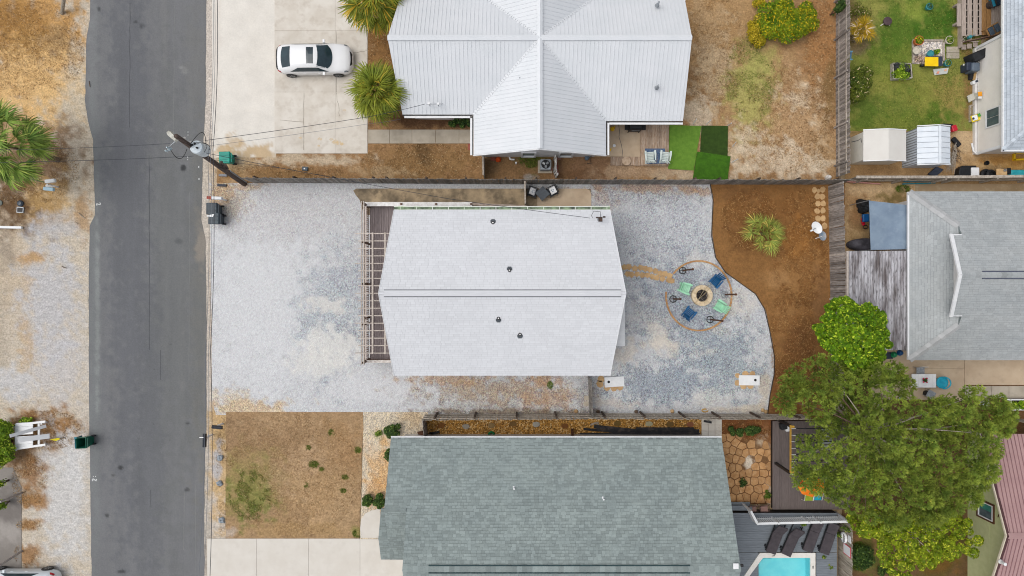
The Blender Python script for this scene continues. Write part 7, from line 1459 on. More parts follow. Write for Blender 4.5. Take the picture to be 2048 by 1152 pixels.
for i, (x, y, rz, lab) in enumerate(((1112, 324, .1, 'red block nearest the wall in the row by the picket gate'), (1114, 335, -.1, 'middle red block in the row by the picket gate'), (1114, 345, .2, 'red block nearest the slat fence in the row by the picket gate'), (1118, 317, 1.5, 'pale block lying by the metal roof house wall near the picket gate'), (1102, 338, .9, 'pale block between air conditioner and picket gate'))):
    q = P(x, y); simple('garden_block', lab, 'block', MB().box((q.x, q.y, .08), (.17, .28, .12), rz=rz), m_redb if i < 3 else m_pinkb, 'loose garden blocks')
q = P(940, 294); simple('red_paver', 'red paver beside the front walk end', 'paver', MB().box((q.x, q.y, .06), (.26, .4, .06)), m_redb); q = P(986, 318); simple('clay_paver', 'dull red paver next to the orange bag', 'paver', MB().box((q.x, q.y, .05), (.3, .22, .06)), m_redb)
q = P(1173, 317); simple('watering_can', 'grey blue watering can behind the metal roof house', 'watering can', MB().lathe((q.x, q.y, .02), [(.13, 0), (.14, .22), (.08, .3), (.05, .3)], 12).tube([(q.x + .1, q.y, .1), (q.x + .3, q.y + .12, .34)], .025, 6).tube([(q.x - .1, q.y, .26), (q.x - .02, q.y, .42), (q.x + .1, q.y, .26)], .015, 5), pm('grey blue', c(108, 128, 146), c(90, 108, 126), 5, .6))
t = thing('garden_rake', 'rusty garden rake lying on bare dirt behind the metal roof house', 'rake', P(1181, 322)); MB().tube([P(1184, 308, .5), P(1180, 325, .05)], .016, 6).build('handle', m_bark, t); mb = MB().bar(P(1174, 327, .05), P(1184, 326, .05), .03)
for k in range(6): mb.bar(P(1174 + 2 * k, 327, .05), P(1174 + 2 * k, 329, .02), .01)
mb.build('tines', m_dark, t)
t = thing('barbecue_grill', 'black barbecue grill by the concrete patio wall', 'grill', P(1266, 259)); q = P(1266, 259)
MB().box((q.x, q.y, .55), (.74, .46, .5)).build('cabinet', m_black, t, bevel=.02); MB().lathe((q.x - .37, q.y, .82), [(.24, 0), (.25, .03), (.25, .71), (.24, .74)], 18, M=Matrix.Rotation(math.pi / 2, 3, 'Y')).build('lid', m_black, t)
for s in (-1, 1): MB().box((q.x + s * .52, q.y - .02, .8), (.26, .40, .03)).build('side_shelf', m_black, t)
MB().tube([(q.x - .25, q.y - .3, .95), (q.x + .25, q.y - .3, .95)], .015, 6).build('handle', m_metal, t)
for s in (-1, 1): MB().bar((q.x + s * .33, q.y - .2, .05), (q.x + s * .33, q.y - .2, .35), .05).build('leg', m_black, t)
t = thing('duck_float', 'yellow toy watering jug on the concrete patio', 'jug', P(1224, 259)); q = P(1224, 259); m_y = pm('yellow plastic', c(238, 196, 26), c(222, 176, 18), 4, .4)
MB().lathe((q.x, q.y, .05), [(.12, 0), (.15, .1), (.13, .2), (.06, .26), (.04, .3)], 16).build('bowl', m_y, t); MB().tube([(q.x + .05, q.y + .05, .28), (q.x + .12, q.y + .14, .36), (q.x + .15, q.y + .05, .2)], .025, 6).build('handle', m_y, t)
t.name = 'toy_jug'
q = P(1228, 292); simple('white_bowl', 'small white bowl on the concrete patio', 'bowl', MB().lathe((q.x, q.y, .055), [(.05, 0), (.10, .05), (.09, .05), (.05, .015), (0, .015)], 18), m_white)
simple('yellow_toy', 'small yellow toy on the patio beside the white bowl', 'toy', MB().bar(P(1220, 302, .08), P(1222, 297, .08), .08, .06), m_y)
simple('floor_mat', 'dark brown mat by the patio wall under the white roof edge', 'mat', MB().box(P(1213, 291, .06), (.08, .26, .02)), m_brownf)
q = P(1252, 323, .2); simple('stump_seat', 'round pale tree slice on the short plank walk', 'stump', MB().lathe((q.x, q.y, .165), [(.26, 0), (.28, .04), (.27, .2), (0, .21)], 22), pm('cut wood', c(196, 174, 150), c(172, 148, 124), 6, .85))
simple('outdoor_rug', 'blue patterned rug under the pale chairs on the back deck', 'rug', MB().slab([P(1290, 297, .222), P(1330, 297, .222), P(1331, 327, .222), P(1291, 328, .222)], .012), pm('blue rug', c(96, 118, 148), c(70, 94, 128), 9, .95, c3=c(170, 150, 140), s3=8, w3=.5))
def turf(label, pts, mat, z):
    mb = MB(); n = 16; q = [P(x, y, z) for x, y in pts]; vs = []
    for i in range(n + 1):
        for j in range(n + 1):
            u, v = i / n, j / n; p = (q[0] * (1 - u) + q[1] * u) * (1 - v) + (q[3] * (1 - u) + q[2] * u) * v; p.z += .03 * max(0, math.sin(v * 14 + u * 2)) * (1 if v > .6 or z > .07 else 0) + .01 * R.random(); vs.append(p)
    mb.add(vs, [(i * (n + 1) + j, i * (n + 1) + j + 1, (i + 1) * (n + 1) + j + 1, (i + 1) * (n + 1) + j) for i in range(n) for j in range(n)][::-1])
    mb.f = [f[::-1] for f in mb.f]; return tag(mb.build('turf_mat', mat, smooth=True), label, 'artificial turf', 'artificial turf mats')
def turf_m(nm, a, b): return pm(nm, a, b, 5, .95, c3=tuple(v * .8 for v in a[:3]) + (1,), s3=22, w3=.8, bump=.02)
turf('bright green turf mat beside the back deck', [(1339, 250), (1403, 252), (1387, 341), (1336, 338)], turf_m('bright turf', c(108, 146, 52), c(94, 132, 44)), .055)
turf('dark green turf mat at the far east of the three turf mats', [(1403, 251), (1456, 252), (1455, 312), (1400, 304)], turf_m('dark turf', c(54, 78, 24), c(44, 66, 18)), .065)
turf('rumpled mid green turf mat touching the dark slat fence', [(1394, 303), (1461, 313), (1455, 360), (1385, 360)], turf_m('mid turf', c(66, 112, 20), c(54, 94, 16)), .10)
for i, (x, y, x2, y2) in enumerate(((1386, 248, 1393, 238), (1412, 249, 1422, 240), (1455, 251, 1463, 246), (1465, 293, 1472, 284), (1463, 325, 1476, 318))): simple('turf_stake', ('west', 'second', 'corner', 'upper east', 'lower east')[i] + 'most white stake standing around the turf mats' if i in (0,) else ('', 'second', 'north-east corner', 'upper east side', 'lower east side')[i] + ' white stake standing around the turf mats', 'stake', MB().tube([P(x, y), P(x2, y2, .85)], .025, 6), m_white, 'white stakes')

# ------------------------------------------------------------------ north-east lawn
def pot(label, px, py, r, h, mat, leaf=None, n=160, group='potted plants', soil=True):
    q = P(px, py, h); t = thing('plant_pot', label, 'pot', (q.x, q.y, .03), 0, group); MB().lathe((q.x, q.y, .03), [(r * .7, 0), (r, h - .04), (r * 1.08, h - .04), (r * 1.08, h), (r * .9, h), (r * .86, h - .06)], 18).build('pot_body', mat, t); MB().lathe((q.x, q.y, h - .05), [(r * .88, 0), (0, .02)], 14).build('soil', pm('potting soil', c(84, 64, 48), c(60, 46, 34), 8, .95), t)
    if leaf: leaf_cloud('foliage', [(q.x, q.y, h + .02, r * .85, r * .6)], n, .05, leaf, t, .5, off=(q.x, q.y, .03))
m_terra = pm('terracotta', c(206, 118, 66), c(184, 98, 54), 5, .8); m_tpot = pm('teal glazed pot', c(70, 150, 158), c(56, 130, 140), 5, .35); m_cream = pm('cream pot', c(214, 206, 190), c(190, 182, 166), 6, .7)
pot('terracotta pot with leafy plant at the corner of the white stone square', 1838, 81, .28, .4, m_terra, L_BUSHN, 260); pot('white stone pot with ornament on the west edge of the white stones', 1833, 101, .22, .3, m_cream); pot('teal pot in front of the yellow cart lid', 1861, 107, .2, .32, m_tpot); pot('pale teal pot with green plant south-east of the yellow cart lid', 1896, 126, .2, .34, m_tpot, L_GRASS, 120); pot('round cream pot with grassy plant beside the four pavers', 1899, 80, .24, .3, m_cream, L_GRASS, 240)
pot('blue pot standing alone at the top of the green lawn', 1859, 13, .2, .3, m_tpot, L_BUSH, 60); pot('cream pot on the deck end beside the teal watering can', 1937, 76, .18, .3, m_cream, None); pot('small white pot at the deck corner', 1931, 78, .13, .26, m_cream, L_BUSH, 40); pot('tan pot with peach flower on the deck planks', 1944, 65, .20, .34, pm('tan pot', c(222, 196, 160), c(200, 172, 136), 5, .7), None)
q = P(1940, 74, .6); simple('watering_can', 'teal watering can on the north-east deck planks', 'watering can', MB().lathe((q.x, q.y, .46), [(.1, 0), (.11, .2), (.07, .24)], 12).tube([(q.x + .08, q.y, .5), (q.x + .26, q.y + .1, .72)], .022, 6), m_tpot)
q = P(1874, 98, .3); bush('lime plant in the white stones near the teal pot', 1873, 103, 8, 5, .5, 160, .05, L_LIME)
sheet('white_stone_bed', [(1825, 82), (1825, 128)], [(1886, 82), (1886, 128)], .03, c(214, 206, 200), [(1840, 118, 16, 10, c(150, 116, 96), .8), (1868, 118, 16, 12, c(180, 150, 132), .6)], G_PEB, res=.08)
mb = MB()
for a_, b_ in (((1825, 81), (1886, 81)), ((1826, 82), (1826, 127)), ((1887, 84), (1887, 122))): simple('edging_timber', ('pale edging timber along the top of the white stones', 'pale edging timber along the west of the white stones', 'pale edging timber between white stones and pavers')[(a_, b_) != ((1825, 81), (1886, 81)) and (2 if a_[0] == 1887 else 1) or 0], 'timber', MB().bar(P(*a_, .06), P(*b_, .06), .11, .1), m_rail, 'edging timbers')
t = thing('garden_cart', 'dark blue garden cart under a bright yellow lid', 'cart', P(1858, 128)); q = P(1860, 127); m_dbl = pm('dark blue grey plastic', c(58, 66, 84), c(46, 54, 70), 4, .5)
MB().add([(q.x + x, q.y + y, z) for x, y, z in ((-.4, -.22, .12), (.4, -.22, .12), (.4, .22, .12), (-.4, .22, .12), (-.55, -.32, .45), (.52, -.3, .45), (.52, .32, .45), (-.55, .32, .45))], [(3, 2, 1, 0), (0, 1, 5, 4), (1, 2, 6, 5), (2, 3, 7, 6), (3, 0, 4, 7), (4, 5, 6, 7)]).build('tub', m_dbl, t, bevel=.03)
MB().slab([P(1850, 113.5, .62), P(1877, 114, .62), P(1877, 132.5, .6), P(1850, 132, .6)], .05).build('lid', pm('bright yellow lid', c(252, 212, 8), c(244, 200, 4), 3, .4), t, bevel=.015); MB().lathe(P(1845, 131, .2), [(.05, -.05), (.16, -.05), (.16, .05), (.05, .05)], 14, M=Matrix.Rotation(math.pi / 2, 3, 'X')).build('wheel', m_black, t)
t = thing('storage_lid', 'translucent grey storage lid lying on the lawn below the yellow lid', 'lid', P(1882, 143)); t.name = 'storage_tote'
MB().slab([P(1867, 138, .16), P(1898, 135, .2), P(1895, 147, .16), P(1870, 150, .12)], .1).build('cover', pm('pale grey plastic', c(206, 208, 204), c(188, 192, 188), 3, .35), t, bevel=.02)
for x, y, col in ((1876, 145, c(232, 150, 120)), (1891, 140, c(226, 172, 140))): MB().slab([P(x - 3, y + 2, .2), P(x + 2, y + 2, .205), P(x + 3, y - 3, .21), P(x - 1, y - 2, .205)], .01).build('sticker', pm('peach sticker', col, col, 3, .5), t)
t = thing('raised_planter', 'weathered white planter box full of leafy plants on the lawn', 'planter', P(1803, 143)); m_pw = pm('peeling white board', c(196, 190, 180), c(150, 144, 134), 6, .8)
for a_, b_ in (((1784, 127), (1784, 159)), ((1784, 159), (1821, 157)), ((1821, 157), (1819, 130)), ((1784, 128), (1819, 129))): MB().bar(P(*a_, .2), P(*b_, .2), .06, .34).build('board', m_pw, t)
MB().prism([tuple(P(x, y)[:2]) for x, y in ((1785, 129), (1818, 130), (1820, 156), (1785, 158))], .02, .3).build('soil', pm('planter soil', c(70, 58, 46), c(50, 40, 32), 8, .95), t); q = P(1803, 143, .5); leaf_cloud('foliage', [(q.x + R.uniform(-.4, .4), q.y + R.uniform(-.3, .3), .38, .24, .2) for _ in range(14)], 1300, .055, L_HEDGE, t, .5, off=P(1803, 143)); leaf_cloud('dark_foliage', [(q.x + R.uniform(-.3, .4), q.y + R.uniform(0, .4), .42, .2, .2) for _ in range(5)], 400, .05, leaf_mat('purple leaves', c(82, 86, 84), c(60, 62, 70)), t, .5, off=P(1803, 143))
q = P(1770, 46); t = thing('fire_bowl', 'dark purple brown round fire bowl on the green lawn', 'fire bowl', q); MB().lathe((q.x, q.y, .12), [(.12, 0), (.24, .08), (.27, .2), (.25, .22), (0, .26)], 24).build('bowl', pm('purple brown metal', c(84, 66, 70), c(70, 54, 58), 6, .6), t)
for k in range(3): a = k * 2.094 - .5; MB().bar((q.x + .18 * math.cos(a), q.y + .18 * math.sin(a), .2), (q.x + .32 * math.cos(a), q.y + .32 * math.sin(a), 0), .05).build('leg', m_whitew, t)
t = thing('hand_weight', 'light blue metal fitting hanging on the grey slat fence', 'fitting', P(1703, 111)); MB().bar(P(1702, 104, .8), P(1701, 118, .8), .06).build('bar', pm('blue fitting', c(84, 140, 176), c(66, 120, 156), 5, .5), t)
for y in (103, 119): MB().bar(P(1700, y, .8), P(1705, y, .8), .07).build('cap', pm('blue fitting cap', c(120, 176, 206), c(100, 156, 186), 5, .5), t)
t.name = 'fence_fitting'
t = thing('plank_bench', 'weathered plank bench on the lawn edge by the north-east deck', 'bench', P(1917, 30)); MB().box(P(1918, 30, .42), (.26, 1.42, .05)).build('seat', m_dgr, t)
for y in (12, 49): q = P(1914, y, .2); MB().box((q.x, q.y, .2), (.36, .12, .36)).build('leg', m_dgr, t)
t = thing('deck_chair', 'orange wooden chair with blue grey cushions on the north-east deck', 'chair', P(1988, 58)); cz_ = .45
q = P(1987, 60, .85); rz = math.radians(28); M3 = Matrix.Rotation(rz, 3, 'Z')
for dx, dy, l_, w_ in ((0, -.3, .8, .07), (0, .3, .8, .07), (-.38, 0, .07, .6), (.38, 0, .07, .6), (.02, 0, .06, .6)): MB().box(q + M3 @ Vector((dx, dy, -.02 + (.1 if w_ == .07 and l_ == .8 else 0))), (l_, w_, .06), rz=rz).build('frame_bar', m_dbr, t)
MB().box(q + M3 @ Vector((-.17, 0, .03)), (.3, .5, .1), rz=rz).build('cushion', pm('blue grey cushion', c(84, 98, 112), c(70, 84, 98), 5, .8), t, bevel=.03); MB().box(q + M3 @ Vector((.2, 0, .1)), (.28, .5, .12), rz=rz).build('cushion', pm('blue grey cushion', c(84, 98, 112), c(70, 84, 98), 5, .8), t, bevel=.03)
for dx in (-.36, .36):
    for dy in (-.28, .28): MB().bar(q + M3 @ Vector((dx, dy, -.42)), q + M3 @ Vector((dx, dy, .05)), .06).build('leg', m_dbr, t)
q = P(1980, 10, .5); simple('round_fire_table', 'round dark wicker table at the top of the north-east deck', 'table', MB().lathe((q.x, q.y, .42), [(.22, 0), (.25, .3), (.27, .34), (0, .36)], 20), pm('dark wicker', c(74, 66, 62), c(54, 48, 46), 14, .8))
t = thing('cushioned_sofa', 'teal edged dark cushioned seat at the north-east corner', 'sofa', P(1994, 4)); MB().prism([tuple(P(x, y, .5)[:2]) for x, y in ((1980, -12), (1988, 14), (2003, 9), (2003, -20))], .42, .62).build('seat', pm('dark blue cushion', c(40, 62, 80), c(30, 50, 66), 4, .8), t, bevel=.03); MB().bar(P(1980, -10, .7), P(1987, 14, .7), .14, .3).build('backrest', pm('teal cushion', c(40, 138, 164), c(30, 120, 146), 4, .7), t, bevel=.03)
# things along the beige wall
t = thing('covered_grill', 'black fabric covered grill against the beige house wall', 'grill', P(1943, 116)); mb = MB(); q = P(1944, 118); M3 = Matrix.Rotation(.42, 3, 'Z')
mb.add([q + M3 @ Vector(v) for v in ((-.55, -.32, .05), (.55, -.32, .05), (.55, .32, .05), (-.55, .32, .05), (-.5, -.26, .85), (.2, -.26, .95), (.2, .26, .95), (-.5, .26, .85), (.5, -.26, 1.0), (.5, .26, 1.0))], [(3, 2, 1, 0), (0, 1, 8, 5, 4), (2, 3, 7, 6, 9), (1, 2, 9, 8), (3, 0, 4, 7), (4, 5, 6, 7), (5, 8, 9, 6)]); mb.build('cover', m_cover, t, bevel=.05)
t = thing('storage_bin', 'dark grey storage bin with blue grey lid against the beige house wall', 'bin', P(1944, 135)); MB().box((P(1938, 134, .5).x, P(1938, 134, .5).y, .35), (.5, .5, .64)).build('body', m_dbl, t, bevel=.05); q = P(1956, 133, .8); MB().box((q.x - .1, q.y, .42), (.5, .54, .76)).build('lid', pm('blue grey lid', c(98, 110, 124), c(84, 96, 110), 4, .45), t, bevel=.08)
simple('scrap_board', 'thin pale board behind the dark storage bin', 'board', MB().bar(P(1929, 143, .1), P(1931, 130, .5), .06, .3), m_whitew)
t = thing('soil_bag', 'black bag with brown paper roll by the beige house wall', 'bag', P(1945, 153)); MB().bar(P(1943, 146, .15), P(1942, 160, .12), .3, .2).build('sack', m_cover, t, bevel=.04); MB().bar(P(1950, 145, .25), P(1947, 160, .2), .14, .14).build('roll', pm('tan cardboard', c(190, 158, 108), c(166, 134, 88), 4, .8), t)
t = thing('detergent_jug', 'white and blue plastic jug by the beige house wall', 'jug', P(1945, 166)); q = P(1945, 166); MB().box((q.x, q.y, .15), (.36, .22, .28), rz=.4).build('jug', m_white, t, bevel=.05); MB().box((q.x + .05, q.y + .02, .3), (.14, .12, .06), rz=.4).build('cap', m_dbl, t); MB().box((q.x + .22, q.y + .14, .2), (.1, .16, .2), rz=.4).build('band', pm('blue label', c(36, 64, 168), c(28, 52, 140), 4, .5), t)
t = thing('lounge_chair', 'pale sling lounge chair with orange towel by the beige wall', 'chair', P(1950, 196)); MB().slab([P(1934, 192, .3), P(1947, 186, .35), P(1950, 198, .35), P(1938, 205, .3)], .03).build('sling', pm('pale sling', c(200, 198, 186), c(180, 178, 166), 5, .7), t); MB().slab([P(1947, 186, .35), P(1958, 185, .7), P(1959, 197, .7), P(1950, 198, .35)], .03).build('back_sling', pm('pale sling', c(200, 198, 186), c(180, 178, 166), 5, .7), t); MB().box(P(1960, 188, .75), (.24, .28, .06), rz=.1).build('towel', pm('orange towel', c(244, 168, 48), c(230, 148, 36), 4, .8), t, bevel=.02); MB().box(P(1960, 195, .72), (.22, .16, .06)).build('towel', m_white, t, bevel=.02)
for x, y in ((1935, 195), (1938, 204), (1958, 187), (1959, 198)): MB().bar(P(x, y), P(x, y, .33), .03).build('leg', m_dark, t)
t = thing('plank_box', 'narrow plank garden box along the beige house wall', 'planter', P(1944, 226))
for a_, b_ in (((1940, 211), (1940, 244)), ((1948, 211), (1948, 232)), ((1940, 211), (1948, 211))): MB().bar(P(*a_, .1), P(*b_, .1), .05, .18).build('board', m_rail, t)
t = thing('seed_bag', 'yellow and white garden seed bag leaning on the beige wall', 'bag', P(1950, 236)); m_yb = pm('yellow sack', c(240, 216, 30), c(226, 196, 20), 4, .5)
MB().bar(P(1942, 239, .2), P(1960, 233, .45), .42, .16).build('sack', m_yb, t, bevel=.04); MB().bar(P(1945, 237, .36), P(1955, 234, .5), .3, .02).build('printed_panel', m_white, t); MB().bar(P(1956, 231, .56), P(1961, 229, .6), .2, .02).build('green_print', pm('green print', c(70, 156, 60), c(56, 136, 48), 4, .5), t); MB().lathe(P(1947, 237, .42), [(.07, 0), (.07, .012), (0, .014)], 12).build('logo_disc', m_dbl, t)
t = thing('red_mower', 'red and black mower half hidden behind the white metal shed', 'mower', P(1902, 256)); MB().box(P(1907, 257, .35), (.34, .4, .3), rz=.3).build('engine', pm('red paint', c(206, 40, 60), c(180, 28, 46), 4, .35), t, bevel=.06); MB().box(P(1893, 253, .3), (.7, .3, .3), rz=-.05).build('deck', m_black, t, bevel=.05); MB().tube([P(1882, 252, .4), P(1876, 250, .9), P(1876, 254, .9)], .02, 6).build('handle', m_dark, t)
br_ = thing('branch_pile', 'pile of cut bare branches behind the white metal shed', 'branches', P(1910, 315))
for k in range(46):
    x, y = R.uniform(1903, 1914), R.uniform(285, 318); x2, y2 = (R.uniform(1886, 1912), R.uniform(330, 350)) if k % 3 else (R.uniform(1905, 1930), R.uniform(300, 330)); z = R.uniform(.05, .45); mm = ((x + x2) / 2 + R.uniform(-3, 3), (y + y2) / 2 + R.uniform(-3, 3)); MB().tube([P(x, y, z + .2), P(*mm, z + .1), P(x2, y2, z)], [.022, .016, .006], 4).build('branch', m_barkp if k % 3 else m_bark, br_)
mb = MB().bar(P(1905, 276, .2), P(1919, 292, .2), .3, .2); simple('trash_sack', 'black sack by the end of the branch pile', 'bag', mb, m_cover, bevel=.06)
simple('plastic_tray', 'dark slate plastic tub lying tilted by the board fence', 'tub', MB().slab([P(1857, 348, .2), P(1874, 333, .3), P(1888, 339, .3), P(1872, 354, .2)], .18), m_dbl, bevel=.02)
t = thing('cooler_tub', 'black tub with white lid by the board fence', 'tub', P(1938, 343)); MB().prism([tuple(P(x, y, .5)[:2]) for x, y in ((1918, 344), (1920, 336), (1926, 331), (1953, 331), (1956, 354), (1922, 355), (1918, 350))], .03, .5).build('tub', m_black, t, bevel=.03); MB().box(P(1950, 345, .56), (.50, .62, .1)).build('lid', m_white, t, bevel=.04)
for i, (x, y, r, rz_) in enumerate(((1968, 349, .32, 0), (1976, 350, .3, .4))): q = P(x, y); simple('old_tyre', ('west', 'east')[i] + ' old black tyre piece lying by the board fence', 'tyre', MB().lathe((q.x, q.y, .02 + i * .1), [(r * .6, 0), (r, .03), (r, .17), (r * .6, .2), (r * .55, .1)], 20), m_black, 'old tyres')
q = P(1970, 327); simple('black_bucket', 'small round black pot on the sandy path by the tyres', 'bucket', MB().lathe((q.x, q.y, .02), [(.1, 0), (.14, .2), (.12, .2), (.08, .04), (0, .04)], 16), m_black)
t = thing('spool_table', 'tan wooden crate top with metal cup by the board fence', 'crate', P(2003, 344)); MB().box(P(2003, 344, .5), (.66, .42, .08)).build('top', pm('tan ply', c(226, 190, 140), c(206, 168, 118), 4, .7), t, bevel=.02); MB().box((P(2003, 344).x, P(2003, 344).y, .25), (.5, .34, .44)).build('body', m_black, t); MB().lathe(P(2009, 341, .55), [(.08, 0), (.08, .1), (.06, .1), (.05, .02), (0, .02)], 14).build('cup', m_metal, t)
t = thing('teal_cooler', 'teal cooler box in a grey frame by the board fence', 'cooler', P(2035, 347)); MB().box((P(2036, 347, .4).x, P(2036, 347, .4).y, .25), (.95, .46, .46)).build('tub', pm('teal plastic', c(54, 178, 190), c(40, 158, 172), 4, .4), t, bevel=.06); MB().box((P(2018, 347, .2).x, P(2018, 347, .2).y, .12), (.16, .46, .2)).build('frame', m_metal, t)
t = thing('sandbox', 'yellow timber sandbox frame below the beige house corner', 'frame', P(2044, 313))
for a_, b_ in (((2027, 307), (2062, 305)), ((2027, 320), (2062, 318)), ((2028, 306), (2028, 321))): MB().bar(P(*a_, .1), P(*b_, .1), .10, .16).build('board', m_y, t)
simple('pink_plank', 'pink plank fixed along the foot of the board fence', 'plank', MB().bar(P(1688, 363, .35), P(1760, 368, .30), .05, .16), pm('pink paint', c(218, 160, 152), c(200, 140, 134), 4, .7))
for i, (x0, x1, y, lab) in enumerate(((1808, 1880, 363, 'upper'), (1805, 1870, 368, 'lower'))): simple('teal_plank', lab + ' teal plank along the board fence above the grey hip roof', 'plank', MB().bar(P(x0, y, .3 - .15 * i), P(x1, y - 2, .3 - .15 * i), .06, .12), pm('teal paint', c(20, 134, 156), c(14, 116, 138), 4, .6), 'teal planks')
q = P(1660, 354, .4); simple('stone_lump', 'grey white rock leaning where the two slat fences meet', 'rock', MB().lathe((q.x, q.y, 0), [(.17, 0), (.18, .2), (.1, .42), (0, .45)], 8), m_whitew)
simple('shed_hook', 'dark bracket lying on the beige shed roof', 'bracket', MB().tube([P(1703, 284, 1.9), P(1716, 281, 2.1), P(1722, 277, 2.15), P(1723, 285, 2.1)], .02, 6), m_dark)

# ------------------------------------------------------------------ east yard, patio and decks
t = thing('bike_pile', 'pile of black sacks and a red and blue bike under the tarp edge', 'pile', P(1725, 430)); t['category'] = 'sacks'
for x, y, r in ((1720, 408, .30), (1722, 420, .26), (1731, 412, .34)):
    q = P(x, y); mb = MB().lathe((q.x, q.y, 0), [(r, .02), (r * 1.05, .25), (r * .6, .5), (0, .55)], 10); mb.v = [(a + R.uniform(-.06, .06), b_ + R.uniform(-.06, .06), z * R.uniform(.85, 1.1)) for a, b_, z in mb.v]; mb.build('sack', m_cover, t)
t.name = 'sack_pile'; t['label'] = 'heap of black sacks beside the blue grey tarp'
t = thing('push_bike', 'red and blue child bike half under the blue grey tarp', 'bicycle', P(1728, 440)); mr = pm('red bike paint', c(206, 28, 60), c(178, 18, 46), 5, .35)
for x, y in ((1731, 454), (1729, 432)): MB().tube([P(x + 5 * math.cos(k * .4488), y + 3.4 * math.sin(k * .4488), .35) for k in range(15)], .03, 6).build('tyre', m_black, t)
MB().bar(P(1725, 436, .5), P(1727, 450, .45), .16, .12).build('frame', mr, t); MB().box(P(1731, 436, .6), (.4, .5, .2), rz=.1).build('seat', pm('blue vinyl', c(20, 92, 152), c(14, 74, 130), 4, .4), t, bevel=.05); MB().tube([P(1722, 446, .6), P(1727, 444, .7), P(1726, 452, .6)], .02, 6).build('handlebar', mr, t)
t = thing('covered_boat', 'oval dark grey covered tub half under the blue grey tarp', 'tub', P(1722, 489)); q = P(1724, 490); M3 = Matrix.Rotation(.1, 3, 'Z'); mb = MB(); n = 24; vs = []
for s_, z in ((1, .05), (1, .45), (.75, .58), (.3, .62)): vs += [q + Vector((1.05 * s_ * math.cos(2 * math.pi * k / n), .40 * s_ * math.sin(2 * math.pi * k / n), z + .02 * math.sin(5 * k))) for k in range(n)]
mb.add(vs, [(i * n + k, i * n + (k + 1) % n, (i + 1) * n + (k + 1) % n, (i + 1) * n + k) for i in range(3) for k in range(n)] + [tuple(range(3 * n, 4 * n))]); mb.build('cover', pm('grey cover', c(86, 84, 92), c(58, 56, 62), 2.5, .7, bump=.04), t, smooth=True); t.name = 'covered_tub'
for i, (x, y, col, lab) in enumerate(((1785, 709, c(28, 150, 96), 'green toy at the end of the stained carport'), (1797, 705, c(28, 92, 150), 'blue toy at the end of the stained carport'))): simple('ride_toy', lab, 'toy', MB().lathe(P(x, y), [(.12, 0), (.2, .15), (.12, .35), (0, .4)], 10), pm('toy', col, tuple(v * .8 for v in col[:3]) + (1,), 4, .4), 'toys by the carport')
simple('rubber_mat', 'dark rubber mat at the end of the stained carport', 'mat', MB().box(P(1775, 711, .08), (.66, .42, .03)), m_dbl)
t = thing('patio_table', 'white rectangular outdoor table with red flowers on the east patio', 'table', P(1846, 762)); a_, b_ = P(1823, 748, .74), P(1872, 775, .74)
for k in range(7): x0 = a_.x + (b_.x - a_.x) * k / 7; MB().box((x0 + (b_.x - a_.x) / 14, (a_.y + b_.y) / 2, .74), ((b_.x - a_.x) / 7 - .008, a_.y - b_.y, .03)).build('top_slat', m_white, t)
for x, y in ((1826, 751), (1868, 751), (1826, 772), (1868, 772)): MB().bar(P(x, y, .06), P(x, y, .73), .06).build('leg', m_white, t)
q = P(1848, 760, .8); t = thing('flower_pot', 'small potted plant with red flowers on the white table', 'flowers', (q.x, q.y, .76)); MB().lathe((q.x, q.y, .757), [(.07, 0), (.09, .12), (0, .12)], 12).build('pot', m_black, t); leaf_cloud('foliage', [(q.x, q.y, .95, .1, .08)], 90, .045, L_BUSH, t, .5, off=(q.x, q.y, .76))
for k in range(4): a = k * 1.5 + .9; MB().lathe((q.x + .15 * math.cos(a), q.y + .15 * math.sin(a), .92), [(.05, 0), (.055, .03), (0, .05)], 7).build('flower', pm('crimson', c(214, 44, 84), c(190, 30, 70), 4, .6), t)
t = thing('bucket_chair', 'round turquoise garden chair at the end of the white table', 'chair', P(1884, 765)); q = P(1884, 765, .45); m_tq = pm('turquoise plastic', c(36, 172, 200), c(26, 154, 184), 4, .35)
MB().lathe((q.x, q.y, .06), [(.30, .34), (.36, .36), (.38, .42), (.36, .44), (.28, .40), (0, .38)], 24).build('seat', m_tq, t, smooth=True); MB().tube([(q.x + .36 * math.cos(k * .25 - 1.75), q.y + .36 * math.sin(k * .25 - 1.75), .62 + .12 * math.sin(k * .224)) for k in range(15)], .04, 8).build('backrest', m_tq, t)
for k in range(4): a = .78 + k * 1.571; MB().bar((q.x + .3 * math.cos(a), q.y + .3 * math.sin(a), .06), (q.x + .26 * math.cos(a), q.y + .26 * math.sin(a), .42), .05).build('leg', m_tq, t)
def wire_chair(label, px, py, rz):
    t = thing('metal_chair', label, 'chair', P(px, py), 0, 'grey metal chairs'); q = P(px, py, .45); M3 = Matrix.Rotation(rz, 3, 'Z')
    MB().box(q + Vector((0, 0, 0)), (.5, .46, .025), rz=rz).build('seat', m_metal, t)
    MB().tube([q + M3 @ Vector(v) for v in ((-.25, -.22, 0), (-.25, -.3, .42), (-.2, -.31, .5), (.2, -.31, .5), (.25, -.3, .42), (.25, -.22, 0))], .018, 6).build('back_frame', m_whitew, t)
    for k in range(5): MB().tube([q + M3 @ Vector((-.16 + .08 * k, -.23, .02)), q + M3 @ Vector((-.16 + .08 * k, -.31, .48))], .012, 5).build('back_rod', m_metal, t)
    for x in (-.23, .23):
        for y in (-.2, .2): MB().tube([q + M3 @ Vector((x, y, 0)), q + M3 @ Vector((x * 1.1, y * 1.1, -.4))], .016, 6).build('leg', m_metal, t)
wire_chair('grey metal chair on the house side of the white table', 1841, 742, math.pi); wire_chair('grey metal chair on the pine side of the white table', 1862, 789, -.5)
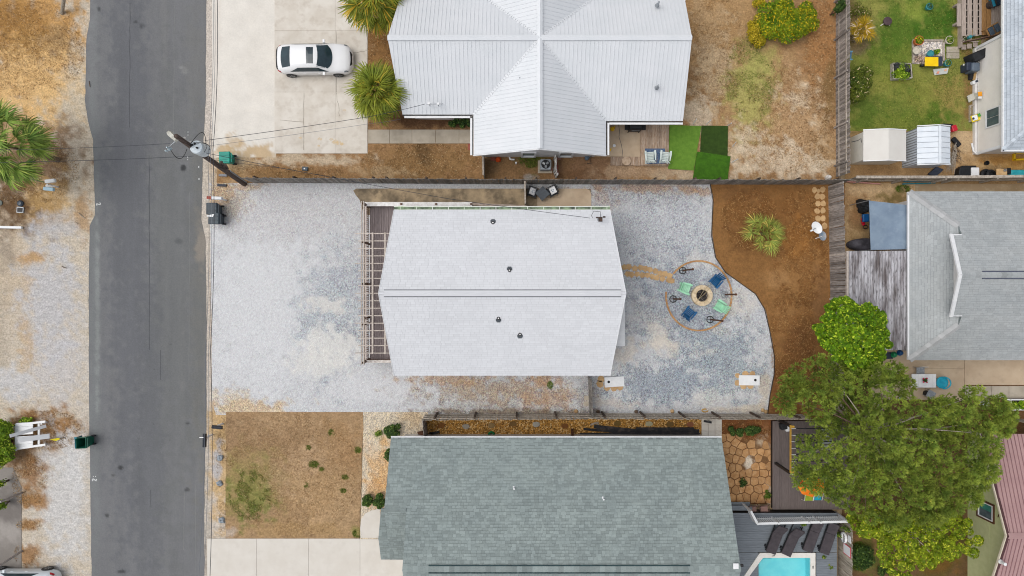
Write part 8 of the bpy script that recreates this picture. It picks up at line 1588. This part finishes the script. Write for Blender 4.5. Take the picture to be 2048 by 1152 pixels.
simple('side_stool', 'dark round stool beside the grey chair near the pine', 'stool', MB().lathe(P(1850, 786), [(.18, 0), (.2, .4), (0, .42)], 14), m_dark)
simple('garden_bag', 'small pale blue bag on the patio edge under the pine', 'bag', MB().box(P(1804, 796, .25), (.26, .2, .3), rz=.5), m_pb, bevel=.05)
t = thing('garden_trough', 'white framed raised bed with lettuce at the right edge', 'planter', P(2040, 806)); MB().prism([tuple(P(x, y, .4)[:2]) for x, y in ((2022, 800), (2080, 800), (2080, 818), (2022, 818))], .02, .34).build('soil', pm('dark bed soil', c(58, 44, 38), c(42, 32, 28), 8, .95), t)
for a_, b_ in (((2012, 799), (2080, 799)), ((2021, 799), (2021, 819)), ((2021, 819), (2080, 819))): MB().bar(P(*a_, .36), P(*b_, .36), .09, .1).build('board', m_white, t)
for x, y, r in ((2030, 811, .22), (2044, 806, .14), (2046, 815, .12)): q = P(x, y, .45); leaf_cloud('lettuce', [(q.x, q.y, .4, r, r * .7)], 140, .07, L_LIME, t, .7, off=P(2040, 806))
simple('white_box', 'white lidded box under the pine branches by the raised bed', 'box', MB().box(P(1968, 805, .3), (.42, .42, .4), rz=.1), m_white, bevel=.03)
t = thing('patio_umbrella', 'orange yellow and red umbrella half hidden by pine branches', 'umbrella', P(1622, 972)); q = P(1624, 974, 2.0); cols = [c(240, 130, 26), c(240, 130, 26), c(232, 186, 30), c(196, 62, 30), c(240, 130, 26), c(236, 120, 20), c(240, 130, 26), c(238, 140, 30)]
for k in range(8): a0, a1_ = k * math.pi / 4, (k + 1) * math.pi / 4; MB().slab([q + Vector((0, 0, .35)), q + Vector((.85 * math.cos(a0), .6 * math.sin(a0), 0)), q + Vector((.85 * math.cos(a1_), .6 * math.sin(a1_), 0))], .01).build('canopy_panel', pm('umbrella cloth', cols[k], cols[k], 4, .8), t)
MB().tube([P(1622, 972, .4), q + Vector((0, 0, .4))], .025, 8).build('pole', m_metal, t)
def sling(label, px, py, rz, mat, group, z=0.0, hb=.85, name='sling_chair'):
    t = thing(name, label, 'chair', (0, 0, 0), 0, group); MB().slab([(-.25, .26, .40), (.25, .26, .40), (.25, -.22, .34), (-.25, -.22, .34)], .02).build('seat', mat, t, w=False); MB().slab([(-.25, -.22, .34), (.25, -.22, .34), (.25, -.48, hb), (-.25, -.48, hb)], .02).build('backrest', mat, t, w=False)
    for s in (-1, 1):
        MB().tube([(s * .28, .3, 0), (s * .28, .26, .42), (s * .28, -.2, .58), (s * .28, -.4, .6)], .018, 6).build('arm', m_whitew if group != 'brown sling chairs' else m_brailm, t, w=False); MB().tube([(s * .27, -.5, hb), (s * .27, -.22, .34), (s * .27, -.4, 0)], .016, 6).build('leg', m_whitew if group != 'brown sling chairs' else m_brailm, t, w=False)
    return put(t, px, py, z, rz)
m_brailm = pm('brown metal', c(92, 72, 64), c(76, 58, 52), 5, .5); m_bsl = pm('brown sling cloth', c(158, 126, 118), c(140, 110, 102), 6, .8)
sling('green slatted sling chair under the orange umbrella', 1612, 989, math.pi, pm('lime sling', c(158, 176, 52), c(140, 158, 40), 5, .7), 'bright sling chairs', .4); sling('turquoise sling chair under the orange umbrella', 1629, 988, math.pi, pm('aqua sling', c(28, 172, 196), c(20, 152, 178), 5, .7), 'bright sling chairs', .4)
sling('west chair of the two brown sling chairs behind the white railing', 1501, 1018, math.pi + .12, m_bsl, 'brown sling chairs', .04); sling('east chair of the two brown sling chairs behind the white railing', 1524, 1017, math.pi + .18, m_bsl, 'brown sling chairs', .04)
t = thing('deck_clutter', 'black bag and white bucket in the corner of the brown deck', 'bag', P(1573, 856)); MB().box(P(1566, 852, .6), (.4, .4, .4), rz=.2).build('bag', m_cover, t, bevel=.06); MB().box(P(1574, 857, .55), (.22, .34, .3), rz=.1).build('bucket', m_white, t, bevel=.04); t.name = 'deck_bag'
m_lng = pm('charcoal lounger cushion', c(78, 72, 76), c(66, 61, 65), 4, .8)
def lounger(label, up_):
    t = thing('pool_lounger', label, 'sun lounger', (0, 0, 0), 0, 'dark loungers by the pool')
    MB().box((0, -.38, .30), (.62, 1.30, .13)).build('mattress', m_lng, t, w=False, bevel=.035)
    th = math.radians(up_); MB().box((0, .27 + .34 * math.cos(th), .30 + .34 * math.sin(th)), (.62, .68, .12), rot=Matrix.Rotation(th, 3, 'X')).build('backrest', m_lng, t, w=False, bevel=.035)
    MB().bar((-.30, -1.0, .20), (-.30, .95, .20), .05, .06).bar((.30, -1.0, .20), (.30, .95, .20), .05, .06).build('frame', m_black, t, w=False)
    for s in (-1, 1):
        for y in (-.9, .85): MB().bar((s * .29, y, 0), (s * .29, y, .2), .05).build('leg', m_black, t, w=False)
    MB().lathe((-.36, -.75, .08), [(.03, -.03), (.08, -.03), (.08, .03), (.03, .03)], 12, M=Matrix.Rotation(math.pi / 2, 3, 'Y')).build('wheel', m_black, t, w=False)
    return t
l1 = lounger('westmost dark lounger below the white railing with raised back', 38); l2 = lounger('third dark lounger from the west lying nearly flat', 8)
ang = -.36
dup(l1, P(1581, 1076, pz), ang - .06, 'second dark lounger from the west with raised back', 'dark loungers by the pool'); put(l1, 1549, 1071, pz, ang)
dup(l2, P(1654, 1072, pz), ang + .03, 'eastmost dark lounger nearest the life ring fence', 'dark loungers by the pool'); put(l2, 1622, 1068, pz, ang)
# on the fence by the pool
fx = P(1676, 1073).x - .05
t = thing('life_ring', 'white life ring hanging on the fence by the pool', 'life ring', (fx, P(0, 1075, 1.0).y, 1.0)); cc = Vector((fx - .06, P(0, 1075, 1.0).y, 1.0)); n = 24
m2 = MB(); m2.tube([cc + Vector((0, .26 * math.cos(2 * math.pi * k / n), .26 * math.sin(2 * math.pi * k / n))) for k in range(n + 1)], .085, 10, cap=False); m2.build('ring', m_white, t, smooth=True)
for k in range(4): a = .78 + k * 1.571; MB().box(cc + Vector((-.0, .26 * math.cos(a), .26 * math.sin(a))), (.185, .06, .185), rot=Matrix.Rotation(a, 3, 'X')).build('band', pm('grey strap', c(150, 152, 156), c(130, 132, 136), 5, .6), t)
simple('notice_sign', 'small blank white notice beside the life ring', 'sign', MB().box((fx, P(0, 1079, 1.6).y, 1.55), (.02, .42, .34)), m_white, 'signs on the pool fence')
t = thing('rules_sign', 'white pool rules sign with red border on the fence', 'sign', (fx, P(0, 1101, 1.3).y, 1.2), 0, 'signs on the pool fence'); yc = P(0, 1101, 1.3).y
MB().box((fx, yc, 1.25), (.02, .66, .92)).build('red_border', pm('red sign border', c(226, 74, 92), c(206, 56, 76), 5, .5), t); MB().box((fx - .012, yc, 1.25), (.012, .56, .82)).build('panel', m_white, t)
# side strip clutter by the green-roofed house
t = thing('hose_reel', 'green garden hose coil beside the green roof eave', 'hose', P(983, 868)); q = P(983, 869); m_hose = pm('green hose', c(22, 132, 76), c(14, 108, 60), 5, .4)
for k in range(3): MB().tube([(q.x + (.2 - .02 * k) * math.cos(j * .3142), q.y + (.2 - .02 * k) * math.sin(j * .3142), .08 + .07 * k) for j in range(21)], .035, 6).build('coil', m_hose, t)
t = thing('sheet_pile', 'long black plastic edging sheets heaped along the green roof eave', 'sheeting', P(1285, 862)); m_sheet = pm('black sheeting', c(44, 44, 48), c(30, 32, 36), 3, .45, c3=c(88, 78, 74), s3=2.5, w3=.7)
for (x0, y0, x1, y1, z, w_) in ((1167, 858, 1265, 866, .12, .14), (1188, 853, 1266, 861, .2, .22), (1160, 869, 1280, 868, .1, .2), (1266, 863, 1398, 864, .16, .34), (1272, 857, 1388, 857, .22, .14), (1270, 870, 1400, 869, .1, .2), (1240, 866, 1398, 866, .26, .1)): MB().bar(P(x0, y0, z), P(x1, y1, z + R.uniform(-.04, .06)), w_, .05).build('strip', m_sheet, t)
simple('black_hook', 'black tool lying inside the west end of the pebble strip', 'tool', MB().bar(P(862, 867, .1), P(879, 864, .1), .14, .08).bar(P(859, 865, .1), P(866, 869, .1), .1, .08), m_black)
simple('brown_stand', 'dark brown post stub beside the eave west of the black sheeting', 'stub', MB().bar(P(1144, 858, .1), P(1145, 872, .5), .16, .1), m_brownf); simple('brown_stand', 'brown timber stub beside the fence corner post near the round shrub', 'stub', MB().bar(P(837, 868, .1), P(847, 866, .4), .3, .1), m_brownf)
simple('drift_wood', 'pale forked driftwood on the pebble strip', 'wood', MB().tube([P(1181, 850, .08), P(1190, 846, .1), P(1197, 845, .08)], .06, 6).tube([P(1190, 846, .1), P(1198, 849, .08)], .045, 6), m_barkp)
simple('hinge_post', 'dark gate hinge post above the white garden walk', 'post', MB().bar(P(1408, 842, .9), P(1423, 845, .9), .12, .1).bar(P(1417, 843, 0), P(1417, 843, 1.3), .1), m_black)
simple('yellow_hose', 'yellow hose loop at the foot of the brown south fence', 'hose', MB().tube([P(1410 + 6 * math.cos(k * .4), 821 + 3 * math.sin(k * .4), .06) for k in range(14)], .035, 6), m_yel)
for i, (x, y) in enumerate(((1525, 820), (1531, 823), (1196, 823), (1344, 822), (1152, 822), (1272, 823))):
    q = P(x, y); mb = MB().lathe((q.x, q.y, .02), [(.1, 0), (.13, .05), (.08, .12), (0, .14)], 8); simple('edge_stone', ('larger tan stone at the mulch corner by the brown fence', 'smaller tan stone at the mulch corner by the brown fence', 'brown stone just east of the short dark fence foot', 'yellow brown stone by the middle of the brown fence', 'pale stone by the brown fence west of the short dark fence', 'dark stone at a fence post east of the short dark fence')[i], 'stone', mb, m_step if i not in (2, 5) else m_bark, 'stones along the brown fence')
